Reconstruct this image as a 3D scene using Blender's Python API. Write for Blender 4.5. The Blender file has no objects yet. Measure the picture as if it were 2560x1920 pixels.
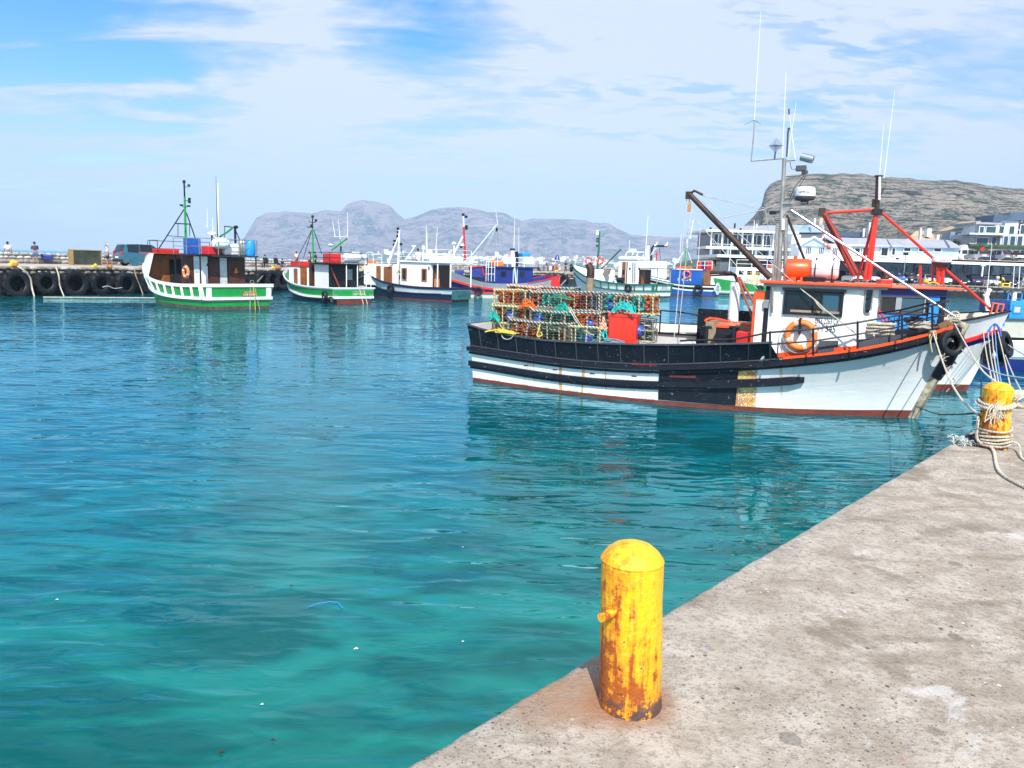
import bpy, math, random
import numpy as np
from mathutils import Vector, Matrix, noise as mn
random.seed(7)
D2R = math.radians
scene = bpy.context.scene
COL = scene.collection
# ------------------------------------------------------------------ camera
CH, CF, CP, CR = 2.85, 1923.0, D2R(8.87), D2R(1.7)
_f = Vector((0, math.cos(CP), -math.sin(CP))); _r = Vector((1, 0, 0)); _u = _r.cross(_f)
_R = _r * math.cos(CR) + _u * math.sin(CR); _U = -_r * math.sin(CR) + _u * math.cos(CR)
CAM = Vector((0, 0, CH))
cd = bpy.data.cameras.new('camera'); cam = bpy.data.objects.new('camera', cd); COL.objects.link(cam)
cd.sensor_width = 36; cd.lens = CF * 36 / 2560; cd.clip_start = .05; cd.clip_end = 30000
mw = Matrix((( _R.x, _U.x, -_f.x, CAM.x), (_R.y, _U.y, -_f.y, CAM.y), (_R.z, _U.z, -_f.z, CAM.z), (0, 0, 0, 1)))
cam.matrix_world = mw
scene.camera = cam
def ray(px, py): return _f * CF + _R * (px - 1280) + _U * (960 - py)
def at(px, py, Y):
    d = ray(px, py); return CAM + d * (Y / d.y)
def onz(px, py, z):
    d = ray(px, py); return CAM + d * ((z - CH) / d.z)
# ------------------------------------------------------------------ render look
scene.view_settings.view_transform = 'Standard'; scene.view_settings.look = 'None'
scene.view_settings.exposure = 0.45; scene.view_settings.gamma = 1
scene.view_settings.use_curve_mapping = False
scene.render.engine = 'CYCLES'
scene.cycles.max_bounces = 7; scene.cycles.diffuse_bounces = 2; scene.cycles.glossy_bounces = 4
scene.cycles.transmission_bounces = 4; scene.cycles.volume_bounces = 0; scene.cycles.transparent_max_bounces = 8
scene.cycles.use_denoising = True
scene.cycles.sample_clamp_indirect = 6
# ------------------------------------------------------------------ sun and sky
SUN_EL, SUN_AZ = D2R(46), math.atan2(.06, -1)      # azimuth measured from +Y towards +X
sd = Vector((math.sin(SUN_AZ) * math.cos(SUN_EL), math.cos(SUN_AZ) * math.cos(SUN_EL), math.sin(SUN_EL)))
sl = bpy.data.lights.new('sun', 'SUN'); sl.energy = 5; sl.angle = D2R(.53); sl.color = (1, .96, .9)
so = bpy.data.objects.new('sun', sl); COL.objects.link(so); so.rotation_euler = sd.to_track_quat('Z', 'Y').to_euler()
so.location = (0, -20, 60)
W = bpy.data.worlds.new('World'); scene.world = W; W.use_nodes = True
nt = W.node_tree; nt.nodes.clear()
class NT:
    """tiny node-tree builder"""
    def __init__(s, tree): s.t = tree
    def n(s, typ, **kw):
        nd = s.t.nodes.new(typ)
        for k, v in kw.items():
            if k.startswith('i_'):
                key = k[2:]; key = int(key) if key.isdigit() else key.replace('_', ' ')
                s.set(nd, key, v)
            else: setattr(nd, k, v)
        return nd
    def set(s, nd, key, v):
        if isinstance(v, bpy.types.NodeSocket): s.t.links.new(v, nd.inputs[key])
        else: nd.inputs[key].default_value = v
    def math(s, op, a, b=0., clamp=False):
        nd = s.t.nodes.new('ShaderNodeMath'); nd.operation = op; nd.use_clamp = clamp
        s.set(nd, 0, a); s.set(nd, 1, b); return nd.outputs[0]
    def vmath(s, op, a, b=(0, 0, 0)):
        nd = s.t.nodes.new('ShaderNodeVectorMath'); nd.operation = op
        s.set(nd, 0, a); s.set(nd, 1, b)
        return nd.outputs['Value'] if op in ('DOT_PRODUCT', 'LENGTH', 'DISTANCE') else nd.outputs[0]
    def mix(s, fac, a, b, mode='MIX'):
        nd = s.t.nodes.new('ShaderNodeMix'); nd.data_type = 'RGBA'; nd.blend_type = mode
        s.set(nd, 0, fac); s.set(nd, 6, c4(a)); s.set(nd, 7, c4(b)); return nd.outputs[2]
    def rng(s, v, a, b, c=0., d=1., smooth=True):
        nd = s.t.nodes.new('ShaderNodeMapRange'); nd.interpolation_type = 'SMOOTHSTEP' if smooth else 'LINEAR'
        s.set(nd, 0, v); s.set(nd, 1, a); s.set(nd, 2, b); s.set(nd, 3, c); s.set(nd, 4, d); return nd.outputs[0]
    def noise(s, vec, scale, detail=4, rough=.5, dist=0.):
        nd = s.t.nodes.new('ShaderNodeTexNoise'); s.set(nd, 'Vector', vec); s.set(nd, 'Scale', scale)
        s.set(nd, 'Detail', detail); s.set(nd, 'Roughness', rough); s.set(nd, 'Distortion', dist); return nd.outputs[0]
    def voro(s, vec, scale, feature='F1', rnd=1.):
        nd = s.t.nodes.new('ShaderNodeTexVoronoi'); nd.feature = feature; s.set(nd, 'Vector', vec); s.set(nd, 'Scale', scale)
        s.set(nd, 'Randomness', rnd); return nd
    def mapping(s, vec, rot=(0, 0, 0), scale=(1, 1, 1), loc=(0, 0, 0)):
        nd = s.t.nodes.new('ShaderNodeMapping'); s.set(nd, 'Vector', vec); nd.inputs['Rotation'].default_value = rot
        nd.inputs['Scale'].default_value = scale; nd.inputs['Location'].default_value = loc; return nd.outputs[0]
    def sep(s, v):
        nd = s.t.nodes.new('ShaderNodeSeparateXYZ'); s.set(nd, 0, v); return nd.outputs
    def comb(s, x, y, z):
        nd = s.t.nodes.new('ShaderNodeCombineXYZ'); s.set(nd, 0, x); s.set(nd, 1, y); s.set(nd, 2, z); return nd.outputs[0]
    def bump(s, h, strength=.5, dist=.02, normal=None):
        nd = s.t.nodes.new('ShaderNodeBump'); s.set(nd, 'Height', h); s.set(nd, 'Strength', strength); s.set(nd, 'Distance', dist)
        if normal is not None: s.set(nd, 'Normal', normal)
        return nd.outputs[0]
def c4(c):
    if isinstance(c, bpy.types.NodeSocket): return c
    return (c[0], c[1], c[2], 1.) if len(c) == 3 else c
w = NT(nt)
sky = w.n('ShaderNodeTexSky', sky_type='NISHITA'); sky.sun_disc = False
sky.sun_elevation = SUN_EL; sky.sun_rotation = SUN_AZ; sky.altitude = 0; sky.air_density = 1.0; sky.dust_density = .6; sky.ozone_density = 2.5
tc = w.n('ShaderNodeTexCoord'); dr = w.vmath('NORMALIZE', tc.outputs['Generated'])
dx, dy, dz = w.sep(dr)
up = w.math('MAXIMUM', dz, 0.0)
den = w.math('ADD', up, .16)
cp = w.comb(w.math('DIVIDE', dx, den), w.math('DIVIDE', dy, den), 0.)
n1 = w.noise(w.mapping(cp, rot=(0, 0, D2R(-24)), scale=(.55, 1.5, 1), loc=(3.1, 1.7, 0)), 1.25, 7, .52, .35)   # broad veils
n2 = w.noise(w.mapping(cp, rot=(0, 0, D2R(20)), scale=(1.1, 2.2, 1)), 7.5, 5, .55, .3)                        # small ripples
n3 = w.noise(w.mapping(cp, rot=(0, 0, D2R(-30)), scale=(.5, 1.4, 1), loc=(.3, 5, 0)), 2.4, 6, .55, .5)
def lobe(px, py, a, b):
    d = ray(px, py).normalized()
    return w.rng(w.vmath('DOT_PRODUCT', dr, tuple(d)), math.cos(D2R(a)), math.cos(D2R(b)))
veil = w.rng(n1, .30, .60, .0, 1.)
hole = w.math('ADD', lobe(90, -30, 17, 2), w.math('MULTIPLY', lobe(1040, -70, 8, 1), .75))
hole = w.math('ADD', hole, w.math('MULTIPLY', lobe(2120, 400, 8, 1), .4))
hole = w.math('ADD', hole, w.math('MULTIPLY', lobe(150, 270, 9, 1), .5))
full = w.math('ADD', lobe(300, 330, 22, 2), lobe(1900, 120, 26, 3)); full = w.math('ADD', full, lobe(650, 60, 14, 1))
cov = w.math('ADD', w.math('MULTIPLY', veil, .50), w.math('MULTIPLY', w.rng(n3, .40, .60), .32))
cov = w.math('ADD', cov, w.math('MULTIPLY', full, .26))
cov = w.math('SUBTRACT', cov, w.math('MULTIPLY', hole, w.rng(n3, .34, .62, 1.15, .35)))
cov = w.math('ADD', cov, w.math('MULTIPLY', w.math('SUBTRACT', w.rng(n2, .36, .64), .5), .22))
rip = w.math('MULTIPLY', w.rng(n2, .44, .62), lobe(1780, 110, 15, 3))
cov = w.math('ADD', w.math('ADD', cov, .26), w.math('MULTIPLY', rip, .42), clamp=True)
blue = w.n('ShaderNodeHueSaturation', i_Saturation=1.5, i_Value=1.5, i_Color=sky.outputs[0]).outputs[0]
cloud = w.mix(cov, (3.2, 4.5, 7.6), (6.2, 6.7, 7.7))
skc = w.mix(w.math('MULTIPLY', cov, .93), blue, cloud)
lowf = w.rng(dz, 0.0, .20, .75, 0.)                              # thin air-light band near the horizon
skc = w.mix(lowf, skc, (4.4, 5.8, 8.6))
bg = w.n('ShaderNodeBackground', i_Color=skc, i_Strength=.1)
wo = w.n('ShaderNodeOutputWorld'); nt.links.new(bg.outputs[0], wo.inputs[0])
# ------------------------------------------------------------------ object helpers
def tag(o, label=None, cat=None, group=None, kind=None):
    if label: o['label'] = label
    if cat: o['category'] = cat
    if group: o['group'] = group
    if kind: o['kind'] = kind
    return o
def thing(name, label, cat, loc=(0, 0, 0), rz=0., group=None):
    o = bpy.data.objects.new(name, None); o.empty_display_size = .3; COL.objects.link(o)
    o.location = loc; o.rotation_euler = (0, 0, rz)
    return tag(o, label, cat, group)
def copy_tree(o, parent=None):
    c = o.copy(); COL.objects.link(c); c.parent = parent
    for ch in o.children: copy_tree(ch, c)
    return c
def relabel(o, label): o['label'] = label; return o
def frame3(d):
    d = d.normalized(); a = Vector((0, 0, 1)) if abs(d.z) < .9 else Vector((1, 0, 0))
    x = d.cross(a).normalized(); return x, x.cross(d).normalized()
class MB:
    def __init__(s): s.v = []; s.f = []; s.m = []
    def add(s, vs, fs, mi=0):
        b = len(s.v); s.v += [tuple(p) for p in vs]; s.f += [tuple(i + b for i in f) for f in fs]; s.m += [mi] * len(fs); return s
    def box(s, x0, x1, y0, y1, z0, z1, mi=0, X=None):
        vs = [Vector((x, y, z)) for z in (z0, z1) for y in (y0, y1) for x in (x0, x1)]
        if X is not None: vs = [X @ p for p in vs]
        return s.add(vs, [(0, 2, 3, 1), (4, 5, 7, 6), (0, 1, 5, 4), (2, 6, 7, 3), (0, 4, 6, 2), (1, 3, 7, 5)], mi)
    def cbox(s, c, d, mi=0, rz=0., X=None):
        M_ = Matrix.Translation(Vector(c)) @ Matrix.Rotation(rz, 4, 'Z')
        if X is not None: M_ = M_ @ X
        return s.box(-d[0] / 2, d[0] / 2, -d[1] / 2, d[1] / 2, -d[2] / 2, d[2] / 2, mi, M_)
    def panel(s, c, u, v, wd, h, d, mi=0):
        c = Vector(c); u = Vector(u).normalized(); v = Vector(v).normalized(); n = u.cross(v)
        M_ = Matrix(((u.x, v.x, n.x, c.x), (u.y, v.y, n.y, c.y), (u.z, v.z, n.z, c.z), (0, 0, 0, 1)))
        return s.box(-wd / 2, wd / 2, -h / 2, h / 2, -d / 2, d / 2, mi, M_)
    def tube(s, pts, r, n=6, closed=False, mi=0, caps=True):
        P = [Vector(p) for p in pts]; k = len(P); b = len(s.v)
        rs = r if isinstance(r, (list, tuple)) else [r] * k
        t0 = (P[1] - P[0]).normalized(); x, _ = frame3(t0)
        for i in range(k):
            if closed: t = P[(i + 1) % k] - P[i - 1]
            else: t = P[min(i + 1, k - 1)] - P[max(i - 1, 0)]
            t = t.normalized() if t.length > 1e-9 else t0
            x = (x - t * x.dot(t)); x = x.normalized() if x.length > 1e-6 else frame3(t)[0]
            y = t.cross(x); t0 = t
            for j in range(n):
                a = 2 * math.pi * j / n
                s.v.append(tuple(P[i] + (x * math.cos(a) + y * math.sin(a)) * rs[i]))
        rng_ = k if closed else k - 1
        for i in range(rng_):
            i2 = (i + 1) % k
            for j in range(n):
                j2 = (j + 1) % n
                s.f.append((b + i * n + j, b + i * n + j2, b + i2 * n + j2, b + i2 * n + j)); s.m.append(mi)
        if caps and not closed:
            s.f.append(tuple(b + j for j in reversed(range(n)))); s.m.append(mi)
            s.f.append(tuple(b + (k - 1) * n + j for j in range(n))); s.m.append(mi)
        return s
    def rope(s, pts, r, mi=0, pitch=None):
        """three-strand laid rope"""
        P = resample(pts, r * 1.1); k = len(P); pitch = pitch or r * 7
        x, _ = frame3(P[1] - P[0]); L = 0; st = [[], [], []]
        for i in range(k):
            t = (P[min(i + 1, k - 1)] - P[max(i - 1, 0)]).normalized()
            x = (x - t * x.dot(t)).normalized(); y = t.cross(x)
            if i: L += (P[i] - P[i - 1]).length
            for q in range(3):
                a = 2 * math.pi * (L / pitch + q / 3); st[q].append(P[i] + (x * math.cos(a) + y * math.sin(a)) * r * .5)
        for q in range(3): s.tube(st[q], r * .56, 5, mi=mi)
        return s
    def lathe(s, prof, n=24, M_=None, mi=0, close=True, a0=0., a1=2 * math.pi):
        b = len(s.v); k = len(prof); full = abs(a1 - a0 - 2 * math.pi) < 1e-6; c = n if full else n + 1
        for r, z in prof:
            for j in range(c):
                a = a0 + (a1 - a0) * j / n; p = Vector((r * math.cos(a), r * math.sin(a), z))
                s.v.append(tuple(M_ @ p if M_ is not None else p))
        for i in range(k - 1):
            for j in range(n):
                j2 = (j + 1) % c
                s.f.append((b + i * c + j, b + i * c + j2, b + (i + 1) * c + j2, b + (i + 1) * c + j)); s.m.append(mi)
        if close:
            s.f.append(tuple(b + j for j in reversed(range(c)))); s.m.append(mi)
            s.f.append(tuple(b + (k - 1) * c + j for j in range(c))); s.m.append(mi)
        return s
    def cyl(s, p0, p1, r0, r1=None, n=12, mi=0): return s.tube([p0, p1], [r0, r0 if r1 is None else r1], n, mi=mi)
    def torus(s, c, R_, r, axis=(0, 0, 1), n=28, m=10, mi=0, sq=1.):
        x, y = frame3(Vector(axis)); c = Vector(c)
        return s.tube([c + (x * math.cos(a) + y * math.sin(a) * sq) * R_ for a in [2 * math.pi * i / n for i in range(n)]], r, m, closed=True, mi=mi)
    def ball(s, c, r, n=12, sz=1., mi=0):
        pr = [(max(1e-4, r * math.sin(math.pi * i / 8)), -r * sz * math.cos(math.pi * i / 8)) for i in range(9)]
        return s.lathe(pr, n, Matrix.Translation(Vector(c)), mi, close=False)
    def prism(s, poly, ext, mi=0):
        """poly: 3-D points in one plane, ext: extrusion vector"""
        P = [Vector(p) for p in poly]; e = Vector(ext); k = len(P)
        fs = [tuple(reversed(range(k))), tuple(range(k, 2 * k))] + [(i, (i + 1) % k, k + (i + 1) % k, k + i) for i in range(k)]
        return s.add(P + [p + e for p in P], fs, mi)
    def build(s, name, mats, parent=None, loc=None, rot=None, smooth=False, bevel=0., sub=0):
        me = bpy.data.meshes.new(name); me.from_pydata(s.v, [], s.f); me.validate()
        mats = mats if isinstance(mats, (list, tuple)) else [mats]
        for m_ in mats: me.materials.append(m_)
        if len(mats) > 1 and len(me.polygons) == len(s.m): me.polygons.foreach_set('material_index', s.m)
        o = bpy.data.objects.new(name, me); COL.objects.link(o); o.parent = parent
        if loc is not None: o.location = loc
        if rot is not None: o.rotation_euler = rot
        if smooth:
            me.polygons.foreach_set('use_smooth', [True] * len(me.polygons))
            try: me.set_sharp_from_angle(angle=D2R(42))
            except Exception: pass
        if bevel:
            b = o.modifiers.new('bevel', 'BEVEL'); b.width = bevel; b.segments = 2; b.limit_method = 'ANGLE'; b.angle_limit = D2R(40)
        if sub:
            b = o.modifiers.new('sub', 'SUBSURF'); b.levels = sub; b.render_levels = sub
        me.update(); return o
def resample(pts, step):
    P = [Vector(p) for p in pts]
    if len(P) > 2:                                             # Catmull-Rom
        Q_ = [P[0] * 2 - P[1]] + P + [P[-1] * 2 - P[-2]]; out = []
        for i in range(1, len(Q_) - 2):
            a, b, c, d = Q_[i - 1:i + 3]; k = max(2, int((c - b).length / step))
            for j in range(k):
                t = j / k
                out.append(.5 * ((2 * b) + (c - a) * t + (2 * a - 5 * b + 4 * c - d) * t * t + (3 * b - a - 3 * c + d) * t ** 3))
        out.append(P[-1]); return out
    k = max(1, int((P[1] - P[0]).length / step)); return [P[0].lerp(P[1], i / k) for i in range(k + 1)]
def sag(a, b, drop, n=14):
    a = Vector(a); b = Vector(b); return [a.lerp(b, i / n) - Vector((0, 0, drop * 4 * (i / n) * (1 - i / n))) for i in range(n + 1)]
def text_mesh(body, name, mat_, parent, c, u, v, h, ext=.003, width=None, bold=False):
    cu = bpy.data.curves.new('t', 'FONT'); cu.body = body; cu.size = 1; cu.align_x = 'CENTER'; cu.align_y = 'CENTER'; cu.extrude = 0
    cu.resolution_u = 3
    if bold: cu.offset = .018
    o = bpy.data.objects.new('t', cu); COL.objects.link(o)
    dg = bpy.context.evaluated_depsgraph_get(); me = bpy.data.meshes.new_from_object(o.evaluated_get(dg)); bpy.data.objects.remove(o)
    xs = [q.co.x for q in me.vertices]; ys = [q.co.y for q in me.vertices]
    cx, cy = (min(xs) + max(xs)) / 2, (min(ys) + max(ys)) / 2; sy = h / (max(ys) - min(ys)); sx = (width / (max(xs) - min(xs))) if width else sy
    c = Vector(c); u = Vector(u).normalized(); v = Vector(v).normalized()
    for q in me.vertices: q.co = c + u * ((q.co.x - cx) * sx) + v * ((q.co.y - cy) * sy) + u.cross(v) * ext
    me.materials.clear(); me.materials.append(mat_); me.name = name
    o = bpy.data.objects.new(name, me); COL.objects.link(o); o.parent = parent; return o
class Frame:
    """a local frame (x forward, y to port, z up) standing on the water"""
    def __init__(s, x, y, ang): s.o = Vector((x, y, 0)); s.a = ang; s.fx = Vector((math.cos(ang), math.sin(ang), 0)); s.fy = Vector((-math.sin(ang), math.cos(ang), 0))
    def loc(s, p): d = p - s.o; return Vector((d.dot(s.fx), d.dot(s.fy), d.z))
    def wor(s, p): return s.o + s.fx * p[0] + s.fy * p[1] + Vector((0, 0, p[2]))
    def Q(s, px, py, y=0.):
        d = ray(px, py); t = (y - (CAM - s.o).dot(s.fy)) / d.dot(s.fy); return s.loc(CAM + d * t)
    def Qx(s, px, py, x=0.):
        d = ray(px, py); t = (x - (CAM - s.o).dot(s.fx)) / d.dot(s.fx); return s.loc(CAM + d * t)
    def Qz(s, px, py, z): return s.loc(onz(px, py, z))
# ------------------------------------------------------------------ materials
MATS = {}
def M(name, col, rough=.55, metal=0., var=.12, scale=5., rust=0., bump=.0, stretch=1., chip=0., chipcol=(.5, .5, .5), rcol=(.16, .055, .018), obj=True, coat=0.):
    if name in MATS: return MATS[name]
    m = bpy.data.materials.new(name); m.use_nodes = True; t = NT(m.node_tree); p = m.node_tree.nodes['Principled BSDF']
    tcn = t.n('ShaderNodeTexCoord'); vec = tcn.outputs['Object']
    nz = t.noise(vec, scale, 6, .6); nz2 = t.noise(vec, scale * .23, 3, .5)
    f = t.math('ADD', t.rng(nz, .3, .7, 1 - var, 1 + var * .5, False), t.rng(nz2, .3, .7, -var * .6, var * .4, False))
    col_ = t.mix(1., c4(col), t.comb(f, f, f), 'MULTIPLY')
    h = nz
    if chip:
        nc = t.noise(vec, scale * 3.1, 8, .65); k = t.rng(nc, .70 - chip * .12, .72 - chip * .12)
        col_ = t.mix(k, col_, c4(chipcol))
    if rust:
        sv = t.mapping(vec, scale=(1, 1, .16)); nr = t.noise(sv, scale * 1.3, 7, .62); nb = t.noise(vec, scale * .8, 5, .6)
        k = t.rng(t.math('ADD', t.math('MULTIPLY', nr, .6), t.math('MULTIPLY', nb, .4)), .68 - rust * .18, .76 - rust * .16)
        col_ = t.mix(k, col_, t.mix(nz, c4(rcol), (rcol[0] * 2.6, rcol[1] * 2.9, rcol[2] * 2)))
        t.set(p, 'Roughness', t.rng(k, 0, 1, rough, .85))
    else: p.inputs['Roughness'].default_value = rough
    t.set(p, 'Base Color', col_); p.inputs['Metallic'].default_value = metal
    if max(col) < .03: p.inputs['Specular IOR Level'].default_value = .3
    if coat: p.inputs['Coat Weight'].default_value = coat
    if bump: t.set(p, 'Normal', t.bump(h, .6, bump))
    MATS[name] = m; return m
def glass(name='dark_glass', col=(.012, .016, .02)):
    if name in MATS: return MATS[name]
    m = bpy.data.materials.new(name); m.use_nodes = True; p = m.node_tree.nodes['Principled BSDF']
    p.inputs['Base Color'].default_value = c4(col); p.inputs['Roughness'].default_value = .06; p.inputs['Specular IOR Level'].default_value = .7
    MATS[name] = m; return m
white = M('white_paint', (.8, .81, .8), .4, var=.07, scale=3, rust=.12)
white_clean = M('white_gelcoat', (.82, .83, .83), .3, var=.04)
black = M('black_paint', (.011, .013, .022), .38, var=.3, scale=6, chip=.52, chipcol=(.2, .21, .22), bump=.006)
blackm = M('black_metal', (.015, .017, .024), .45, var=.3)
navy = M('navy_paint', (.012, .02, .06), .42, var=.25, chip=.25, chipcol=(.3, .3, .32))
orange = M('orange_paint', (.82, .085, .012), .38, var=.12, chip=.1, chipcol=(.5, .3, .2))
red = M('red_paint', (.62, .022, .018), .4, var=.14, rust=.1)
redox = M('antifouling_red', (.16, .03, .018), .8, var=.35, chip=.6, chipcol=(.03, .03, .02), bump=.01)
green = M('green_paint', (.012, .29, .05), .4, var=.12, rust=.04)
dgreen = M('dark_green_paint', (.012, .13, .065), .42, var=.12)
blue = M('blue_paint', (.01, .10, .42), .38, var=.12)
dblue = M('deep_blue_paint', (.012, .026, .20), .4, var=.15)
sky_blue = M('sky_blue_paint', (.02, .28, .75), .4, var=.1)
grey = M('grey_paint', (.30, .33, .36), .5, var=.12, rust=.1)
dgrey = M('dark_grey_paint', (.055, .06, .075), .6, var=.2, chip=.3, chipcol=(.2, .2, .2))
galv = M('galvanised_steel', (.45, .43, .38), .38, .7, var=.25, scale=9, rust=.25)
alu = M('aluminium', (.62, .64, .66), .28, .9, var=.1)
rusty = M('rusty_brown_steel', (.055, .03, .022), .6, .2, var=.4, scale=9, rust=.5)
wood = M('varnished_wood', (.30, .11, .03), .45, var=.3, scale=6)
dwood = M('dark_wood', (.075, .025, .014), .55, var=.3)
plank = M('weathered_wood', (.32, .24, .16), .8, var=.35, scale=8, bump=.01)
rubber = M('black_rubber', (.014, .015, .019), .5, var=.35, scale=12, bump=.006)
ropew = M('pale_rope', (.56, .51, .41), .9, var=.35, scale=40)
ropey = M('yellow_rope', (.75, .55, .06), .85, var=.3, scale=30)
ropeg = M('grey_line', (.45, .47, .46), .8, var=.3, scale=30)
wire = M('thin_wire', (.2, .2, .2), .5, .5)
gl = glass(); glb = glass('blue_glass', (.03, .09, .13))
skin = M('skin', (.36, .19, .12), .6, var=.08)
hairm = M('dark_hair', (.02, .014, .012), .7)
dark_in = M('dark_interior', (.02, .018, .02), .8)
# ================================================================== SETTING
# ---- water
m = bpy.data.materials.new('harbour_water'); m.use_nodes = True; t = NT(m.node_tree); p = m.node_tree.nodes['Principled BSDF']
g = t.n('ShaderNodeNewGeometry'); pos = g.outputs['Position']
px_, py_, pz_ = t.sep(pos)
dist = t.vmath('LENGTH', pos)
wv = t.mapping(pos, rot=(0, 0, D2R(-17)), scale=(.42, 1.25, 1))
wv2 = t.mapping(pos, rot=(0, 0, D2R(5)), scale=(.5, 1.2, 1), loc=(7, 3, 0))
a1 = t.noise(wv, .8, 1, .4, .6); a2 = t.noise(wv2, 2.0, 1, .4, .9); a3 = t.noise(wv, 4.6, 1.3, .4, .7)
patch = t.rng(t.noise(pos, .22, 3, .5), .38, .62, .55, 1.25)      # gusts and calmer patches
calm = t.math('ADD', t.rng(dist, 5., 13., .85, .45), t.rng(dist, 22., 60., 0., .6))
h = t.math('ADD', t.math('MULTIPLY', a1, .050), t.math('MULTIPLY', a2, .058))
h = t.math('ADD', h, t.math('MULTIPLY', a3, .024))
h = t.math('MULTIPLY', t.math('MULTIPLY', h, patch), calm)
nrm = t.bump(h, 1., 1.)
shal = t.noise(t.mapping(pos, rot=(0, 0, D2R(25)), scale=(.7, 1.5, 1)), .75, 3, .5, .9)
shal2 = t.noise(t.mapping(pos, rot=(0, 0, D2R(10)), scale=(.6, 1.6, 1)), 1.6, 2, .5, 1.2)
sm = t.rng(t.math('ADD', t.math('MULTIPLY', shal, .65), t.math('MULTIPLY', shal2, .35)), .40, .60)
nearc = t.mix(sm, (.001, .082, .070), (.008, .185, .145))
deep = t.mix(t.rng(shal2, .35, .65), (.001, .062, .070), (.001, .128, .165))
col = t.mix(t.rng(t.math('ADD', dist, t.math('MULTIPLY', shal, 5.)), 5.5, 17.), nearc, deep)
col = t.mix(t.rng(dist, 30., 160.), col, (.001, .06, .10))  # bluer with distance: deeper water, plus sky reflection put into the colour
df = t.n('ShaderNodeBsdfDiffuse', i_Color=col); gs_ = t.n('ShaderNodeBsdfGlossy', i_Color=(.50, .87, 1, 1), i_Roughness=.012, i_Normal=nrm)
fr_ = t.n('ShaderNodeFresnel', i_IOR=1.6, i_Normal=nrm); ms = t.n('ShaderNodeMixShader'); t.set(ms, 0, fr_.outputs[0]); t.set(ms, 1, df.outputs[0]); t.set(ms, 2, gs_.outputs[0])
m.node_tree.nodes.remove(p); t.set([n_ for n_ in m.node_tree.nodes if n_.type == 'OUTPUT_MATERIAL'][0], 0, ms.outputs[0])
MATS['water'] = m
b = MB(); b.add([(-6900, -260, 0), (6900, -260, 0), (6900, 6900, 0), (-6900, 6900, 0)], [(0, 1, 2, 3)])
tag(b.build('water', m), kind='structure')
b = MB(); b.add([(-6950, -280, -7), (6950, -280, -7), (6950, 6950, -7), (-6950, 6950, -7)], [(0, 1, 2, 3)])
tag(b.build('seabed', M('seabed_sand', (.12, .14, .1), .9)), kind='structure')
# ---- near quay slab
ED = Vector((.670, .742, 0)); EN = Vector((.742, -.670, 0)); E0 = Vector((-.311, 2.166, 0)); QZ = 1.3
BOL1 = onz(1575, 1758, QZ); BOL2 = onz(2480, 1118, QZ)
m = bpy.data.materials.new('quay_concrete'); m.use_nodes = True; t = NT(m.node_tree); p = m.node_tree.nodes['Principled BSDF']
pos = t.n('ShaderNodeNewGeometry').outputs['Position']
big = t.noise(pos, .8, 5, .6); mid = t.noise(pos, 4.5, 7, .65); fine = t.noise(pos, 38, 6, .7); fin2 = t.noise(pos, 160, 4, .6)
swp = t.noise(t.mapping(pos, rot=(0, 0, D2R(-30)), scale=(.5, 2, 1)), 3.2, 6, .6)
c = t.mix(t.rng(big, .35, .65), (.31, .255, .195), (.375, .325, .265))
c = t.mix(t.rng(mid, .38, .66), c, (.49, .43, .36))
c = t.mix(t.math('MULTIPLY', t.rng(swp, .55, .7), .6), c, (.20, .15, .105))
c = t.mix(t.math('MULTIPLY', t.rng(fine, .48, .62), .6), c, (.20, .165, .13))
c = t.mix(t.math('MULTIPLY', t.rng(fin2, .5, .75), .35), c, (.48, .44, .38))
# aggregate pebbles showing in the worn surface
dens = t.rng(t.noise(pos, 1.3, 5, .6), .36, .58, .12, 1.)
dj = t.vmath('ADD', pos, t.vmath('MULTIPLY', t.n('ShaderNodeTexNoise', i_Vector=pos, i_Scale=60.).outputs['Color'], (.012, .012, 0)))
def specks(scale, size, keep, colr, c_, mask=None, amt=1.):
    v = t.voro(dj, scale); rnd = t.sep(v.outputs['Color'])
    k = t.math('MULTIPLY', t.rng(v.outputs['Distance'], size, size * .8), t.rng(rnd[0], keep, keep - .01))
    if mask is not None: k = t.math('MULTIPLY', k, mask)
    return t.mix(t.math('MULTIPLY', k, amt), c_, t.mix(rnd[1], c4(colr[0]), c4(colr[1])))
c = specks(110, .30, .45, ((.10, .08, .07), (.60, .54, .48)), c, None, .6)
c = specks(75, .26, .42, ((.04, .04, .045), (.14, .11, .09)), c, dens, .85)
c = specks(38, .24, .26, ((.035, .04, .05), (.2, .12, .07)), c, dens, .9)
c = specks(17, .18, .16, ((.05, .045, .04), (.12, .09, .06)), c, None, .85)
c = specks(24, .17, .06, ((.75, .74, .72), (.6, .58, .55)), c, None, .9)
c = specks(13, .10, .06, ((.05, .12, .45), (.6, .14, .08)), c, None, .7)
c = specks(4.1, .17, .16, ((.16, .14, .12), (.09, .08, .07)), c, None, .55)
c = specks(2.2, .13, .16, ((.62, .25, .2), (.7, .68, .66)), c, t.rng(mid, .42, .55), .55)
stain = t.noise(pos, 2.1, 6, .62, .6)
c = t.mix(t.math('MULTIPLY', t.rng(stain, .56, .66), .55), c, (.17, .135, .095))
c = t.mix(t.math('MULTIPLY', t.rng(t.noise(t.vmath('ADD', pos, (9., 4., 0.)), 1.7, 7, .7, .4), .60, .66), .6), c, (.60, .58, .55))
bl = tuple(BOL1)
off = t.vmath('SUBTRACT', pos, (bl[0] - .17, bl[1] + .06, bl[2])); ds = t.vmath('LENGTH', t.vmath('MULTIPLY', off, (.85, 1.15, 1.)))
rk = t.rng(t.math('ADD', ds, t.math('MULTIPLY', t.math('SUBTRACT', mid, .5), .55)), .36, .12)
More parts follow.
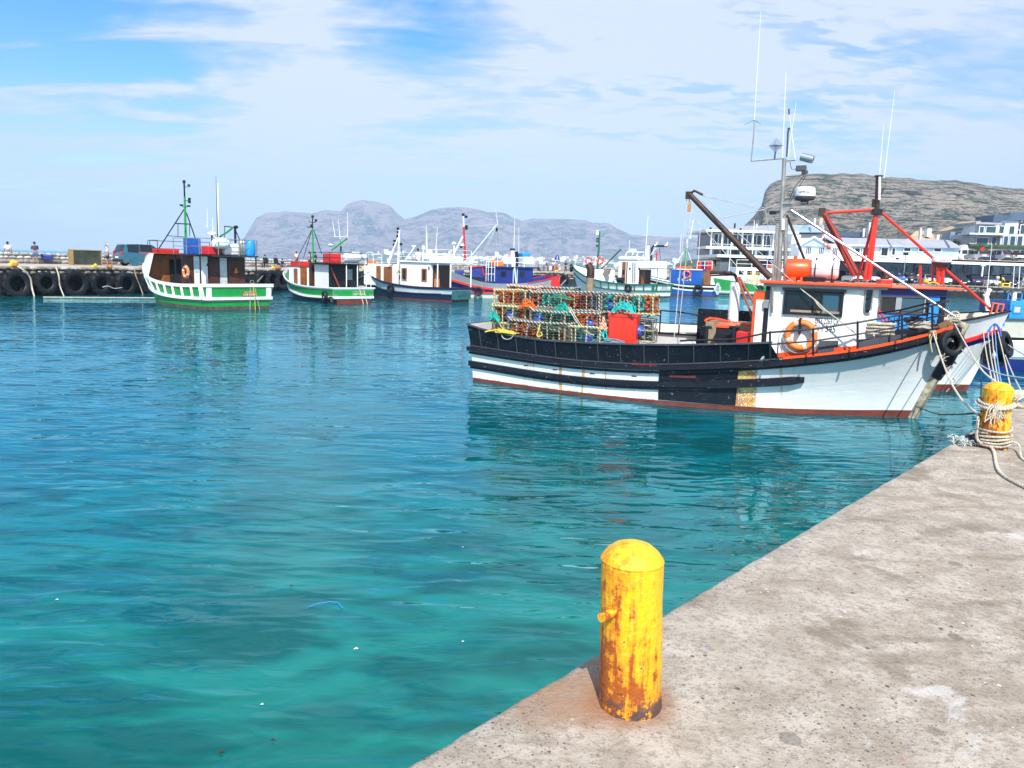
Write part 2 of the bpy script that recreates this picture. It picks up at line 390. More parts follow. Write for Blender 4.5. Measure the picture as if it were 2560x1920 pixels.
rk2 = t.rng(t.math('ADD', t.vmath('LENGTH', t.vmath('SUBTRACT', pos, bl)), t.math('MULTIPLY', t.math('SUBTRACT', fine, .5), .08)), .20, .115)
rstc = t.mix(fine, (.20, .075, .025), (.44, .23, .11))
c = t.mix(t.math('MULTIPLY', t.math('MULTIPLY', rk, t.rng(mid, .30, .60, .25, 1.)), .80), c, rstc); c = t.mix(t.math('MULTIPLY', rk2, .45), c, (.30, .12, .04))
t.set(p, 'Base Color', c); t.set(p, 'Roughness', t.rng(mid, .3, .7, .75, .95))
p.inputs['Specular IOR Level'].default_value = .3
ck = t.rng(t.voro(t.vmath('ADD', pos, t.vmath('MULTIPLY', t.n('ShaderNodeTexNoise', i_Vector=pos, i_Scale=1.6, i_Detail=6.).outputs['Color'], (1.2, 1.2, 0))), .42, 'DISTANCE_TO_EDGE').outputs[0], .0035, .0)
c = t.mix(t.math('MULTIPLY', ck, t.rng(mid, .48, .60, 0., .6)), c, (.10, .085, .07)); t.set(p, 'Base Color', c)
hh = t.math('ADD', t.math('MULTIPLY', fine, .6), t.math('ADD', mid, t.math('MULTIPLY', fin2, .25)))
t.set(p, 'Normal', t.bump(hh, 1., .012))
MATS['concrete'] = m
b = MB(); NL, NW = 600, 10; L0, L1 = -9., 21.
vs = []; rows = []
for i in range(NL + 1):
    s_ = L0 + (L1 - L0) * i / NL; q = E0 + ED * s_
    jz = (mn.noise(Vector((s_ * 3, 0, 0))) + .5 * mn.noise(Vector((s_ * 11, 3, 0)))) * .006
    je = (mn.noise(Vector((s_ * 2.3, 9, 0))) * .005 + mn.noise(Vector((s_ * 17, 5, 0))) * .006 - max(0, mn.noise(Vector((s_ * 7, 31, 0))) - .3) * .06)
    prof = [(-.004, -2.2), (-.002, -.06), (.002 - je * .4, -.022), (.012 - je, -.006 + jz * .3), (.03 - je, 0)] + [(.03 + 24 * (k / NW) ** 2.2, 0) for k in range(1, NW + 1)]
    rows.append(len(vs)); vs += [q + EN * o_ + Vector((0, 0, QZ + z_)) for o_, z_ in prof]
fs = [(rows[i] + k, rows[i + 1] + k, rows[i + 1] + k + 1, rows[i] + k + 1) for i in range(NL) for k in range(len(prof) - 1)]
b.add(vs, fs); tag(b.build('quay', m, smooth=True), kind='structure')
# ---- stones
stonem = [M('stone_%d' % i, c_, .85, var=.4, scale=4 + i, bump=.02) for i, c_ in enumerate([(.34, .32, .29), (.22, .20, .17), (.46, .44, .40), (.28, .24, .18)])]
wstone = [M('pale_stone_%d' % i, c_, .85, var=.4, scale=5, bump=.02) for i, c_ in enumerate([(.60, .58, .53), (.44, .42, .38), (.68, .66, .62)])]
darks = M('wet_dark_wall', (.02, .022, .022), .6, var=.5, scale=2, bump=.03)  # near-black from slime, with the shade around the tyres put into the colour
mortar = M('mortar', (.30, .28, .25), .9, var=.3)
quayt = M('quay_top', (.46, .40, .33), .9, var=.25, scale=.8)
def stone_mesh(i, rnd):
    vs = []; 
    for z in (-.5, 0, .5):
        for a in range(8):
            an = a * math.pi / 4 + math.pi / 8; k = .5 / max(abs(math.cos(an)), abs(math.sin(an))) * rnd.uniform(.84, 1.0)
            s_ = .9 if z else 1.; vs.append((k * math.cos(an) * s_, z * rnd.uniform(.8, 1), k * math.sin(an) * s_))
    vs.append((rnd.uniform(-.1, .1), -.62, rnd.uniform(-.1, .1)))
    fs = [(r_ * 8 + a, r_ * 8 + (a + 1) % 8, r_ * 8 + 8 + (a + 1) % 8, r_ * 8 + 8 + a) for r_ in (0, 1) for a in range(8)] + [((a + 1) % 8, a, 24) for a in range(8)]
    return vs, fs
rs = random.Random(5)
SM = [stone_mesh(i, rs) for i in range(7)]
SMESH = {}
def smesh(i, mt):
    k = (i, mt.name)
    if k not in SMESH:
        me = bpy.data.meshes.new('stone'); me.from_pydata(SM[i][0], [], SM[i][1]); me.materials.append(mt); SMESH[k] = me
    return SMESH[k]
def stones(parent, P0, P1, z0, z1, hs, ls, out, mats, nobj, depth=.3, name='stone', proud=.06):
    P0 = Vector(P0); P1 = Vector(P1); d = (P1 - P0); L = d.length; d.normalize(); out = Vector(out)
    rows_ = max(1, round((z1 - z0) / hs)); hs = (z1 - z0) / rows_; cells = []
    for r_ in range(rows_):
        s_ = -rs.random() * ls
        while s_ < L:
            l_ = ls * rs.uniform(.6, 1.4); cells.append((s_ + l_ / 2, z0 + hs * (r_ + .5) + rs.uniform(-.04, .04) * hs, l_)); s_ += l_
    cells = [c_ for c_ in cells if 0 < c_[0] < L]; cells.sort(key=lambda c_: c_[0])
    mass = [MB() for _ in mats]
    for k, (s_, z_, l_) in enumerate(cells):
        i = rs.randrange(7); j = rs.randrange(len(mats)); c_ = P0 + d * s_ + Vector((0, 0, z_)) + out * (proud + rs.uniform(-.03, .03) - depth / 2 * .8)
        ang = math.atan2(d.y, d.x)
        if (Vector((math.sin(ang), -math.cos(ang), 0)) - out).length > 1: ang += math.pi
        if k < nobj:
            o = bpy.data.objects.new(name, smesh(i, mats[j])); COL.objects.link(o); o.parent = parent
            o.location = c_; o.rotation_euler = (0, 0, ang); o.scale = (l_ * .97, depth, hs * .95)
        else:
            M_ = Matrix.Translation(c_) @ Matrix.Rotation(ang, 4, 'Z') @ Matrix.Diagonal((l_ * .97, depth, hs * .95, 1))
            mass[j].add([M_ @ Vector(v_) for v_ in SM[i][0]], SM[i][1])
    for j, mb in enumerate(mass):
        if mb.f: o = mb.build('far_' + name + 's', mats[j], parent); o['kind'] = 'stuff'
# ---- far (left) quay with its parapet
LD = Vector((.474, .881, 0)); LO = Vector((.881, -.474, 0)); LA = Vector((-31.3, 47, 0)); FZ = 1.80
def lq(s_, o_=0, z=0): return LA + LD * s_ + LO * o_ + Vector((0, 0, z))
b = MB(); b.prism([lq(-34, -.02, FZ), lq(170, -.02, FZ), lq(170, -13.6, FZ), lq(-34, -13.6, FZ)], (0, 0, -2.6), 0)
tag(b.build('harbour_quay', [quayt]), kind='structure')
wl = thing('quay_wall', 'dark stone face of the breakwater quay hung with tyres', 'wall', lq(-34))
b = MB(); b.prism([lq(-34, .06, -.8) - lq(-34), lq(82, .06, -.8) - lq(-34), lq(82, -.02, -.8) - lq(-34), lq(-34, -.02, -.8) - lq(-34)], (0, 0, 2.45)); b.build('wall_core', darks, wl)
stones(wl, lq(18) - lq(-34), lq(82) - lq(-34), 1.28, 1.84, .28, .55, LO, stonem, 230, .4)
stones(wl, lq(0) - lq(-34), lq(34) - lq(-34), .0, .0 + 1.28, .64, .9, LO, [darks], 70, .4, 'wet_stone', .10)
stones(wl, lq(-34) - lq(-34), lq(18) - lq(-34), 1.28, 1.84, .28, .55, LO, stonem, 0, .4)
pw = thing('parapet_wall', 'low pale rubble stone parapet along the seaward side of the breakwater', 'wall', lq(-34, -11))
rel = lambda s_, o_: lq(s_, o_) - lq(-34, -11)
b = MB(); b.prism([rel(-34, -11.1) + Vector((0, 0, FZ)), rel(180, -11.1) + Vector((0, 0, FZ)), rel(180, -12.3) + Vector((0, 0, FZ)), rel(-34, -12.3) + Vector((0, 0, FZ))], (0, 0, .80))
b.prism([rel(-34, -10.55) + Vector((0, 0, FZ)), rel(180, -10.55) + Vector((0, 0, FZ)), rel(180, -11.12) + Vector((0, 0, FZ)), rel(-34, -11.12) + Vector((0, 0, FZ))], (0, 0, .33))
b.build('wall_core', mortar, pw)
stones(pw, rel(-3, -11.1), rel(180, -11.1), FZ + .34, FZ + .84, .25, .5, LO, wstone, 210, .3)
stones(pw, rel(-3, -10.55), rel(180, -10.55), FZ + .02, FZ + .34, .32, .6, LO, stonem[:3], 80, .3, 'ledge_stone', .03)
# ---- back quay and the ground behind it
BY = lambda x: 119 - (x - 7.4) * .085
B0, B1 = Vector((7.4, 119, 0)), Vector((135, 108.2, 0)); BD = (B1 - B0).normalized(); BO = Vector((BD.y, -BD.x, 0))
b = MB(); b.prism([B0 + Vector((0, 0, 1.65)), Vector((-3, 215, 1.65)), Vector((300, 300, 1.65)), B1 + Vector((0, 0, 1.65))], (0, 0, -2.5))
tag(b.build('harbour_ground', quayt), kind='structure')
wl = thing('back_quay_wall', 'dark stone quay wall below the car park hung with tyres and props', 'wall', B0)
b = MB(); b.prism([Vector((0, 0, -.8)), (B1 - B0) + Vector((0, 0, -.8)), (B1 - B0) + BO * .06 + Vector((0, 0, -.8)), BO * .06 + Vector((0, 0, -.8))], (0, 0, 2.4)); b.build('wall_core', darks, wl)
stones(wl, BD * 36, B1 - B0, .75, 1.70, .33, .8, BO, [stonem[1], stonem[3], stonem[0]], 200, .4)
stones(wl, Vector((0, 0, 0)), BD * 36, .75, 1.70, .33, .8, BO, [stonem[1], stonem[3], stonem[0]], 0, .4)
b = MB()
for s_ in (61, 64.5, 72, 80):
    b.tube([B0 - B0 + BD * s_ + BO * .3 + Vector((0, 0, 1.6)), BD * (s_ + rs.uniform(-1.5, 1.5)) + BO * .9 + Vector((0, 0, .4))], .08, 6)
b.build('timber_prop', plank, wl)
# ---- mountains
rockm = bpy.data.materials.new('mountain_rock'); rockm.use_nodes = True; t = NT(rockm.node_tree); p = rockm.node_tree.nodes['Principled BSDF']
gg = t.n('ShaderNodeNewGeometry'); pos = gg.outputs['Position']; nz_ = t.sep(gg.outputs['Normal'])[2]
r1 = t.noise(t.mapping(pos, scale=(1, 1, 2.2)), .045, 8, .68, .5); r2 = t.noise(t.mapping(pos, scale=(1, 1, 1.6)), .22, 6, .7, .6); r3 = t.noise(pos, .012, 4, .5)
k = t.rng(t.math('ADD', t.math('MULTIPLY', r1, .5), t.math('MULTIPLY', r2, .5)), .42, .56)
hz_ = t.rng(t.math('ADD', t.sep(pos)[2], t.math('MULTIPLY', r3, 60.)), 32., 82.)
k = t.math('MULTIPLY', k, t.math('ADD', .30, t.math('MULTIPLY', hz_, .8)), clamp=True)
c = t.mix(t.rng(r2, .35, .6), (.022, .07, .045), (.07, .14, .07))
c = t.mix(k, c, t.mix(r1, (.40, .32, .25), (.74, .62, .50)))
led = t.noise(t.mapping(pos, scale=(.25, .25, 3.2)), .16, 5, .6, .8); c = t.mix(t.math('MULTIPLY', t.rng(led, .54, .60), hz_), c, (.045, .045, .04)); c = t.mix(t.rng(r2, .60, .66), c, (.03, .035, .035))
t.set(p, 'Base Color', c); p.inputs['Roughness'].default_value = .95; p.inputs['Specular IOR Level'].default_value = .1
t.set(p, 'Normal', t.bump(t.math('ADD', t.math('ADD', r1, r2), led), 1., 10.))
farm = bpy.data.materials.new('far_mountain_rock'); farm.use_nodes = True; t = NT(farm.node_tree); p = farm.node_tree.nodes['Principled BSDF']
pos = t.n('ShaderNodeNewGeometry').outputs['Position']
r1 = t.noise(t.mapping(pos, scale=(1, 1, 2.)), .010, 8, .68, .6); r2 = t.noise(pos, .05, 5, .65)
c = t.mix(t.rng(r1, .40, .58), (.015, .035, .06), (.28, .21, .23)); c = t.mix(t.math('MULTIPLY', t.rng(r2, .5, .65), .6), c, (.45, .36, .31))  # blue of the distant haze is partly put into the rock colours
t.set(p, 'Base Color', c); p.inputs['Roughness'].default_value = 1.; p.inputs['Specular IOR Level'].default_value = .05
t.set(p, 'Normal', t.bump(r1, 1., 60.))
def interp(xs, ys, x):
    if x <= xs[0]: return ys[0]
    for i in range(1, len(xs)):
        if x <= xs[i]:
            f_ = (x - xs[i - 1]) / (xs[i] - xs[i - 1]); return ys[i - 1] + (ys[i] - ys[i - 1]) * f_
    return ys[-1]
def mountain(name, crest, Yf, Yc, Yb, mat_, nx=420, nr=46, cliff=.0, amp=.1, seed=0., rough=1.):
    xs = [c_[0] for c_ in crest]; hs = [max(-1., at(c_[0], c_[1], Yc).z) for c_ in crest]; X = [at(c_[0], c_[1], Yc).x for c_ in crest]
    vs = []; top = max(hs)
    for i in range(nx + 1):
        x = X[0] + (X[-1] - X[0]) * i / nx; H_ = interp(X, hs, x)
        for j in range(nr + 1):
            t_ = j / nr; y = Yf + (Yb - Yf) * t_; tc_ = (Yc - Yf) / (Yb - Yf)
            if t_ <= tc_:
                q = t_ / tc_; s_ = q * .55 if q < .72 else None
                e = q ** 1.25 * (1 - cliff) + cliff * (1 / (1 + math.exp(-(q - .70) * 18)))
                e /= (1 - cliff) + cliff * (1 / (1 + math.exp(-.30 * 18)))
            else: e = 1 - ((t_ - tc_) / (1 - tc_)) ** 1.5
            v_ = Vector((x / top * .8, y / top * .8, seed)); fb = mn.fractal(v_, .9, 2.1, 7) ; rg = 1 - abs(mn.noise(Vector((x / top * 1.3, y / top * .35, seed + 4)))) * 2
            mid_ = abs(math.sin(min(1, max(0, t_ / tc_ if t_ < tc_ else 1)) * math.pi)) ** 1.5
            z = H_ * e * (.55 + .45 * y / Yc if t_ < tc_ else 1) + top * amp * mid_ * (fb * .8 + rg * .45 - .2) * (H_ / top) ** 1.2 * rough if H_ > 0 else 0
            if t_ > tc_ - .05: z += top * .012 * mn.noise(Vector((x / top * 9, 3, seed)))
            if t_ == 0: z = -1.5
            vs.append((x * y / Yc, y, max(z, -1.5)))
    fs = [(i * (nr + 1) + j, (i + 1) * (nr + 1) + j, (i + 1) * (nr + 1) + j + 1, i * (nr + 1) + j + 1) for i in range(nx) for j in range(nr)]
    b = MB(); b.add(vs, fs); return tag(b.build(name, mat_, smooth=True), kind='structure')
FAR = [(560, 640), (598, 606), (612, 592), (640, 545), (665, 532), (718, 528), (780, 533), (815, 524), (851, 528), (868, 510), (890, 502), (915, 500), (945, 505), (973, 512), (1000, 540), (1012, 547),
       (1040, 540), (1080, 524), (1105, 519), (1150, 517), (1185, 520), (1220, 530), (1255, 530), (1280, 542), (1306, 552), (1330, 546), (1400, 547), (1455, 549), (1480, 556), (1520, 557), (1545, 572), (1575, 585), (1600, 589), (1680, 592), (1760, 594), (1800, 592), (1900, 600), (2050, 625), (2300, 660)]
mountain('far_mountains', FAR, 3650, 4700, 5300, farm, 620, 70, .25, .26, 1.)
NEAR = [(1690, 660), (1745, 644), (1800, 612), (1850, 572), (1885, 540), (1905, 512), (1912, 478), (1925, 462), (1945, 450), (1970, 443), (2010, 438), (2045, 432), (2075, 436), (2110, 433), (2150, 434), (2200, 441), (2250, 444), (2300, 448), (2345, 452), (2390, 450), (2400, 452), (2440, 458), (2500, 468), (2560, 472), (2640, 478), (2750, 480), (2950, 520), (3300, 560)]
mountain('hillside', NEAR, 330, 900, 1300, rockm, 620, 150, .45, .13, 7.)
# lower spur beyond the masts with houses at its foot
# ---- far shore town
tw = MB(); rt = random.Random(3); tc2 = [M('town_white', (.8, .8, .78), .8), M('town_roof', (.35, .16, .1), .8), M('town_green', (.05, .09, .05), .9)]
for k in range(3300):
    px = rt.choice([rt.uniform(830, 1290), rt.uniform(900, 1750), rt.uniform(1280, 1620)]); dpt = rt.uniform(3350, 3620)
    base = at(px, 655 + (px - 1280) * .03, dpt); hgt = rt.uniform(4, 9); zz = 2 + abs(rt.gauss(0, 1)) * 16 * (1.0 if px > 1180 else .8)
    if mn.noise(Vector((px * .012, zz * .05, 1))) < -.12: continue
    wx, wy = rt.uniform(8, 22), rt.uniform(8, 14); tw.box(base.x - wx / 2, base.x + wx / 2, dpt - wy + zz * 3.2, dpt + zz * 3.2, -1, zz + hgt, 0 if rt.random() < .85 else 1)
for k in range(900):
    px = rt.uniform(820, 1760); dpt = rt.uniform(3330, 3600); base = at(px, 655, dpt); zz = abs(rt.gauss(0, 1)) * 16; r_ = rt.uniform(4, 10)
    tw.box(base.x - r_ * 1.5, base.x + r_ * 1.5, dpt + zz * 3.2 - r_, dpt + zz * 3.2 + r_, 0, zz + r_ * .7, 2)
o = tag(tw.build('far_shore_town', tc2), 'white houses of a town massed along the far shore', kind='stuff')
b = MB(); b.prism([at(800, 650, 3300).xy.to_3d(), at(1830, 650, 3300).xy.to_3d(), Vector((1500, 3760, 0)), Vector((-1100, 3760, 0))], (0, 0, 1.5)); tag(b.build('far_shore', M('far_scrub', (.10, .11, .08), .95)), kind='structure')
# ---- haze: still air over the bay
hz = bpy.data.materials.new('haze'); hz.use_nodes = True; ht = hz.node_tree; ht.nodes.clear()
vo = ht.nodes.new('ShaderNodeVolumePrincipled'); vo.inputs['Color'].default_value = (.56, .76, 1, 1); vo.inputs['Density'].default_value = .00019; vo.inputs['Anisotropy'].default_value = -.25
oo = ht.nodes.new('ShaderNodeOutputMaterial'); ht.links.new(vo.outputs[0], oo.inputs['Volume'])
b = MB(); b.box(-7000, 7000, -300, 7000, -8, 480); o = b.build('haze', hz); o['kind'] = 'stuff'
# ================================================================== SHARED BUILDERS
def bollard(name, label, base, rad, hgt, tiltx, mat_, peg=None):
    r = thing(name, label, 'bollard', base, 0, 'yellow mooring bollards on the quay')
    b = MB(); n = 64; prof = [(rad * 1.03, -.02), (rad * 1.035, .0), (rad * 1.03, hgt * .06), (rad * 1.0, hgt * .2), (rad, hgt * .5), (rad * .985, hgt * .8), (rad * .985, hgt * .855)]
    vs = []; 
    for r_, z in [(q[0], q[1]) for q in prof]: pass
    zs_ = [i / 36 * hgt * .86 for i in range(-1, 37)]
    rows = []
    for z in zs_:
        row = []
        for j in range(n):
            a = 2 * math.pi * j / n; v_ = Vector((math.cos(a) * 3, math.sin(a) * 3, z * 9))
            k = rad * (1.0 - .02 * z / hgt) * (1 + .022 * mn.fractal(v_, 1, 2, 5)) + (.012 * max(0, .12 - z / hgt) / .12 * rad * 2) 
            if z < hgt * .22 and math.cos(a + 1.2) > 0: k *= 1 - .015 * math.cos(a + 1.2)
            row.append((k * math.cos(a) + tiltx * z / hgt, k * math.sin(a), z))
        rows.append(row)
    fl = [q for row in rows for q in row]
    b.add(fl, [(i * n + j, i * n + (j + 1) % n, (i + 1) * n + (j + 1) % n, (i + 1) * n + j) for i in range(len(rows) - 1) for j in range(n)])
    b.build('post', mat_, r, smooth=True)
    d = MB(); z0 = hgt * .86; T_ = Matrix.Translation((tiltx * .86, 0, 0))
    d.lathe([(rad * .98, z0 - .004), (rad * 1.005, z0 + .003), (rad * .97, z0 + hgt * .016), (rad * .84, z0 + hgt * .048), (rad * .60, z0 + hgt * .082), (rad * .33, z0 + hgt * .100), (rad * .12, z0 + hgt * .106), (.001, z0 + hgt * .107)], n, T_, close=False)
    d.build('domed_cap', mat_, r, smooth=True)
    if peg:
        a, z, ln, pr = peg; u = Vector((math.cos(a), math.sin(a), 0)); q = MB()
        q.tube([u * rad * .9 + Vector((0, 0, z)), u * (rad + ln) + Vector((0, 0, z - .004))], pr, 14)
        q.torus(u * rad * .99 + Vector((0, 0, z)), pr * 1.15, pr * .3, u, 16, 6)
        q.build('peg', mat_, r, smooth=True)
    return r
ym = bpy.data.materials.new('rusty_yellow_paint'); ym.use_nodes = True; t = NT(ym.node_tree); p = ym.node_tree.nodes['Principled BSDF']
vec = t.n('ShaderNodeTexCoord').outputs['Object']; vx, vy, vz = t.sep(vec)
st = t.noise(t.mapping(vec, scale=(1, 1, .10)), 38, 7, .66); nb = t.noise(vec, 15, 8, .70); nf = t.noise(vec, 48, 6, .7); big = t.noise(vec, 4.2, 3, .5)
side = t.rng(t.math('SUBTRACT', t.math('MULTIPLY', vx, -1.), t.math('MULTIPLY', vy, .3)), -.03, .10)
low = t.rng(vz, .46, .04); base_ = t.rng(vz, .115, .02)
amt = t.math('ADD', t.math('MULTIPLY', side, .075), t.math('MULTIPLY', low, .10))
v1 = t.math('ADD', t.math('ADD', t.math('MULTIPLY', st, .5), t.math('MULTIPLY', nb, .5)), amt)
topc = t.rng(vz, .52, .548, 1., .30)
yel = t.mix(t.rng(nb, .3, .7), (.82, .44, .004), (.88, .55, .010))
yel = t.mix(t.math('MULTIPLY', t.rng(v1, .52, .62), .85), yel, (.72, .24, .004)); yel = t.mix(t.math('MULTIPLY', t.rng(nf, .52, .62), .35), yel, (.95, .72, .10))
c = t.mix(t.math('MULTIPLY', t.rng(v1, .60, .66), topc), yel, (.36, .085, .008))
c = t.mix(t.math('MULTIPLY', t.rng(t.math('ADD', nf, t.math('MULTIPLY', amt, .5)), .66, .71), topc), c, (.12, .03, .012))
ex = t.rng(t.math('ADD', nb, t.math('MULTIPLY', base_, .16)), .60, .65)
c = t.mix(t.math('MULTIPLY', ex, base_), c, t.mix(nf, (.03, .015, .015), (.17, .10, .09)))
ringk = t.math('MULTIPLY', t.math('COMPARE', vz, .547), 0.)
t.set(p, 'Base Color', c); t.set(p, 'Roughness', t.rng(v1, .5, .66, .34, .8))
t.set(p, 'Normal', t.bump(t.math('ADD', t.math('MULTIPLY', v1, .7), t.math('MULTIPLY', nf, .5)), 1., .010))
bollard('mooring_bollard', 'rusty yellow bollard with a side peg standing in the foreground at the quay edge', BOL1, .110, .630, -.024, ym, (D2R(222), .385, .074, .0155))
bollard('mooring_bollard', 'yellow bollard wrapped in pale rope near the bow of the black and white boat', BOL2, .125, .635, -.01, ym)

class Hull:
    """lofted hull: s 0..1 stern to bow; hb half breadths at the waterline and at the rail"""
    def __init__(h, L, zs, bw, bd, rake=.7, srake=.15, e=1.2): h.L = L; h.zs = zs; h.bw = bw; h.bd = bd; h.rake = rake; h.sr = srake; h.e = e
    def p(h, s, z, side=-1, off=0.):
        zt = h.zs(s); t_ = z / zt
        hb = h.bw(s) + (h.bd(s) - h.bw(s)) * max(0, t_) ** h.e if z >= 0 else h.bw(s) * (1 - min(1, z / -.7) ** 2 * .8)
        x = s * h.L + h.rake * (z / h.zs(1)) * s ** 5 - h.sr * (z / h.zs(0)) * (1 - s) ** 5
        return Vector((x, side * max(0.0, hb + off), z))
    def skin(h, bands, n=30):
        """bands: (zlow(s), zhigh(s), material index, rows)"""
        b = MB(); ss = [(i / n) for i in range(n + 1)]; ss = [s + (s - s * s) * .15 for s in ss]
        for side in (-1, 1):
            for zl, zh, mi, nr in bands:
                vs = []; 
                for s in ss:
                    for k in range(nr + 1): vs.append(h.p(s, zl(s) + (zh(s) - zl(s)) * k / nr, side))
                fs = []
                for i in range(n):
                    for k in range(nr):
                        q = (i * (nr + 1) + k, (i + 1) * (nr + 1) + k, (i + 1) * (nr + 1) + k + 1, i * (nr + 1) + k + 1)
                        fs.append(q if side < 0 else tuple(reversed(q)))
                b.add(vs, fs, mi)
        for zl, zh, mi, nr in bands:
            vs = [h.p(0, zl(0) + (zh(0) - zl(0)) * k / nr, sd_) for k in range(nr + 1) for sd_ in (-1, 1)]
            b.add(vs, [(2 * k + 1, 2 * k, 2 * k + 2, 2 * k + 3) for k in range(nr)], mi)
        return b
    def strake(h, zf, wd, ht, s0=0., s1=1., both=True, transom=True, n=34, side=-1, off=0.):
        """a swept rectangular rail round the hull at height zf(s)"""
        path = []
        ss = [s1 + (s0 - s1) * i / n for i in range(n + 1)]
        def outw(s, sd_):
            a = h.p(min(1, s + .01), zf(s), sd_); c_ = h.p(max(0, s - .01), zf(s), sd_); d = (a - c_); d.z = 0; d.normalize(); o_ = Vector((d.y, -d.x, 0)); 
            return o_ if o_.y * sd_ > 0 else -o_
        for s in ss: path.append((h.p(s, zf(s), side, off), outw(s, side)))
        if both:
            if transom: path[-1] = (path[-1][0], (path[-1][1] + Vector((-1, 0, 0))).normalized() * 1.3)
            sec = [(h.p(s, zf(s), -side, off), outw(s, -side)) for s in reversed(ss)]
            if transom: sec[0] = (sec[0][0], (sec[0][1] + Vector((-1, 0, 0))).normalized() * 1.3)
            path += sec
        b = MB(); vs = []
        for q, o_ in path: vs += [q - o_ * .01 + Vector((0, 0, -ht / 2)), q + o_ * wd + Vector((0, 0, -ht / 2)), q + o_ * wd + Vector((0, 0, ht / 2)), q - o_ * .01 + Vector((0, 0, ht / 2))]
        fs = [(i * 4 + k, i * 4 + (k + 1) % 4, i * 4 + 4 + (k + 1) % 4, i * 4 + 4 + k) for i in range(len(path) - 1) for k in range(4)] + [(0, 1, 2, 3), tuple(len(vs) - 1 - i for i in range(4))]
        return b.add(vs, fs)
    def deck(h, zd, off=-.03, s0=.0, s1=.985, n=24):
        b = MB(); vs = []
        for i in range(n + 1):
            s = s0 + (s1 - s0) * i / n; a = h.p(s, zd(s), -1, off); c_ = h.p(s, zd(s), 1, off); vs += [a, c_]
        return b.add(vs, [(2 * i, 2 * i + 2, 2 * i + 3, 2 * i + 1) for i in range(n)])
    def inner(h, zd, zt, off=-.06, s0=0., s1=.97, n=26, sides=(-1, 1), mi=0, transom=True):
        b = MB()
        for sd_ in sides:
            vs = []
            for i in range(n + 1):
                s = s0 + (s1 - s0) * i / n
                a = h.p(s, zd(s), sd_, off); c_ = h.p(s, zt(s), sd_, off); a.x += .05 * (s == 0); c_.x += .05 * (s == 0); vs += [a, c_]
            b.add(vs, [(2 * i, 2 * i + 2, 2 * i + 3, 2 * i + 1) if sd_ > 0 else (2 * i, 2 * i + 1, 2 * i + 3, 2 * i + 2) for i in range(n)], mi)
        if transom:
            b.add([h.p(0, zd(0), -1, off) + Vector((.07, 0, 0)), h.p(0, zd(0), 1, off) + Vector((.07, 0, 0)), h.p(0, zt(0), 1, off) + Vector((.05, 0, 0)), h.p(0, zt(0), -1, off) + Vector((.05, 0, 0))], [(0, 1, 2, 3)], mi)
        return b
def lerpf(pts):
    xs = [q[0] for q in pts]; ys = [q[1] for q in pts]
    def f(s):
        s = max(xs[0], min(xs[-1], s))
        for i in range(1, len(xs)):
            if s <= xs[i]:
                t_ = (s - xs[i - 1]) / (xs[i] - xs[i - 1]); t2 = t_ * t_ * (3 - 2 * t_)
                m0 = (ys[i] - ys[max(0, i - 2)]) / (xs[i] - xs[max(0, i - 2)]); m1 = (ys[min(len(xs) - 1, i + 1)] - ys[i - 1]) / (xs[min(len(xs) - 1, i + 1)] - xs[i - 1])
                d = xs[i] - xs[i - 1]; t3 = t_ ** 3; tt = t_ * t_
                return (2 * t3 - 3 * tt + 1) * ys[i - 1] + (t3 - 2 * tt + t_) * d * m0 + (-2 * t3 + 3 * tt) * ys[i] + (t3 - tt) * d * m1
        return ys[-1]
    return f
def window(parent, c, u, v, wd, h, fm, pm=None, fw=.05, d=.04, bars=0, name='window'):
    c = Vector(c); u = Vector(u).normalized(); v = Vector(v).normalized(); n = u.cross(v); b = MB()
    for sx, sy, ww, hh in ((0, h / 2, wd + fw, fw), (0, -h / 2, wd + fw, fw), (-wd / 2, 0, fw, h - fw), (wd / 2, 0, fw, h - fw)):
        b.panel(c + u * sx + v * sy + n * d * .3, u, v, ww, hh, d)
    for k in range(bars): b.panel(c + u * (wd * ((k + 1) / (bars + 1) - .5)) + n * d * .25, u, v, fw * .6, h - fw, d * .8)
    f = b.build(name, fm, parent)
    q = MB(); q.panel(c + n * .004, u, v, wd - fw * .5, h - fw * .5, .012); q.build('pane', pm or gl, f)
    return f
def rail(parent, pts, hts, r, mat_, name='railing', posts=None, n=6):
    """bars following pts at the given heights, with posts at each point"""
    b = MB()
    for h_ in hts: b.tube([Vector(q) + Vector((0, 0, h_)) for q in pts], r, n)
    for q in (posts or pts): b.tube([Vector(q), Vector(q) + Vector((0, 0, max(hts)))], r * 1.1, n)
    return b.build(name, mat_, parent, smooth=True)
def lifebuoy(label, loc, rot, R_=.3, r=.055, flag=True, parent=None, m1=None):
    if parent is None: o = thing('life_ring', label, 'life ring', loc, 0, 'orange life rings on the boats'); o.rotation_euler = rot
    else: o = thing('life_ring', None, None, loc); o.rotation_euler = rot; o.parent = parent
    b = MB(); b.torus((0, 0, 0), R_ - r, r, (0, 0, 1), 36, 12); b.build('ring', m1 or orange_b, o, smooth=True)
    b = MB()
    for k in range(4):
        a = math.pi / 2 * k + .4; c_ = Vector((math.cos(a), math.sin(a), 0)) * (R_ - r)
        b.torus(c_, r * 1.03, r * .12, Vector((-math.sin(a), math.cos(a), 0)), 14, 5)
        for q in (-.04, .04): b.torus(c_ + Vector((-math.sin(a), math.cos(a), 0)) * q * R_ * 2, r * 1.02, r * .1, Vector((-math.sin(a), math.cos(a), 0)), 14, 5)
    b.build('tape_band', white_clean, o)
    b = MB(); pts = []
    for k in range(33):
        a = 2 * math.pi * k / 32; rr = R_ + .02 + .03 * abs(math.sin(a * 2 - .8)); pts.append((math.cos(a) * rr, math.sin(a) * rr, .02))
    b.tube(pts, .007, 5); b.build('grab_line', ropew, o)
    return o
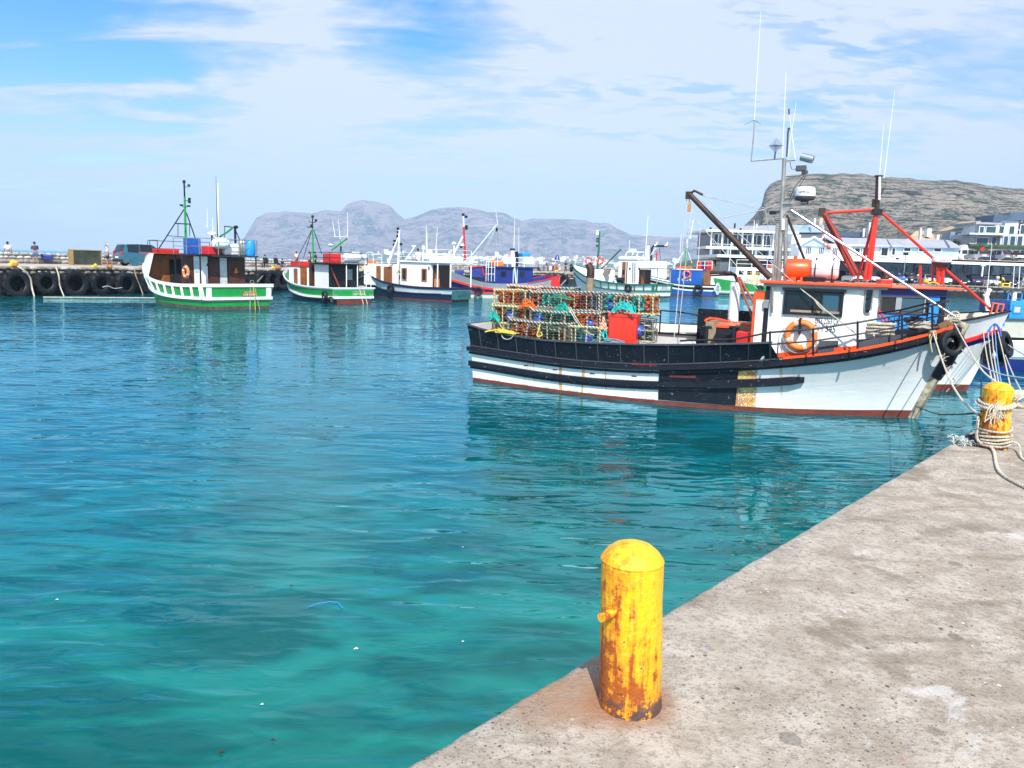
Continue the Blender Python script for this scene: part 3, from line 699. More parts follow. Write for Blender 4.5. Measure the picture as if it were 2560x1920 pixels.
orange_b = M('life_ring_orange', (.80, .20, .03), .5, var=.1, scale=14)
def mast_cam(b, pts, r): b.tube(pts, r, 8)
def tyre(label, loc, axis, R_=.8, wd=.4, group='tyre fenders', lugs=24, parent=None, rope=True, cat='tyre'):
    z, y = None, None
    o = thing('tyre', label, cat, loc, 0, group) if parent is None else thing('tyre', None, None, loc)
    if parent is not None: o.parent = parent
    o.rotation_euler = Vector(axis).to_track_quat('Z', 'Y').to_euler()
    key = ('ty', round(wd / R_, 2), lugs)
    if key not in SMESH:
        b = MB(); w_ = wd / R_ / 2
        b.lathe([(.50, -w_ * .75), (.56, -w_ * .98), (.75, -w_ * 1.12), (.90, -w_ * .98), (.955, -w_ * .6), (.965, 0), (.955, w_ * .6), (.90, w_ * .98), (.75, w_ * 1.12), (.56, w_ * .98), (.50, w_ * .75), (.54, w_ * .5), (.72, w_ * .6), (.86, 0), (.72, -w_ * .6), (.54, -w_ * .5), (.50, -w_ * .75)], 40, close=False)
        c_ = b.build('casing', rubber, None, smooth=True); me1 = c_.data; bpy.data.objects.remove(c_)
        b = MB()
        for k in range(lugs):
            a = 2 * math.pi * k / lugs; X = Matrix.Rotation(a, 4, 'Z') @ Matrix.Translation((.965, 0, 0)); sg = 1 if k % 2 else -1
            b.box(-.03, .035, -.055, .055, -.05 if sg > 0 else -w_ * .95, w_ * .95 if sg > 0 else .05, 0, X @ Matrix.Rotation(.35 * sg, 4, 'X'))
            b.box(-.10, .0, -.05, .05, w_ * .7 if sg > 0 else -w_ * 1.08, w_ * 1.08 if sg > 0 else -w_ * .7, 0, X @ Matrix.Rotation(.1, 4, 'X'))
        c_ = b.build('tread', rubber, None); me2 = c_.data; bpy.data.objects.remove(c_); SMESH[key] = (me1, me2)
    for nm, me in zip(('casing', 'tread'), SMESH[key]):
        if lugs < 20 and nm == 'tread': continue
        q = bpy.data.objects.new(nm, me); COL.objects.link(q); q.parent = o; q.scale = (R_, R_, R_)
    return o
def skinned(name, joints, edges, mat_, parent=None, sub=1, root=0):
    me = bpy.data.meshes.new(name); me.from_pydata([j[0] for j in joints], edges, []); me.materials.append(mat_)
    o = bpy.data.objects.new(name, me); COL.objects.link(o); o.parent = parent
    s_ = o.modifiers.new('skin', 'SKIN'); s_.use_smooth_shade = True
    lay = me.skin_vertices[0] if len(me.skin_vertices) else None
    if lay is None:
        bm = __import__('bmesh').new(); bm.from_mesh(me); bm.verts.layers.skin.verify(); bm.to_mesh(me); bm.free(); lay = me.skin_vertices[0]
    for i, j in enumerate(joints):
        r_ = j[1] if isinstance(j[1], tuple) else (j[1], j[1]); lay.data[i].radius = r_; lay.data[i].use_root = (i == root)
    q = o.modifiers.new('sub', 'SUBSURF'); q.levels = sub; q.render_levels = sub
    return o
# ================================================================== MAIN BOAT (black and white)
FM = Frame(-.52, 19.51, D2R(-25.4))
S_ = lambda p_: p_
zs = lerpf([(0, 1.40), (.07, 1.29), (.2, 1.20), (.33, 1.22), (.5, 1.30), (.62, 1.40), (.73, 1.51), (.85, 1.68), (1, 1.98)])
HM = Hull(9.55, zs, lerpf([(0, 1.02), (.25, 1.42), (.5, 1.52), (.7, 1.22), (.85, .66), (.95, .23), (1, .05)]),
          lerpf([(0, 1.24), (.25, 1.62), (.5, 1.76), (.7, 1.74), (.85, 1.42), (.95, .80), (1, .10)]), rake=.72, srake=.07, e=2.1)
MB_ = thing('fishing_boat', 'black and white wooden fishing boat with orange trimmed wheelhouse and lobster traps stacked aft', 'fishing boat', FM.o, FM.a, 'fishing boats moored in the harbour')
def zat(s, px, py):                                                 # height of a pixel on the starboard skin near station s
    return FM.Q(px, py, -HM.p(s, zs(s) * .8, 1).y).z
# rail line (bulwark top), strake and bands as heights over s
zstr = lerpf([(0, .80), (.15, .75), (.3, .72), (.48, .78), (.6, .90), (.73, 1.07), (.85, 1.29), (.92, 1.50), (1, 1.84)])     # main black strake
zb2 = lerpf([(0, .44), (.3, .37), (.5, .44), (.7, .62), (.8, .75)])
zboot = lerpf([(0, .08), (.3, .07), (.6, .09), (.85, .11), (1, .16)])
zero = lambda s: 0.; zneg = lambda s: -.65
whull = bpy.data.materials.new('white_hull_paint'); whull.use_nodes = True; t = NT(whull.node_tree); p = whull.node_tree.nodes['Principled BSDF']
vec = t.n('ShaderNodeTexCoord').outputs['Object']; vx, vy, vz = t.sep(vec)
nz = t.noise(vec, 3.5, 6, .6); c = t.mix(nz, (.72, .74, .74), (.82, .83, .83))
# rust runs below the fittings
runs = t.noise(t.comb(t.math('MULTIPLY', vx, 1.), 0., t.math('MULTIPLY', vz, .10)), 7.5, 3, .5)
nn = t.noise(vec, 30, 5, .6)
k = t.math('MULTIPLY', t.rng(t.math('ADD', runs, t.math('MULTIPLY', nn, .10)), .635, .69), t.rng(vx, 7.6, 6.9))
k = t.math('MULTIPLY', k, t.rng(vx, 1.2, 2.2))
c = t.mix(t.math('MULTIPLY', k, .9), c, t.mix(nn, (.75, .42, .06), (.42, .14, .02)))
wk = t.math('MULTIPLY', t.rng(t.math('ABSOLUTE', t.math('SUBTRACT', vx, 6.50)), .24, .16), t.rng(nn, .36, .50))
c = t.mix(wk, c, t.mix(t.rng(nz, .4, .6), (.78, .45, .05), (.40, .13, .02)))
sc = t.rng(t.math('ADD', vz, t.math('MULTIPLY', nn, .14)), .20, .10); sc = t.math('MULTIPLY', sc, t.rng(nz, .42, .56)); sc = t.math('MULTIPLY', sc, t.rng(vx, 6., 4.5))
c = t.mix(sc, c, (.10, .085, .02))
sv = t.rng(t.noise(t.mapping(vec, scale=(1, 1, 6)), 9, 6, .6), .55, .72); c = t.mix(t.math('MULTIPLY', sv, .4), c, (.42, .41, .38))
pl = t.math('FRACT', t.math('MULTIPLY', t.math('SUBTRACT', vz, t.math('MULTIPLY', t.math('POWER', t.math('SUBTRACT', t.math('MULTIPLY', vx, .1), .4), 2.), 1.6)), 8.)); pl = t.rng(t.math('ABSOLUTE', t.math('SUBTRACT', pl, .5)), .46, .5); c = t.mix(t.math('MULTIPLY', pl, .28), c, (.3, .3, .29))
sm_ = t.rng(t.noise(t.mapping(vec, scale=(1, 1, .5)), 1.7, 6, .65, .5), .52, .68); c = t.mix(t.math('MULTIPLY', sm_, .35), c, (.50, .53, .54))
c = t.mix(t.rng(vx, 6.7, 7.5, 0., .45), c, (.50, .53, .54)); t.set(p, 'Base Color', c); p.inputs['Roughness'].default_value = .38; t.set(p, 'Normal', t.bump(t.noise(t.mapping(vec, scale=(.3, 1, 2.2)), 5, 3, .5), .25, .02))  # white greyed towards the bow, its shade put into the paint colour
ztop = lambda s: zs(s) if s < .725 else zstr(s) + .05
bands = [(zneg, zero, 1, 3), (zero, zboot, 1, 1), (zboot, zstr, 0, 8), (zstr, ztop, 2, 3)]
HM.skin(bands, 44).build('hull', [whull, redox, black], MB_, smooth=True)
HM.inner(lambda s: min(zstr(s), .62), ztop, -.05, s1=.715).build('bulwark_lining', white, MB_)
deckm = M('deck_boards', (.20, .15, .12), .8, var=.4, scale=5)
HM.deck(lambda s: .45 if s < .66 else zstr(s) - .0).build('deck', deckm, MB_)
HM.strake(lambda s: zs(s) - .01, .022, .035, 0, .72).build('rail_cap', dgrey, MB_)
b = HM.strake(zstr, .085, .10); b2 = HM.strake(lambda s: zstr(s) - .10, .05, .05); b.add(b2.v, b2.f); b.build('rubbing_strake', black, MB_)
HM.strake(lambda s: zstr(s) + .075, .018, .022).build('strake_bead', dgrey, MB_)
b = HM.strake(zb2, .075, .12, 0, .62, both=True); b2 = HM.strake(lambda s: zb2(s) - .09, .045, .07, 0, .62); b.add(b2.v, b2.f); b.build('lower_strake', black, MB_)
for sd_ in (-1, 1):                                                  # tapered forward end of the lower strake
    b = MB(); vs = []
    for i in range(9):
        s = .60 + .185 * i / 8; q = HM.p(s, zb2(s), sd_, .0); w_ = .09 - .02 * (i == 8); hh = .085 - .03 * (i == 8)
        vs += [q + Vector((0, -sd_ * .03, -hh)), q + Vector((0, sd_ * w_, -hh)), q + Vector((0, sd_ * w_, hh)), q + Vector((0, -sd_ * .03, hh))]
    b.add(vs, [(i * 4 + k, i * 4 + (k + 1) % 4, i * 4 + 4 + (k + 1) % 4, i * 4 + 4 + k) for i in range(8) for k in range(4)] + [(0, 1, 2, 3), (35, 34, 33, 32)]); b.build('fender_block', black, MB_)
for sd_ in (-1, 1):                                                  # black sheathing plate amidships
    b = MB(); vs = []; n_ = 10
    for i in range(n_ + 1):
        s = .497 + .163 * i / n_
        for k in range(7): vs.append(HM.p(s, .10 + (zstr(s) - .10) * k / 6, sd_, .018))
    b.add(vs, [(i * 7 + k, (i + 1) * 7 + k, (i + 1) * 7 + k + 1, i * 7 + k + 1) for i in range(n_) for k in range(6)])
    for s in (.497, .66):
        b.add([HM.p(s, .1, sd_, .018), HM.p(s, zstr(s), sd_, .018), HM.p(s, zstr(s), sd_, -.02), HM.p(s, .1, sd_, -.02)], [(0, 1, 2, 3)])
    b.build('sheathing_plate', black, MB_, smooth=True)
b = MB(); q0, q1 = HM.p(.52, .64, -1, .024), HM.p(.575, .66, -1, .024); b.add([q0 + Vector((0, 0, -.035)), q1 + Vector((0, 0, -.035)), q1 + Vector((0, 0, .045)), q0 + Vector((0, 0, .045))], [(0, 1, 2, 3)]); b.build('scupper_cover', M('dark_red', (.12, .012, .01), .6), MB_)
for i in range(14):                                                  # vertical joint straps on the bulwark
    s = .035 + i * .0535; b = MB(); a = HM.p(s, zstr(s) + .05, -1, .010); c_ = HM.p(s, zs(s) - .02, -1, .010); b.tube([a, c_], .012, 5)
    a = HM.p(s, zstr(s) + .05, 1, .010); c_ = HM.p(s, zs(s) - .02, 1, .010); b.tube([a, c_], .012, 5); b.build('joint_strap', dgrey, MB_)
for s in (.165, .245, .34, .44):                                  # scupper slots
    b = MB(); q = HM.p(s, zstr(s) - .20, -1, .004); b.cbox(q, (.11, .01, .02)); b.build('scupper', blackm, MB_)
b = MB()                                                             # red paint marks on the strake
for s0_, s1_ in ((.435, .47), (.474, .49)):
    q0, q1 = HM.p(s0_, zstr(s0_) + .055, -1, .088), HM.p(s1_, zstr(s1_) + .055, -1, .088); b.add([q0, q1, q1 + Vector((0, .06, .001)), q0 + Vector((0, .06, .001))], [(0, 1, 2, 3)])
b.build('paint_mark', red, MB_)
# stem post, rubber sleeve
b = MB(); pts = [HM.p(1, z, -1) + Vector((.05, 0, 0)) for z in (-.4, 0., .4, .8, 1.2, 1.6, 1.98)]; 
for q in pts: q.y = 0
b.tube(pts, [.10, .10, .105, .11, .12, .12, .11], 10); b.build('stem_post', M('worn_stem_timber', (.42, .38, .28), .6, var=.6, scale=9, rust=.35, bump=.01), MB_, smooth=True)
b = MB(); b.tube([pts[3] + Vector((.03, 0, .05)), pts[4] + Vector((.04, 0, .0)), pts[5] + Vector((.02, 0, -.02))], [.12, .15, .16], 12); b.build('stem_fender', rubber, MB_, smooth=True)
# cap in orange along the foredeck
HM.strake(lambda s: zstr(s) + .085, .035, .048, .74, .99, transom=False).build('orange_gunwale', orange, MB_)
b = MB()                                                             # grey inner bulwark plate at the foredeck
for sd_ in (-1, 1):
    vs = []
    for i in range(13):
        s = .80 + .17 * i / 12; q = HM.p(s, zstr(s), sd_, -.10); hh = .34 * (1 - i / 12 * .6); vs += [q + Vector((0, 0, -.05)), q + Vector((0, 0, hh)), q + Vector((0, -sd_ * .03, hh)), q + Vector((0, -sd_ * .03, -.05))]
    b.add(vs, [(i * 4 + k, i * 4 + (k + 1) % 4, i * 4 + 4 + (k + 1) % 4, i * 4 + 4 + k) for i in range(12) for k in range(4)] + [(0, 1, 2, 3), (51, 50, 49, 48)])
b.build('foredeck_coaming', dgrey, MB_)
# ---- wheelhouse
WY = -1.05
def Q(px, py, y=0.): return FM.Q(px, py, y)
wl0, wl1 = Q(1916, 800, WY), Q(2139, 800, WY); rz = Q(2010, 712, WY).z; wx0, wx1 = wl0.x, wl1.x
WB = .95
b = MB(); fx = wx1; ch = .36
poly = [(wx0, WY), (fx, WY), (fx + ch, WY + .50), (fx + ch, -WY - .50), (fx, -WY), (wx0, -WY)]
b.prism([(x, y, 1.43) for x, y in poly], (0, 0, rz - 1.43)); b.box(wx0, fx - .62, WY + .0, -WY, .95, 1.431); wh = b.build('wheelhouse', white, MB_, bevel=.012)
rt_ = MB(); z0 = rz
poly = [(wx0 - .16, WY - .14), (fx + .08, WY - .14), (fx + ch + .22, WY + .42), (fx + ch + .22, -WY - .42), (fx + .08, -WY + .14), (wx0 - .16, -WY + .14)]
rt_.prism([(x, y, z0) for x, y in poly], (0, 0, .055)); rt_.build('roof', orange, MB_, bevel=.012); RZ = z0 + .055
b = MB(); poly = [(wx0 - .1, WY - .09), (fx + .04, WY - .09), (fx + ch + .15, WY + .44), (fx + ch + .15, -WY - .44), (fx + .04, -WY + .09), (wx0 - .1, -WY + .09)]
b.prism([(x, y, z0 - .05) for x, y in poly], (0, 0, .048)); b.build('roof_edge', grey, MB_)
b = MB()                                                             # orange base band
for (xa, ya, xb, yb) in ((wx0 + .1, WY - .006, fx, WY - .006), (fx, WY - .006, fx + ch + .006, WY + .50), (fx + ch + .006, WY + .5, fx + ch + .006, -WY - .5)):
    s = .7; za = Q(1940, 890, WY).z; zb = Q(2149, 868, WY).z
    la = za + (zb - za) * (xa - wx0) / (fx - wx0); lb = za + (zb - za) * (xb - wx0) / (fx - wx0)
    n_ = Vector((yb - ya, -(xb - xa), 0)).normalized() * .012
    b.add([Vector((xa, ya, la - .07)), Vector((xb, yb, lb - .07)), Vector((xb, yb, lb + .015)), Vector((xa, ya, la + .015)), Vector((xa, ya, la - .07)) + n_, Vector((xb, yb, lb - .07)) + n_, Vector((xb, yb, lb + .015)) + n_, Vector((xa, ya, la + .015)) + n_], [(4, 5, 6, 7), (3, 7, 6, 2), (0, 4, 7, 3), (1, 2, 6, 5)])
b.build('base_band', orange, MB_)
a, c_ = Q(1965, 728, WY), Q(2102, 789, WY)
wn = window(wh, ((a.x + c_.x) / 2, WY - .004, (a.z + c_.z) / 2), (1, 0, 0), (0, 0, 1), c_.x - a.x, a.z - c_.z, blackm, gl, .05, .06)
b = MB(); b.panel(((a.x + c_.x) / 2, WY - .03, a.z + .045), (1, 0, 0), (0, 0, 1), c_.x - a.x + .12, .05, .09); b.build('drip_rail', blackm, wh)
xx = a.x + (c_.x - a.x) * .80; b = MB(); b.panel((xx, WY - .024, (a.z + c_.z) / 2 + .01), (1, 0, 0), (0, 0, 1), (c_.x - a.x) * .28, (a.z - c_.z) * .80, .008); b.build('pane', glb, wh)
b = MB(); b.panel(((a.x + c_.x) / 2 + .05, WY - .032, c_.z + .05), (1, 0, 0), (0, 0, 1), (c_.x - a.x) * .88, .045, .01); b.build('window_sill', plank, wh)
for k in (.5, .655): b = MB(); b.panel((a.x + (c_.x - a.x) * k, WY - .026, (a.z + c_.z) / 2), (1, 0, 0), (0, 0, 1), .03, (a.z - c_.z) * .9, .03); b.build('mullion', blackm, wh)
u = Vector((ch, .50, 0)).normalized()
def oval(parent, c, u, wd, h, name='oval_window'):
    c = Vector(c); v = Vector((0, 0, 1)); n = u.cross(v); P = []
    for k in range(20):
        a_ = 2 * math.pi * k / 20; sx = abs(math.cos(a_)) ** .5 * math.copysign(1, math.cos(a_)); sy = abs(math.sin(a_)) ** .6 * math.copysign(1, math.sin(a_)); P.append(c + u * sx * wd / 2 + v * sy * h / 2)
    b = MB(); b.tube([q + n * .01 for q in P], .02, 6, closed=True); f = b.build(name, galv, parent, smooth=True)
    b = MB(); b.prism([q for q in P], n * .012); b.build('pane', gl, f)
oval(wh, Vector((fx, WY, 0)) + u * .30 + Vector((0, 0, Q(2165, 750, WY).z)), u, .22, .56)
oval(wh, (fx + ch + .003, WY + .78, Q(2165, 750, WY).z), Vector((0, 1, 0)), .34, .54)
oval(wh, (fx + ch + .003, 0, Q(2165, 750, WY).z), Vector((0, 1, 0)), .34, .54)
ink = M('black_lettering', (.012, .012, .015), .6)
a, c_ = Q(2039, 796, WY), Q(2097, 810, WY)
text_mesh('DTS 2263 CR', 'lettering', ink, wh, ((a.x + c_.x) / 2, WY - .003, (a.z + c_.z) / 2), (1, 0, 0), (0, 0, 1), .12, width=c_.x - a.x)
a, c_ = Q(2037, 814, WY), Q(2088, 829, WY)
text_mesh('BH 345', 'lettering', ink, wh, ((a.x + c_.x) / 2, WY - .003, (a.z + c_.z) / 2), (1, 0, 0), (0, 0, 1), .135, width=c_.x - a.x)
c_ = Q(2002, 838, WY - .10)
lb = lifebuoy('large orange life ring hung on the white wheelhouse wall beside black lettering', FM.wor(c_), (D2R(90), 0, FM.a), .315, .062)
b = MB(); c_ = Q(2001, 815, WY - .02); b.box(c_.x - .02, c_.x + .02, WY - .17, WY - .01, c_.z - .16, c_.z + .16); b.build('ring_bracket', blackm, wh)
# aft locker / door with orange frame
a, c_ = Q(1886, 745, WY + .02), Q(1914, 848, WY + .02)
b = MB(); b.box(a.x - .02, wx0 - .01, WY + .02, WY + .62, .5, Q(1886, 728, WY).z); b.build('aft_locker', orange, MB_, bevel=.01)
b = MB(); b.box(a.x + .04, wx0 - .07, WY - .005, WY + .021, .62, a.z - .03); b.build('locker_door', white, MB_, bevel=.008)
b = MB(); b.box(wx0 - .055, wx0 + .03, WY - .02, WY + .015, .55, Q(1920, 715, WY).z); b.build('corner_post', blackm, MB_)
b = MB(); a, c_ = Q(1932, 690, WY - .06), Q(1930, 782, WY - .06); b.tube([a, c_], .025, 4); b.tube([Q(1942, 560, WY - .06), a], .02, 6); b.build('stay_channel', galv, MB_)
b = MB(); c_ = Q(1915, 760, WY - .03); b.cbox(c_, (.10, .08, .17)); b.build('junction_box', galv, MB_, bevel=.01)
# roof gear
def onroof(px, py, y): q = Q(px, py, y); return q
ty_ = -.55
c0 = Q(1967, 677, ty_); c1 = Q(2020, 677, ty_); rr = .215
tank = MB(); tank.lathe([(.001, -.015), (rr * .9, -.01), (rr, .01), (rr, c1.x - c0.x), (rr * .8, c1.x - c0.x + .05), (.001, c1.x - c0.x + .07)], 28, Matrix.Translation((c0.x, ty_, RZ + rr + .03)) @ Matrix.Rotation(D2R(90), 4, 'Y'), close=False)
tk = thing('fuel_tank', 'orange drum tank lying on the wheelhouse roof', 'tank', FM.wor((c0.x, ty_, RZ)), FM.a)
def shift(mb, v): mb.v = [tuple(Vector(q) - Vector(v)) for q in mb.v]; return mb
o3 = Vector((c0.x, ty_, RZ)); shift(tank, o3).build('drum', orange, tk, smooth=True)
b = MB(); b.torus((c0.x + .01, ty_, RZ + rr + .03), rr * .97, .012, (1, 0, 0), 28, 6); b.cyl((c0.x + .15, ty_, RZ + 2 * rr), (c0.x + .15, ty_, RZ + 2 * rr + .09), .035); shift(b, o3).build('rim', orange, tk, smooth=True)
b = MB(); b.prism([(c0.x + .10, ty_ - .17, RZ), (c0.x + .10, ty_ + .17, RZ), (c0.x + .10, ty_ + .12, RZ + .26), (c0.x + .10, ty_ - .12, RZ + .26)], (.10, 0, 0)); b.prism([(c1.x - .12, ty_ - .17, RZ), (c1.x - .12, ty_ + .17, RZ), (c1.x - .12, ty_ + .12, RZ + .26), (c1.x - .12, ty_ - .12, RZ + .26)], (.08, 0, 0)); shift(b, o3).build('cradle', orange, tk)
c0 = Q(2026, 676, -.5); c1 = Q(2098, 676, -.5); ln = c1.x - c0.x
lr = thing('life_raft_canister', 'white life raft canister strapped to the wheelhouse roof beside the orange drum', 'life raft', FM.wor((c0.x + ln / 2, -.45, RZ)), FM.a)
b = MB()
for up_, mi in ((1, 0), (-1, 1)):
    vs = []; n_ = 10; secs = [(-.5, .10, .10), (-.47, .25, .17), (-.40, .29, .20), (0, .30, .205), (.40, .29, .20), (.47, .25, .17), (.5, .10, .10)]
    for x, hw, hh in secs:
        for k in range(n_ + 1):
            a_ = math.pi * k / n_; cx = math.copysign(abs(math.cos(a_)) ** .6, math.cos(a_)); sy = math.sin(a_) ** .7 if k not in (0, n_) else 0
            vs.append((x * ln, cx * hw, .27 + up_ * (sy * hh + .004)))
    fs = [(i * (n_ + 1) + k, i * (n_ + 1) + k + 1, (i + 1) * (n_ + 1) + k + 1, (i + 1) * (n_ + 1) + k) for i in range(6) for k in range(n_)]
    bb = MB(); bb.add(vs, fs); bb.build('upper_shell' if up_ > 0 else 'lower_shell', white_clean if up_ > 0 else M('chalky_white', (.78, .70, .70), .5), lr, smooth=True)
b = MB()
for q in (-.3, .3): b.box(q * ln - .02, q * ln + .02, -.31, .31, .0, .05); b.tube([(q * ln, -.31, .03), (q * ln, -.32, .3), (q * ln, -.2, .48), (q * ln, .2, .48), (q * ln, .32, .3), (q * ln, .31, .03)], .012, 5)
b.build('cradle', blackm, lr)
b = MB(); q = Q(2035, 696, -.98); b.cbox((q.x, -.98, RZ + .06), (.42, .12, .09)); b.tube([(q.x + .2, -.98, RZ + .05), (q.x + .75, -.98, RZ + .03)], .012, 6); b.build('searchlight', blackm, MB_, bevel=.01)
# ---- mast and rig
mb = MB(); top = Q(1961, 396, 0); foot = Vector((top.x - .02, 0, RZ)); foot.x = Q(1950, 650, 0).x
mb.tube([foot, top], [.055, .04], 12); mast = mb.build('mast', galv, MB_, smooth=True)
b = MB(); a = Q(1964, 545, 0); b.tube([Vector((foot.x + .14, .03, RZ)), a], .045, 10); b.tube([Vector((foot.x - .07, -.03, RZ)), Q(1945, 560, 0)], .03, 8); b.build('mast_leg', galv, MB_, smooth=True)
b = MB(); b.tube([Q(1957, 547, -.05), Q(1957, 575, -.05)], .035, 10); b.build('mast_light_tube', white, MB_, smooth=True)
arm = [Q(1951, 398), Q(1913, 400), Q(1877, 403), Q(1880, 402), Q(1885, 330), Q(1886, 298)]
b = MB(); b.tube([top, Q(1913, 400), Q(1877, 403)], .014, 6); b.tube([Q(1878, 403), Q(1885, 330), Q(1886, 300)], .014, 6)
b.tube([Q(1886, 300), Q(1861, 312)], .006, 4); b.tube([Q(1886, 300), Q(1903, 312)], .006, 4); b.tube([Q(1886, 300), Q(1896, 306, -.1)], .006, 4); b.build('antenna_arm', galv, MB_, smooth=True)
for (x0_, y0_, x1_, y1_, r_) in ((1886, 300, 1902, 29, .007), (1955, 422, 1965, 181, .009), (1969, 392, 1991, 256, .007), (1988, 398, 1972, 272, .009)):
    b = MB(); b.tube([Q(x0_, y0_), Q(x1_, y1_)], [r_, r_ * .5], 6); b.build('whip_antenna', white_clean, MB_)
b = MB(); b.tube([Q(1967, 392), Q(1970, 330), Q(1973, 320)], .02, 6); b.cbox(Q(1972, 322), (.05, .05, .04)); b.tube([Q(1972, 272), Q(1973, 286)], .018, 6); b.build('aerial_mount', dgrey, MB_)
c_ = Q(1940, 364); r_ = .15; b = MB()                                 # radar reflector: octahedral plates
for pl in ((Vector((1, 0, 0)), Vector((0, 0, 1))), (Vector((0, 1, 0)), Vector((0, 0, 1))), (Vector((1, 0, 0)), Vector((0, 1, 0)))):
    u1, u2 = pl; n_ = u1.cross(u2) * .006; b.prism([c_ + u1 * r_ - n_ / 2, c_ + u2 * r_ * 1.05 - n_ / 2, c_ - u1 * r_ - n_ / 2, c_ - u2 * r_ * 1.05 - n_ / 2], n_)
b.build('radar_reflector', alu, MB_); b = MB(); b.tube([c_ - Vector((0, 0, .12)), Q(1936, 399)], .018, 6); b.build('reflector_post', dgrey, MB_)
b = MB(); b.tube([Q(1963, 441), Q(2014, 436)], .022, 8); b.tube([Q(2014, 438), Q(2016, 418)], .02, 8); b.tube([Q(1963, 402), Q(1988, 400)], .02, 6); b.build('lamp_arm', galv, MB_, smooth=True)
c_ = Q(2017, 395); b = MB(); dx_ = Vector((.95, -.1, -.28)).normalized(); b.tube([c_ - dx_ * .12, c_ + dx_ * .12], .085, 14); b.tube([c_ + dx_ * .12, c_ + dx_ * .135], .075, 14); b.build('floodlight', alu, MB_, smooth=True)
b = MB(); c_ = Q(2003, 421); b.cbox(c_, (.20, .14, .11)); b.cbox(Q(2012, 430), (.12, .1, .06)); b.build('deck_lamp', dgrey, MB_, bevel=.01)
b = MB(); b.tube([Q(1975, 405), Q(1978, 422), Q(1987, 425), Q(1994, 415)], .006, 4); b.tube([Q(2010, 440), Q(1985, 470), Q(1966, 520)], .006, 4); b.tube([Q(2014, 440), Q(1990, 480), Q(1966, 522)], .006, 4); b.build('cable', blackm, MB_)
c_ = Q(2013, 486); b = MB(); b.lathe([(.001, -.09), (.17, -.09), (.20, -.05), (.205, 0), (.19, .12), (.16, .145), (.001, .15)], 30, Matrix.Translation(c_), close=False); dm = b.build('radar_dome', white_clean, MB_, smooth=True)
b = MB(); b.lathe([(.17, -.12), (.195, -.092), (.208, -.05), (.206, -.045)], 30, Matrix.Translation(c_)); b.cyl(c_ + Vector((0, 0, -.2)), c_ + Vector((0, 0, -.1)), .08); b.build('dome_base', dgrey, dm)
text_mesh('SIMRAD', 'lettering', ink, dm, c_ + Vector((.0, -.203, .035)), (1, 0, 0), (0, 0, 1), .05, width=.24)
a, c2, c3, c4_ = Q(1958, 508), Q(2018, 506), Q(1982, 515), Q(1957, 541)
b = MB(); b.prism([a + Vector((0, -.03, 0)), c3 + Vector((0, -.03, .02)), c4_ + Vector((0, -.03, 0))], (0, .06, 0)); b.prism([a + Vector((0, -.08, 0)), c2 + Vector((0, -.08, 0)), c2 + Vector((0, .08, 0)), a + Vector((0, .08, 0))], (0, 0, -.025)); b.build('radar_bracket', galv, MB_)
b = MB(); b.cbox(Q(1932, 532), (.13, .1, .07)); b.tube([Q(1932, 532), Q(1950, 528)], .012, 5); b.tube([Q(1935, 538), Q(1938, 550), Q(1945, 556)], .005, 4); b.build('deck_lamp', blackm, MB_, bevel=.02)
b = MB(); bt = Q(1724, 486, -.2); bf = Q(1926, 694, -.35); b.tube([bf, bt], [.075, .055], 12); b.build('boom', rusty, MB_, smooth=True)
b = MB(); b.cbox(bt + Vector((-.02, 0, -.02)), (.12, .09, .16)); b.tube([bt, bt + Vector((.10, 0, .08)), Q(1757, 487, -.2)], .03, 6); b.build('boom_head', rusty, MB_)
b = MB(); c_ = Q(1723, 520, -.2); b.cbox(c_, (.07, .045, .16)); b.torus(c_ + Vector((0, 0, .11)), .03, .008, (0, 1, 0), 12, 5); b.tube([c_ + Vector((0, 0, .1)), bt], .012, 5); b.build('pulley_block', M('pulley_wood', (.45, .22, .07), .5), MB_, bevel=.02)
b = MB()
for (ax, ay, bx_, by_, r_, y0_, y1_) in ((1757, 488, 1912, 520, .007, -.2, 0), (1757, 490, 1912, 525, .007, -.2, 0), (1912, 522, 1949, 509, .009, 0, 0), (1804, 545, 1912, 524, .009, -.25, 0), (1716, 500, 1685, 847, .010, -.2, -.9), (1728, 520, 1698, 812, .008, -.2, -.9), (1736, 546, 1917, 750, .009, -.2, -1.0), (1726, 520, 1736, 546, .007, -.2, -.2), (1743, 492, 2011, 730, .009, -.2, -1.15)):
    b.tube([FM.Q(ax, ay, y0_), FM.Q(bx_, by_, y1_)], r_, 5)
b.tube([FM.Q(1912, 522, 0), FM.Q(1926, 600, 0), FM.Q(1932, 690, -.4)], .006, 4)
b.build('rigging', ropeg, MB_)
b = MB(); b.rope([FM.Q(2005, 725, -1.15), FM.Q(2040, 752, -1.2), FM.Q(2066, 777, -1.25), FM.Q(2110, 810, -1.28), FM.Q(2148, 842, -1.30)], .013); b.rope([FM.Q(2035, 748, -1.2), FM.Q(2050, 768, -1.23), FM.Q(2075, 785, -1.25)], .013); b.build('lashing', ropew, MB_)
b = MB(); b.tube([FM.Q(1733, 550, -.2), FM.Q(1726, 590, -.2)], .012, 5); b.tube([FM.Q(1726, 590, -.2), FM.Q(1725, 597, -.2)], .02, 5); b.build('boom_light', white_clean, MB_)
b = MB(); b.tube([Q(1978, 526, 0), FM.Q(2388, 792, 0)], .028, 10); b.build('forestay_tube', alu, MB_, smooth=True)
b = MB(); b.tube([Q(1967, 538, 0), FM.Q(2014, 656, .3)], .028, 8); b.build('mast_brace', rusty, MB_, smooth=True)
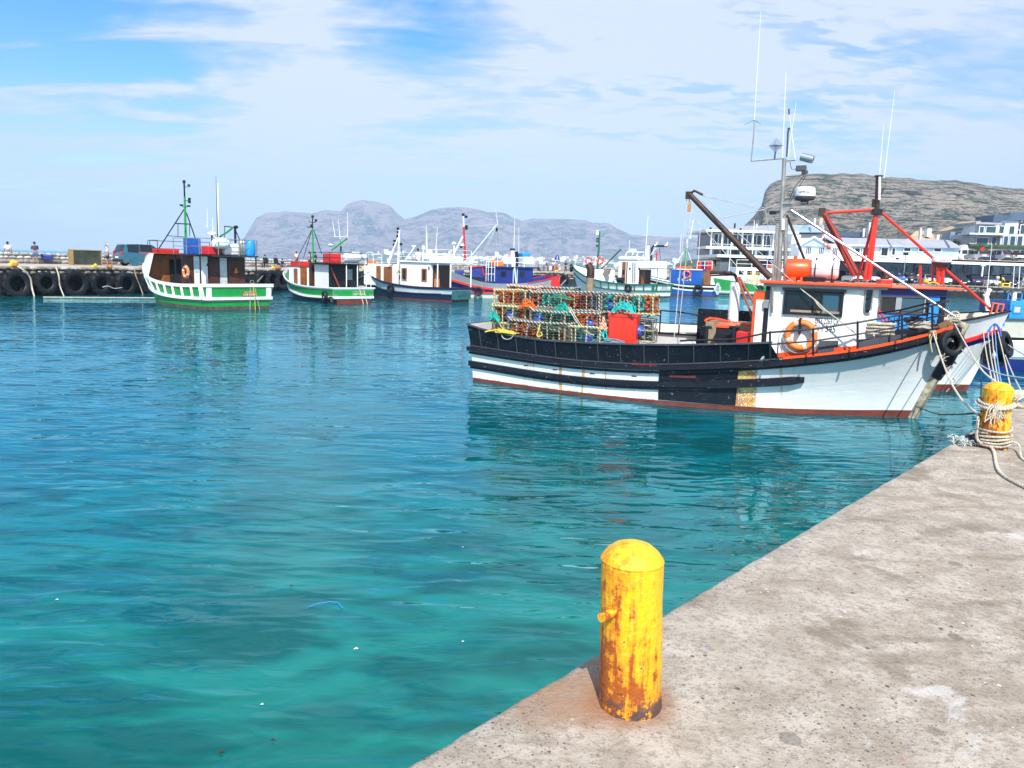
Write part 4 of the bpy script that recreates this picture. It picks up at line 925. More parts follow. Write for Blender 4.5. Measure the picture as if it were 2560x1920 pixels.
# ---- aft deck gear
b = MB(); k = FM.Q(1839, 706, .1); z_ = FM.Q(1832, 812, .1)
b.tube([Vector((z_.x, .1, .45)), k], .115, 16)
for i in range(24): q = Vector((z_.x, .1, .45)).lerp(k, i / 24); b.torus(q, .113, .006, (0, 0, 1), 16, 4)
b.build('exhaust_lagging', white_clean, MB_, smooth=True)
b = MB(); b.tube([FM.Q(1775, 682, .1), FM.Q(1800, 681, .1), FM.Q(1826, 682, .1), FM.Q(1838, 688, .1), FM.Q(1843, 702, .1), FM.Q(1843, 708, .1)], .035, 10)
b.tube([FM.Q(1775, 689, .3), FM.Q(1832, 687, .3), FM.Q(1846, 697, .3)], .02, 6); b.build('exhaust_pipe', rusty, MB_, smooth=True)
for q0_, q1_ in ((FM.Q(1843, 692, -.2), FM.Q(1881, 792, -.2)), (FM.Q(1848, 692, .5), FM.Q(1886, 760, .5))): b = MB(); b.tube([q0_, q1_], .025, 8); b.build('gallows_leg', M('faded_red_steel', (.38, .07, .03), .5, rust=.3), MB_, smooth=True)
b = MB(); a = FM.Q(1762, 835, -.3); c_ = FM.Q(1876, 835, -.3); b.box(a.x, c_.x, -.3, .6, .45, FM.Q(1800, 806, -.3).z); b.build('engine_casing', plank, MB_, bevel=.01)
b = MB(); b.rope([FM.Q(1762, 803, -.28), FM.Q(1775, 796, -.2), FM.Q(1800, 800, -.2), FM.Q(1840, 808, -.25), FM.Q(1876, 812, -.3)], .03); b.rope([FM.Q(1765, 799, -.1), FM.Q(1790, 797, 0), FM.Q(1830, 806, -.1), FM.Q(1872, 810, -.1)], .03); b.build('orange_hose', orange, MB_)
b = MB(); a = FM.Q(1790, 850, -.8); c_ = FM.Q(1836, 820, -.8); b.box(a.x, c_.x, -.9, -.4, .45, c_.z); b.build('hatch_box', blackm, MB_, bevel=.01)
b = MB(); b.box(a.x - .01, c_.x + .01, -.92, -.38, c_.z, c_.z + .05); b.build('hatch_lid', orange, MB_)
b = MB(); b.box(FM.Q(1840, 840, -.9).x, FM.Q(1878, 840, -.9).x, -.9, -.3, .45, FM.Q(1850, 830, -.9).z); b.build('fish_bin', red, MB_, bevel=.01)
b = MB()
for px in (1765, 1833): q = FM.Q(px, 850, -1.1); b.cyl((q.x, -1.1, .5), (q.x, -1.1, FM.Q(px, 815, -1.1).z), .04); b.cyl((q.x - .1, -1.1, FM.Q(px, 818, -1.1).z), (q.x + .1, -1.1, FM.Q(px, 818, -1.1).z), .03)
b.build('bitt', blackm, MB_, smooth=True)
# raised wash-board on the port side and its rail
b = MB(); xs_ = [FM.Q(q, 790, 1.66).x for q in (1745, 1885)]
b.box(xs_[0], xs_[1], 1.63, 1.68, 1.0, FM.Q(1800, 774, 1.66).z); b.build('port_washboard', black, MB_)
pts = [FM.Q(q, y_, 1.62) for q, y_ in ((1618, 792), (1652, 776), (1700, 780), (1748, 788))]; b = MB(); b.tube(pts, .02, 6)
for q in pts[1:]: b.tube([q, (q.x, q.y, 1.1)], .02, 6)
b.build('port_rail', blackm, MB_)
# ---- bow rail
sp = [(1925, 831, 898), (2033, 823, 889), (2144, 806, 872), (2255, 787, 850), (2331, 764, 826)]
top_, mid_, b = [], [], MB()
yy = []
for i, (px, yt, yb) in enumerate(sp):
    s_ = None; q = FM.Q(px, yb, -1.7)
    for _ in range(8):
        s = max(.3, min(.99, q.x / 10.2)); q = FM.Q(px, yb, HM.p(s, zs(s) * .97, -1).y)
    y = q.y; yy.append(y); tq, bq = FM.Q(px, yt, y), FM.Q(px, yb, y); b.tube([bq, tq], .021, 7); top_.append(tq)
    mq = FM.Q(px, yt + (yb - yt) * .45, y); mid_.append(mq); b.torus(tq, .024, .012, (1, 0, 0), 8, 5)
b.build('stanchions', blackm, MB_, smooth=True)
tip = FM.Q(2372, 752, -.1)
b = MB(); b.tube([FM.Q(1700, 852, -1.72), FM.Q(1838, 848, -1.74)] + top_ + [tip], .019, 8); b.tube(mid_ + [FM.Q(2366, 790, -.1)], .016, 8)
mir = lambda q: Vector((q.x, -q.y, q.z))
b.tube([mir(q) for q in top_[1:]] + [tip], .019, 8); b.tube([mir(q) for q in mid_[1:]] + [FM.Q(2366, 790, -.1)], .016, 8)
for q, y in zip(top_[1:], yy[1:]): b.tube([mir(q), mir(q) - Vector((0, 0, .5))], .02, 6)
b.build('bow_rail', blackm, MB_, smooth=True)
b = MB(); q = FM.Q(2362, 812, 0); b.cbox(q, (.22, .2, .12), X=Matrix.Rotation(-.5, 4, 'Y')); b.cyl(q + Vector((.1, -.12, 0)), q + Vector((.1, .12, 0)), .06); b.build('anchor_roller', M('brown_fitting', (.22, .11, .045), .6, rust=.4), MB_, bevel=.01)
def coil(name, label, c, R_, n, lay, mat_, r=.02, seed=1, cat='rope'):
    rr_ = random.Random(seed); o = MB()
    pts = []
    for k in range(n):
        for j in range(14):
            a_ = 2 * math.pi * j / 14; f_ = (k + j / 14) / n
            pts.append(Vector((math.cos(a_) * R_ * (1.05 - .35 * (k % 3) / 3) + rr_.uniform(-.012, .012), math.sin(a_) * R_ * (.95 - .3 * (k % 3) / 3) + rr_.uniform(-.012, .012), r + f_ * lay + rr_.uniform(-.01, .01))))
    o.rope(pts, r); x = o.build(name, mat_, None, loc=c); return tag(x, label, cat)
def foredeck(px, py):
    q = FM.Q(px, py, -.6); return FM.wor(q)
coil('rope_coil', 'big pale rope coil on the foredeck just ahead of the wheelhouse', foredeck(2196, 838), .27, 10, .22, ropew, .022, 3)
coil('rope_pile', 'loose pale rope heap on the foredeck near the bow rail', foredeck(2300, 822), .20, 5, .12, ropew, .018, 8)
b = MB(); q = foredeck(2285, 806); b.cyl(q - Vector((0, 0, .15)), q + Vector((0, 0, .12)), .08); b.cyl(q + Vector((-.18, 0, .05)), q + Vector((.18, .05, .05)), .05); tag(b.build('windlass', blackm, smooth=True), 'small black anchor winch between two rope heaps on the foredeck', 'winch')
q = FM.Q(2376, 858, -.45); ax_ = FM.fx * .55 - FM.fy * .83
tyre('smooth black tyre hung at the bow of the black and white boat', FM.wor(q), ax_ + Vector((0, 0, .15)), .27, .2, lugs=16)
# ================================================================== LOBSTER TRAPS ON THE MAIN BOAT
def striped(name, a, b_, fr=11.):
    m = bpy.data.materials.new(name); m.use_nodes = True; t = NT(m.node_tree); p = m.node_tree.nodes['Principled BSDF']
    v = t.vmath('DOT_PRODUCT', t.n('ShaderNodeTexCoord').outputs['Object'], (1., .8, 1.15)); k = t.math('FRACT', t.math('MULTIPLY', v, fr))
    t.set(p, 'Base Color', t.mix(t.rng(k, .46, .54), c4(a), c4(b_))); p.inputs['Roughness'].default_value = .8; return m
sw = striped('black_and_white_rope', (.46, .44, .36), (.06, .06, .06)); sy = striped('yellow_wrapped_rope', (.66, .58, .30), (.26, .22, .12), 11.)
so_ = striped('orange_wrapped_rope', (.62, .12, .03), (.66, .58, .48), 11.)
TW, TD, TH = .90, .60, .46
tmesh = {}
def rounded(w_, d_, z, k=6):
    P = []; r_ = .13
    for cx, cy, a0 in ((w_ / 2 - r_, d_ / 2 - r_, 0), (-w_ / 2 + r_, d_ / 2 - r_, 90), (-w_ / 2 + r_, -d_ / 2 + r_, 180), (w_ / 2 - r_, -d_ / 2 + r_, 270)):
        for i in range(k): a_ = D2R(a0 + 90 * i / (k - 1)); P.append(Vector((cx + r_ * math.cos(a_), cy + r_ * math.sin(a_), z)))
    return P
def getm(mb, nm, mt, smooth=False):
    o = mb.build(nm, mt, None, smooth=smooth); me = o.data; bpy.data.objects.remove(o); return me
def tframe(v, mt):
    rr_ = random.Random(v); b = MB(); j = lambda: Vector((rr_.uniform(-.02, .02), rr_.uniform(-.02, .02), rr_.uniform(-.025, .025)))
    lo = [q + j() for q in rounded(TW, TD, .02)]; hi = [q + j() for q in rounded(TW, TD, TH - .02)]
    b.tube(lo, .026, 6, closed=True); b.tube(hi, .028, 6, closed=True)
    for i in (2, 9, 15, 21): b.tube([lo[i], hi[i]], .02, 6)
    for x in (-.14, .14): b.tube([Vector((x, -TD / 2, .02)) + j(), Vector((x, -TD / 2 + .0, TH - .02)) + j()], .014, 5)
    return getm(b, 'frame', mt)
def twire():
    b = MB()
    lo = resample(rounded(TW, TD, 0) + [rounded(TW, TD, 0)[0]], .06)
    for i, q in enumerate(lo[::1]):
        if i % 2 == 0: b.tube([q + Vector((0, 0, .02)), q + Vector((0, 0, TH - .02))], .0022, 3, caps=False)
    for z in [.02 + .06 * k for k in range(1, 7)]: b.tube([q + Vector((0, 0, z)) for q in lo[::3]], .003, 3, closed=True)
    for k in range(1, 14): x = -TW / 2 + TW * k / 14; b.tube([(x, -TD / 2, TH - .02), (x, TD / 2, TH - .02)], .003, 3, caps=False)
    for k in range(1, 9): y = -TD / 2 + TD * k / 9; b.tube([(-TW / 2, y, TH - .02), (TW / 2, y, TH - .02)], .003, 3, caps=False)
    return getm(b, 'wire_mesh', M('trap_wire', (.26, .24, .2), .6, .2))
def tnet(seed, cx, w_, mt):
    rr_ = random.Random(seed); b = MB()
    n_ = 9; P = [[Vector((cx + w_ * (i / n_ - .5) + rr_.uniform(-.03, .03), rr_.uniform(-.24, .20) * (0.7 + .3 * math.cos(j)), .05 + (TH - .1) * (1 - j / n_) + rr_.uniform(-.02, .02))) for j in range(n_ + 1)] for i in range(n_ + 1)]
    for i in range(n_ + 1): b.tube(P[i], .014, 3, caps=False); b.tube([P[k][i] for k in range(n_ + 1)], .014, 3, caps=False)
    for i in range(n_):
        for j in range(n_):
            b.tube([P[i][j], P[i + 1][j + 1]], .004, 3, caps=False)
            if rr_.random() < .80: b.add([P[i][j], P[i + 1][j], P[i + 1][j + 1], P[i][j + 1]], [(0, 1, 2, 3)])
    return getm(b, 'netting', mt)
netc = [M('orange_net', (.75, .15, .02), .85, var=.4, scale=20), M('teal_net', (.01, .42, .34), .85, var=.4, scale=20), M('red_brown_net', (.36, .09, .035), .85, var=.4, scale=20), M('turquoise_net', (.02, .55, .52), .85, var=.35, scale=20), M('green_net', (.05, .22, .12), .85, var=.4, scale=20), M('blue_grey_net', (.15, .28, .34), .85, var=.35, scale=20)]
buoym = M('blue_float', (.02, .09, .45), .4, var=.1); buoyr = M('red_float', (.5, .03, .05), .45)
fr_m = [tframe(1, sw), tframe(2, sy), tframe(3, sw), tframe(4, so_)]; wr_m = twire()
nets = {}
def trap(label, loc, rz, fi, ncol, buoy=None, sc=1.):
    r = thing('lobster_trap', label, 'lobster trap', loc, rz, 'lobster traps stacked on the aft deck'); r.scale = (sc, sc, sc); r.rotation_euler = (random.uniform(-.05, .05), random.uniform(-.05, .05), rz)
    for nm, me in (('frame', fr_m[fi]), ('wire_mesh', wr_m)):
        o = bpy.data.objects.new(nm, me); COL.objects.link(o); o.parent = r
    for k, ci in enumerate(ncol):
        cx = TW * ((k + .5) / len(ncol) - .5); key = (ci, k, len(ncol), random.randrange(2))
        if key not in nets: nets[key] = tnet(hash(key) % 999, cx, TW / len(ncol) * .9, netc[ci])
        o = bpy.data.objects.new('netting', nets[key]); COL.objects.link(o); o.parent = r
    if buoy:
        b = MB(); b.ball((buoy[0], buoy[1], .19), .13, 14); b.build('float', buoym if len(buoy) < 3 else buoyr, r, smooth=True)
    return r
CN = ['orange', 'teal', 'rust brown', 'turquoise', 'green', 'grey blue']
def cl(cols): return ' and '.join(CN[c_] for c_ in dict.fromkeys(cols))
TL = [  # px, py of the bottom edge, local y, frame, nets, buoy, where
    (1272, 773, -.35, 1, (0, 0, 2), None, 'top left trap of the stack'), (1361, 776, -.40, 0, (2, 3, 1), None, 'top row trap second from the left'),
    (1452, 782, -.75, 2, (0, 2, 5), None, 'top row trap in front, middle of the stack'), (1518, 786, -.60, 2, (0, 3, 0), (.02, -.05), 'top row trap holding a blue float, left of the last one'),
    (1583, 789, -.45, 1, (3, 3, 0), None, 'right end trap of the top row above the red bin'),
    (1267, 812, -.75, 1, (2, 4, 0), (.0, -.1), 'second row trap at the stern end'), (1362, 823, -.95, 0, (1, 4, 1), (-.25, -.1), 'second row middle trap with a yellow hook hanging below'),
    (1452, 833, -1.02, 2, (4, 0, 2), (.15, -.1), 'second row right trap under the hanging white rope'),
    (1305, 848, -1.05, 0, (2, 0), None, 'bottom row trap nearest the stern'), (1385, 858, -1.12, 2, (4, 2), None, 'bottom row trap behind the yellow hook'), (1452, 868, -1.12, 1, (3, 1), (.1, -.1), 'bottom row trap with a blue float near the net bag')]
random.seed(4)
for px, py, y, fi, nc_, bu, wh_ in TL:
    q = FM.Q(px, py, y - TD / 2); q.y = y
    trap(wh_ + ', ' + cl(nc_[:2]) + ' net', FM.wor(q), FM.a + random.uniform(-.06, .06), fi, nc_, bu, 1.0)
k = 0
for lv, zz in ((0, .50), (1, .98), (2, 1.46), (3, 1.86)):                # rows further across the deck
    for y in (.30, .95):
        for x in (.80, 1.72, 2.64):
            if lv == 3 and (y > .5 or x > 2.5): continue
            nc_ = random.choice([(0, 1), (2, 3), (1, 0, 4), (5, 0), (3, 2), (4, 5)]); k += 1
            side = ('inner' if y < .5 else 'far'); lvn = ('deck level', 'second level', 'third level', 'topmost level')[lv]; cn = ('stern end', 'aft middle', 'forward middle', 'forward end')[int(x / .9)]
            trap('trap in the %s row across the deck, %s, %s of the stack' % (side, lvn, cn), FM.wor((x + random.uniform(-.05, .05), y, zz)), FM.a + random.uniform(-.07, .07), random.randrange(4), nc_, None, 1.0)
trap('small upright trap wedged between the red bin and the white bulwark', FM.wor(FM.Q(1606, 826, -.5)), FM.a, 2, (5,), None, .62)
trap('small trap lying below the upright one right of the red bin', FM.wor(FM.Q(1608, 853, -.6)), FM.a, 0, (4,), None, .62)
b = MB(); b.ball((0, 0, 0), .14, 18); tag(b.build('buoy', buoym, smooth=True, loc=FM.wor(FM.Q(1596, 828, -.7))), 'round blue float beside the right edge of the red bin', 'buoy')
# red plastic bin with ribs
q0 = FM.Q(1516, 860, -1.05); q1 = FM.Q(1590, 788, -1.05); q0b = FM.wor((q0.x, -1.05, .5))
bn = thing('fish_bin', 'tall bright red plastic bin standing against the lobster traps', 'bin', FM.wor(((q0.x + q1.x) / 2, -.80, .5)), FM.a + .12)
w_ = (q1.x - q0.x) * .97; h_ = q1.z - .5
b = MB(); b.box(-w_ / 2, w_ / 2, -.28, .28, 0, h_); b.build('body', M('red_plastic', (.78, .035, .015), .38, var=.08), bn, bevel=.025)
b = MB(); b.box(-w_ / 2 - .015, w_ / 2 + .015, -.295, .295, h_ - .06, h_ + .015); b.build('rim', MATS['red_plastic'], bn, bevel=.012)
b = MB(); b.box(w_ * .18, w_ * .38, -.30, -.27, h_ * .50, h_ * .86); b.build('handle_recess', MATS['red_plastic'], bn, bevel=.01)
b = MB(); b.box(-.012, .012, -.292, -.27, .02, h_ - .08); b.build('rib', MATS['red_plastic'], bn)
# net bag, yellow rope heaps, hook, hanging white rope
def heap(name, label, c, rx, ry, rz_, n, mat_, r, seed, cat):
    rr_ = random.Random(seed); b = MB()
    for k in range(n):
        p0 = Vector((rr_.uniform(-1, 1) * rx, rr_.uniform(-1, 1) * ry, 0)); pts = []
        a_ = rr_.uniform(0, 6.3)
        for j in range(7):
            a_ += rr_.uniform(-.9, 1.2); p0 = p0 + Vector((math.cos(a_) * rx * .4, math.sin(a_) * ry * .4, 0)); p0.x = max(-rx, min(rx, p0.x)); p0.y = max(-ry, min(ry, p0.y))
            d_ = 1 - (p0.x / rx) ** 2 * .8 - (p0.y / ry) ** 2 * .5; pts.append(Vector((p0.x, p0.y, r + rz_ * max(0, d_) * rr_.uniform(.4, 1))))
        b.tube(resample(pts, r * 3), r, 5)
    o = b.build(name, mat_, None, loc=c, rot=(0, 0, FM.a), smooth=True); return tag(o, label, cat)
heap('rope_heap', 'tangled yellow rope heap at the stern corner behind the bulwark', FM.wor((.45, -.85, 1.12)), .32, .25, .2, 16, ropey, .016, 2, 'rope')
heap('rope_heap', 'yellow rope lying along the bulwark under the left traps', FM.wor(FM.Q(1255, 833, -1.35)) , .38, .12, .08, 14, ropey, .014, 5, 'rope')
heap('net_bag', 'grey teal net bag lying in front of the red bin on the bulwark', FM.wor(FM.Q(1525, 866, -1.3)), .52, .16, .18, 46, netc[5], .012, 9, 'net')
heap('net_heap', 'turquoise net scraps between the traps and the red bin', FM.wor(FM.Q(1506, 848, -1.25)), .10, .12, .35, 22, netc[3], .010, 12, 'net')
for k, (px, py, ci, rx, rz2, wd_) in enumerate(((1236, 790, 1, .14, .30, 'teal net scraps spilling from the left end of the trap stack'), (1318, 760, 0, .22, .26, 'orange net bunch sagging over the upper left traps'), (1405, 775, 1, .20, .34, 'teal net bunch sagging between the upper middle traps'), (1560, 768, 3, .26, .34, 'turquoise net hanging from the right end trap above the red bin'), (1478, 800, 0, .20, .26, 'orange net bunch beside the hanging white rope'), (1400, 735, 4, .30, .10, 'green net lying on top of the trap stack'))):
    heap('net_heap', wd_, FM.wor(FM.Q(px, py + 14, -1.12)), rx, .06, rz2, 34, netc[ci], .010, 40 + k, 'net')
heap('float_line', 'string of orange and white rope hanging at the left edge of the red bin', FM.wor(FM.Q(1507, 830, -1.2)), .07, .07, .35, 14, so_, .02, 13, 'rope')
b = MB(); b.tube([FM.Q(1351, 805, -1.4), FM.Q(1347, 825, -1.42), FM.Q(1342, 838, -1.42), FM.Q(1346, 843, -1.42), FM.Q(1355, 838, -1.42), FM.Q(1353, 830, -1.42)], .016, 7); o = b.build('grapnel_hook', ropey, None, smooth=True); o.location = FM.o; o.rotation_euler = (0, 0, FM.a); tag(o, 'yellow hook hanging over the second row of traps', 'hook')
b = MB()
for dx_ in (0, 5): b.rope([FM.Q(1421 + dx_, 768, -1.2), FM.Q(1430 + dx_, 785, -1.36), FM.Q(1447 + dx_, 812, -1.38), FM.Q(1468 + dx_, 832, -1.4), FM.Q(1485, 838, -1.42)], .012)
o = b.build('white_rope', ropew); o.location = FM.o; o.rotation_euler = (0, 0, FM.a); tag(o, 'doubled white rope draped diagonally over the front traps', 'rope')
b = MB(); b.rope([FM.Q(1240, 775, -1.05), FM.Q(1245, 793, -1.08), FM.Q(1252, 815, -1.12), FM.Q(1266, 830, -1.16)], .011); o = b.build('yellow_line', ropey); o.location = FM.o; o.rotation_euler = (0, 0, FM.a); tag(o, 'yellow line hanging down the left end of the trap stack', 'rope')
b = MB(); q = [HM.p(.10, zs(.1) + .02, -1, .0), HM.p(.105, zs(.1) - .10, -1, .03), HM.p(.115, zs(.1) - .14, -1, .03), HM.p(.13, zs(.1) - .10, -1, .03), HM.p(.14, zs(.1) + .02, -1, .0)]; b.tube(resample(q, .02), .012, 6); b.build('rope_loop', ropew, MB_, smooth=True)
b = MB(); b.tube([FM.Q(1473, 760, .9), FM.Q(1476, 682, .9)], .095, 14); o = MB_ ; b.build('timber_post', plank, MB_, smooth=True)
b = MB(); b.tube([FM.Q(1476, 694, .9), FM.Q(1477, 672, .9), FM.Q(1470, 660, .9)], [.10, .10, .085], 14); b.build('rusty_pipe_bend', rusty, MB_, smooth=True)
# ================================================================== BLUE BOAT BEHIND (white bulwark, orange roof)
FN = Frame(1.2, 21.4, D2R(-11)); zsN = lerpf([(0, 1.35), (.4, 1.25), (.7, 1.45), (.9, 1.82), (1, 2.06)])
HN = Hull(10.55, zsN, lerpf([(0, 1.0), (.3, 1.5), (.6, 1.45), (.8, .85), (.93, .30), (1, .05)]), lerpf([(0, 1.3), (.3, 1.75), (.6, 1.8), (.8, 1.6), (.93, .85), (1, .10)]), rake=.75, e=1.5)
BN = thing('fishing_boat', 'blue and white fishing boat with red mast and orange roof behind the nearest boat', 'fishing boat', FN.o, FN.a, 'fishing boats moored in the harbour')
zr = lambda s: zsN(s) - (.62 if s < .9 else .62 - (s - .9) * 1.4); zbl = lambda s: zr(s) - .22
HN.skin([(zneg, zero, 2, 2), (zero, lambda s: .17, 2, 1), (lambda s: .17, zbl, 0, 5), (zbl, zr, 1, 1), (zr, zsN, 0, 3)], 34).build('hull', [white, dblue, redox], BN, smooth=True)
HN.strake(lambda s: zr(s), .06, .09).build('rubbing_strake', red, BN)
HN.strake(lambda s: zsN(s), .03, .05).build('rail_cap', blackm, BN)
HN.deck(lambda s: zr(s) - .03).build('deck', deckm, BN); HN.inner(lambda s: zr(s), zsN, -.05).build('bulwark_lining', M('cream_paint', (.66, .62, .5), .5), BN)
b = MB(); yN = -HN.p(.78, zsN(.78), 1).y
a_, c_ = FN.Q(2225, 806, yN - .05), FN.Q(2372, 806, yN - .05)
s_ = .78; text_mesh('NUWELOND', 'lettering', ink, BN, FN.Q(2300, 804, yN - .10) + Vector((0, .0, 0)), Vector((1, .10, 0)), (0, 0, 1), .15, width=1.45)
q = FN.Q(2384, 898, -.52); text_mesh('K', 'lettering', ink, BN, q, Vector((.85, .5, 0)), (0, 0, 1), .24, width=.26, bold=True)
WN = -1.15; a, c_ = FN.Q(2100, 735, WN), FN.Q(2352, 735, WN); rzn = FN.Q(2280, 722, WN).z
b = MB(); b.box(a.x, c_.x, WN, 1.15, .9, rzn); whn = b.build('wheelhouse', sky_blue, BN, bevel=.01)
b = MB(); b.box(a.x - .05, c_.x + .12, WN - .03, 1.18, rzn - .17, rzn - .002); b.build('blue_fascia', dblue, whn)
b = MB(); b.box(a.x - .15, c_.x + .42, WN - .18, 1.33, rzn, rzn + .06); b.build('roof', M('orange_roof_paint', (.72, .13, .05), .5, var=.15, chip=.1), BN, bevel=.012)
b = MB(); b.box(c_.x + .02, c_.x + .14, WN + .02, 1.1, 1.0, rzn - .1); b.build('front_screen', blackm, whn)
w0, w1 = FN.Q(2203, 740, WN), FN.Q(2318, 784, WN)
wn = window(whn, ((w0.x + w1.x) / 2, WN - .004, (w0.z + w1.z) / 2), (1, 0, 0), (0, 0, 1), w1.x - w0.x, w0.z - w1.z, dgrey, gl, .04, .05)
for k in (.36, .42, .92): b = MB(); b.panel((w0.x + (w1.x - w0.x) * k, WN - .03, (w0.z + w1.z) / 2), (1, 0, 0), (0, 0, 1), .03 if k != .36 else .10, w0.z - w1.z, .02); b.build('mullion', grey, whn)
b = MB(); b.panel((w0.x + (w1.x - w0.x) * .66, WN - .02, (w0.z + w1.z) / 2), (1, 0, 0), (0, 0, 1), .50, (w0.z - w1.z) * .8, .008); b.build('pane', glb, whn)
RN = rzn + .06
rd = M('mast_red', (.66, .035, .015), .4, var=.2, chip=.1, chipcol=(.4, .2, .15)); rdk = M('dull_red', (.32, .03, .02), .5, var=.3, rust=.2)
b = MB(); b.tube([FN.Q(2171, 700, 0), FN.Q(2192, 521, 0)], [.075, .05], 12); b.build('mast', rd, BN, smooth=True)
for px, yy_ in ((2143, .3), (2160, -.3)):
    b = MB(); b.tube([FN.Q(px, 702, yy_), FN.Q(2190, 530, 0)], .035, 8); b.build('mast_leg', rd, BN, smooth=True)
b = MB(); b.tube([FN.Q(2192, 525, 0), FN.Q(2196, 438, 0)], .06, 10); b.cbox(FN.Q(2197, 440, 0), (.18, .16, .03)); b.tube([FN.Q(2196, 475, 0), FN.Q(2210, 470, 0), FN.Q(2196, 500, 0)], .015, 6); b.build('topmast', rusty, BN, smooth=False)
b = MB(); b.tube([FN.Q(2198, 500, -.08), FN.Q(2199, 442, -.08)], .03, 8); b.build('topmast_cover', white, BN)
b = MB(); b.cbox(FN.Q(2192, 530, 0), (.22, .2, .14)); b.cbox(FN.Q(2186, 508, 0), (.12, .03, .2)); b.build('masthead', blackm, BN)
for x0_, y0_, x1_, y1_ in ((2199, 434, 2209, 313), (2210, 446, 2237, 226)):
    b = MB(); b.tube([FN.Q(x0_, y0_), FN.Q(x1_, y1_)], [.009, .004], 6); b.build('whip_antenna', white_clean, BN)
b = MB(); b.tube([FN.Q(2059, 533, .3), FN.Q(2180, 525, 0)], .035, 8); b.build('boom_strut', rd, BN, smooth=True)
for px1, yy_, mt in ((2130, .2, rdk), (2143, -.2, rdk)):
    b = MB(); b.tube([FN.Q(2059 + (px1 - 2130) * .3, 534, .3), FN.Q(px1 + 5, 690, yy_)], .055, 8); b.build('boom', mt, BN, smooth=True)
b = MB(); b.tube([FN.Q(2143, 700, -.3), FN.Q(2152, 672, -.3), FN.Q(2165, 700, -.3)], .03, 6); b.build('boom_foot', rdk, BN)
b = MB(); b.cbox(FN.Q(2055, 530, .3), (.16, .1, .2)); b.build('boom_head', rusty, BN)
b = MB(); b.cbox(FN.Q(2052, 555, .3), (.09, .07, .2)); b.tube([FN.Q(2052, 538, .3), FN.Q(2052, 570, .3)], .015, 5); b.build('pulley_block', ropew, BN, bevel=.02)
b = MB(); b.torus(FN.Q(2065, 610, .2), .05, .014, (0, 1, 0), 14, 6); b.ball(FN.Q(2072, 618, .2), .055); b.tube([FN.Q(2053, 570, .3), FN.Q(2064, 600, .2)], .010, 5); b.tube([FN.Q(2076, 622, .2), FN.Q(2140, 690, .2)], .012, 5); b.tube(sag(FN.Q(2062, 540, .3), FN.Q(2186, 522, 0), .28), .006, 5); b.build('hoist_tackle', M('faded_red_rope', (.45, .15, .1), .7), BN)
b = MB(); b.tube([FN.Q(2201, 529, 0), FN.Q(2476, 773, -.02)], .035, 8); b.build('forestay_tube', rd, BN, smooth=True)
b = MB(); b.tube([FN.Q(2170, 735, -1.2), FN.Q(2222, 812, -1.5)], .025, 8); b.build('side_stay', red, BN); b = MB(); b.tube([FN.Q(2176, 760, -1.2), FN.Q(2208, 806, -1.5)], .02, 8); b.build('side_stay', red, BN)
b = MB(); b.tube([FN.Q(2300, 712, -.6), FN.Q(2301, 664, -.6)], .03, 6); b.build('roof_post', rd, BN)
b = MB(); b.tube([FN.Q(2331, 710, .1), FN.Q(2332, 650, .1)], .03, 6); b.build('roof_post', rd, BN)
for px in (2345, 2356): b = MB(); b.tube([FN.Q(px, 712, -.2), FN.Q(px + 1, 665, -.2)], .045, 6); b.build('radar_post', rd, BN)
c_ = FN.Q(2354, 653, -.2); b = MB(); b.lathe([(.001, -.07), (.19, -.07), (.225, -.03), (.225, .03), (.20, .11), (.16, .125), (.001, .13)], 28, Matrix.Translation(c_), close=False); dm = b.build('radar_dome', white_clean, BN, smooth=True)
b = MB(); b.lathe([(.12, -.15), (.20, -.072), (.23, -.03), (.226, -.026)], 28, Matrix.Translation(c_)); b.build('dome_base', dgrey, dm)
text_mesh('FURUNO', 'lettering', dblue, dm, c_ + Vector((.03, -.228, .02)), (1, 0, 0), (0, 0, 1), .04, width=.26)
b = MB(); b.rope([FN.Q(2312, 702, -.9), FN.Q(2320, 708, -.9), FN.Q(2335, 706, -.9), FN.Q(2348, 711, -.9)], .02); b.ball(FN.Q(2315, 703, -.9), .06); b.build('roof_rope', ropey, BN)
b = MB(); b.box(FN.Q(2200, 700, -.5).x, FN.Q(2230, 700, -.5).x, -.6, -.1, RN, RN + .14); b.build('roof_hatch', rd, BN, bevel=.01)
b = MB(); b.tube([FN.Q(2466, 768, 0), FN.Q(2464, 740, 0), FN.Q(2476, 722, 0)], .05, 8); b.build('bow_post', white, BN)
o = MB(); c_ = FN.Q(2492, 773, -.1)
for sx, sz_, ww, hh in ((0, .14, .26, .03), (0, -.14, .26, .03), (-.12, 0, .03, .3), (.12, 0, .03, .3), (0, 0, .03, .28)): o.cbox(c_ + Vector((sx, 0, sz_)), (ww, .08, hh), X=Matrix.Rotation(.12, 4, 'Y'))
o.build('bow_fairlead', M('orange_fitting', (.78, .16, .05), .5), BN)
b = MB(); b.rope([FN.Q(2466, 845, -.4), FN.Q(2480, 812, -.3), FN.Q(2496, 818, -.3), FN.Q(2505, 860, -.3)], .03); b.build('blue_rope_bundle', M('blue_rope', (.03, .18, .6), .8, var=.3, scale=30), BN)
tyre('upper black tyre hung at the bow of the blue and white boat', FN.wor(FN.Q(2508, 862, -.1)), Vector((.6, -.7, .3)), .36, .24, lugs=16)
tyre('lower black tyre hung at the bow of the blue and white boat', FN.wor(FN.Q(2489, 884, -.1)), Vector((.2, -.95, -.1)), .36, .24, lugs=16)
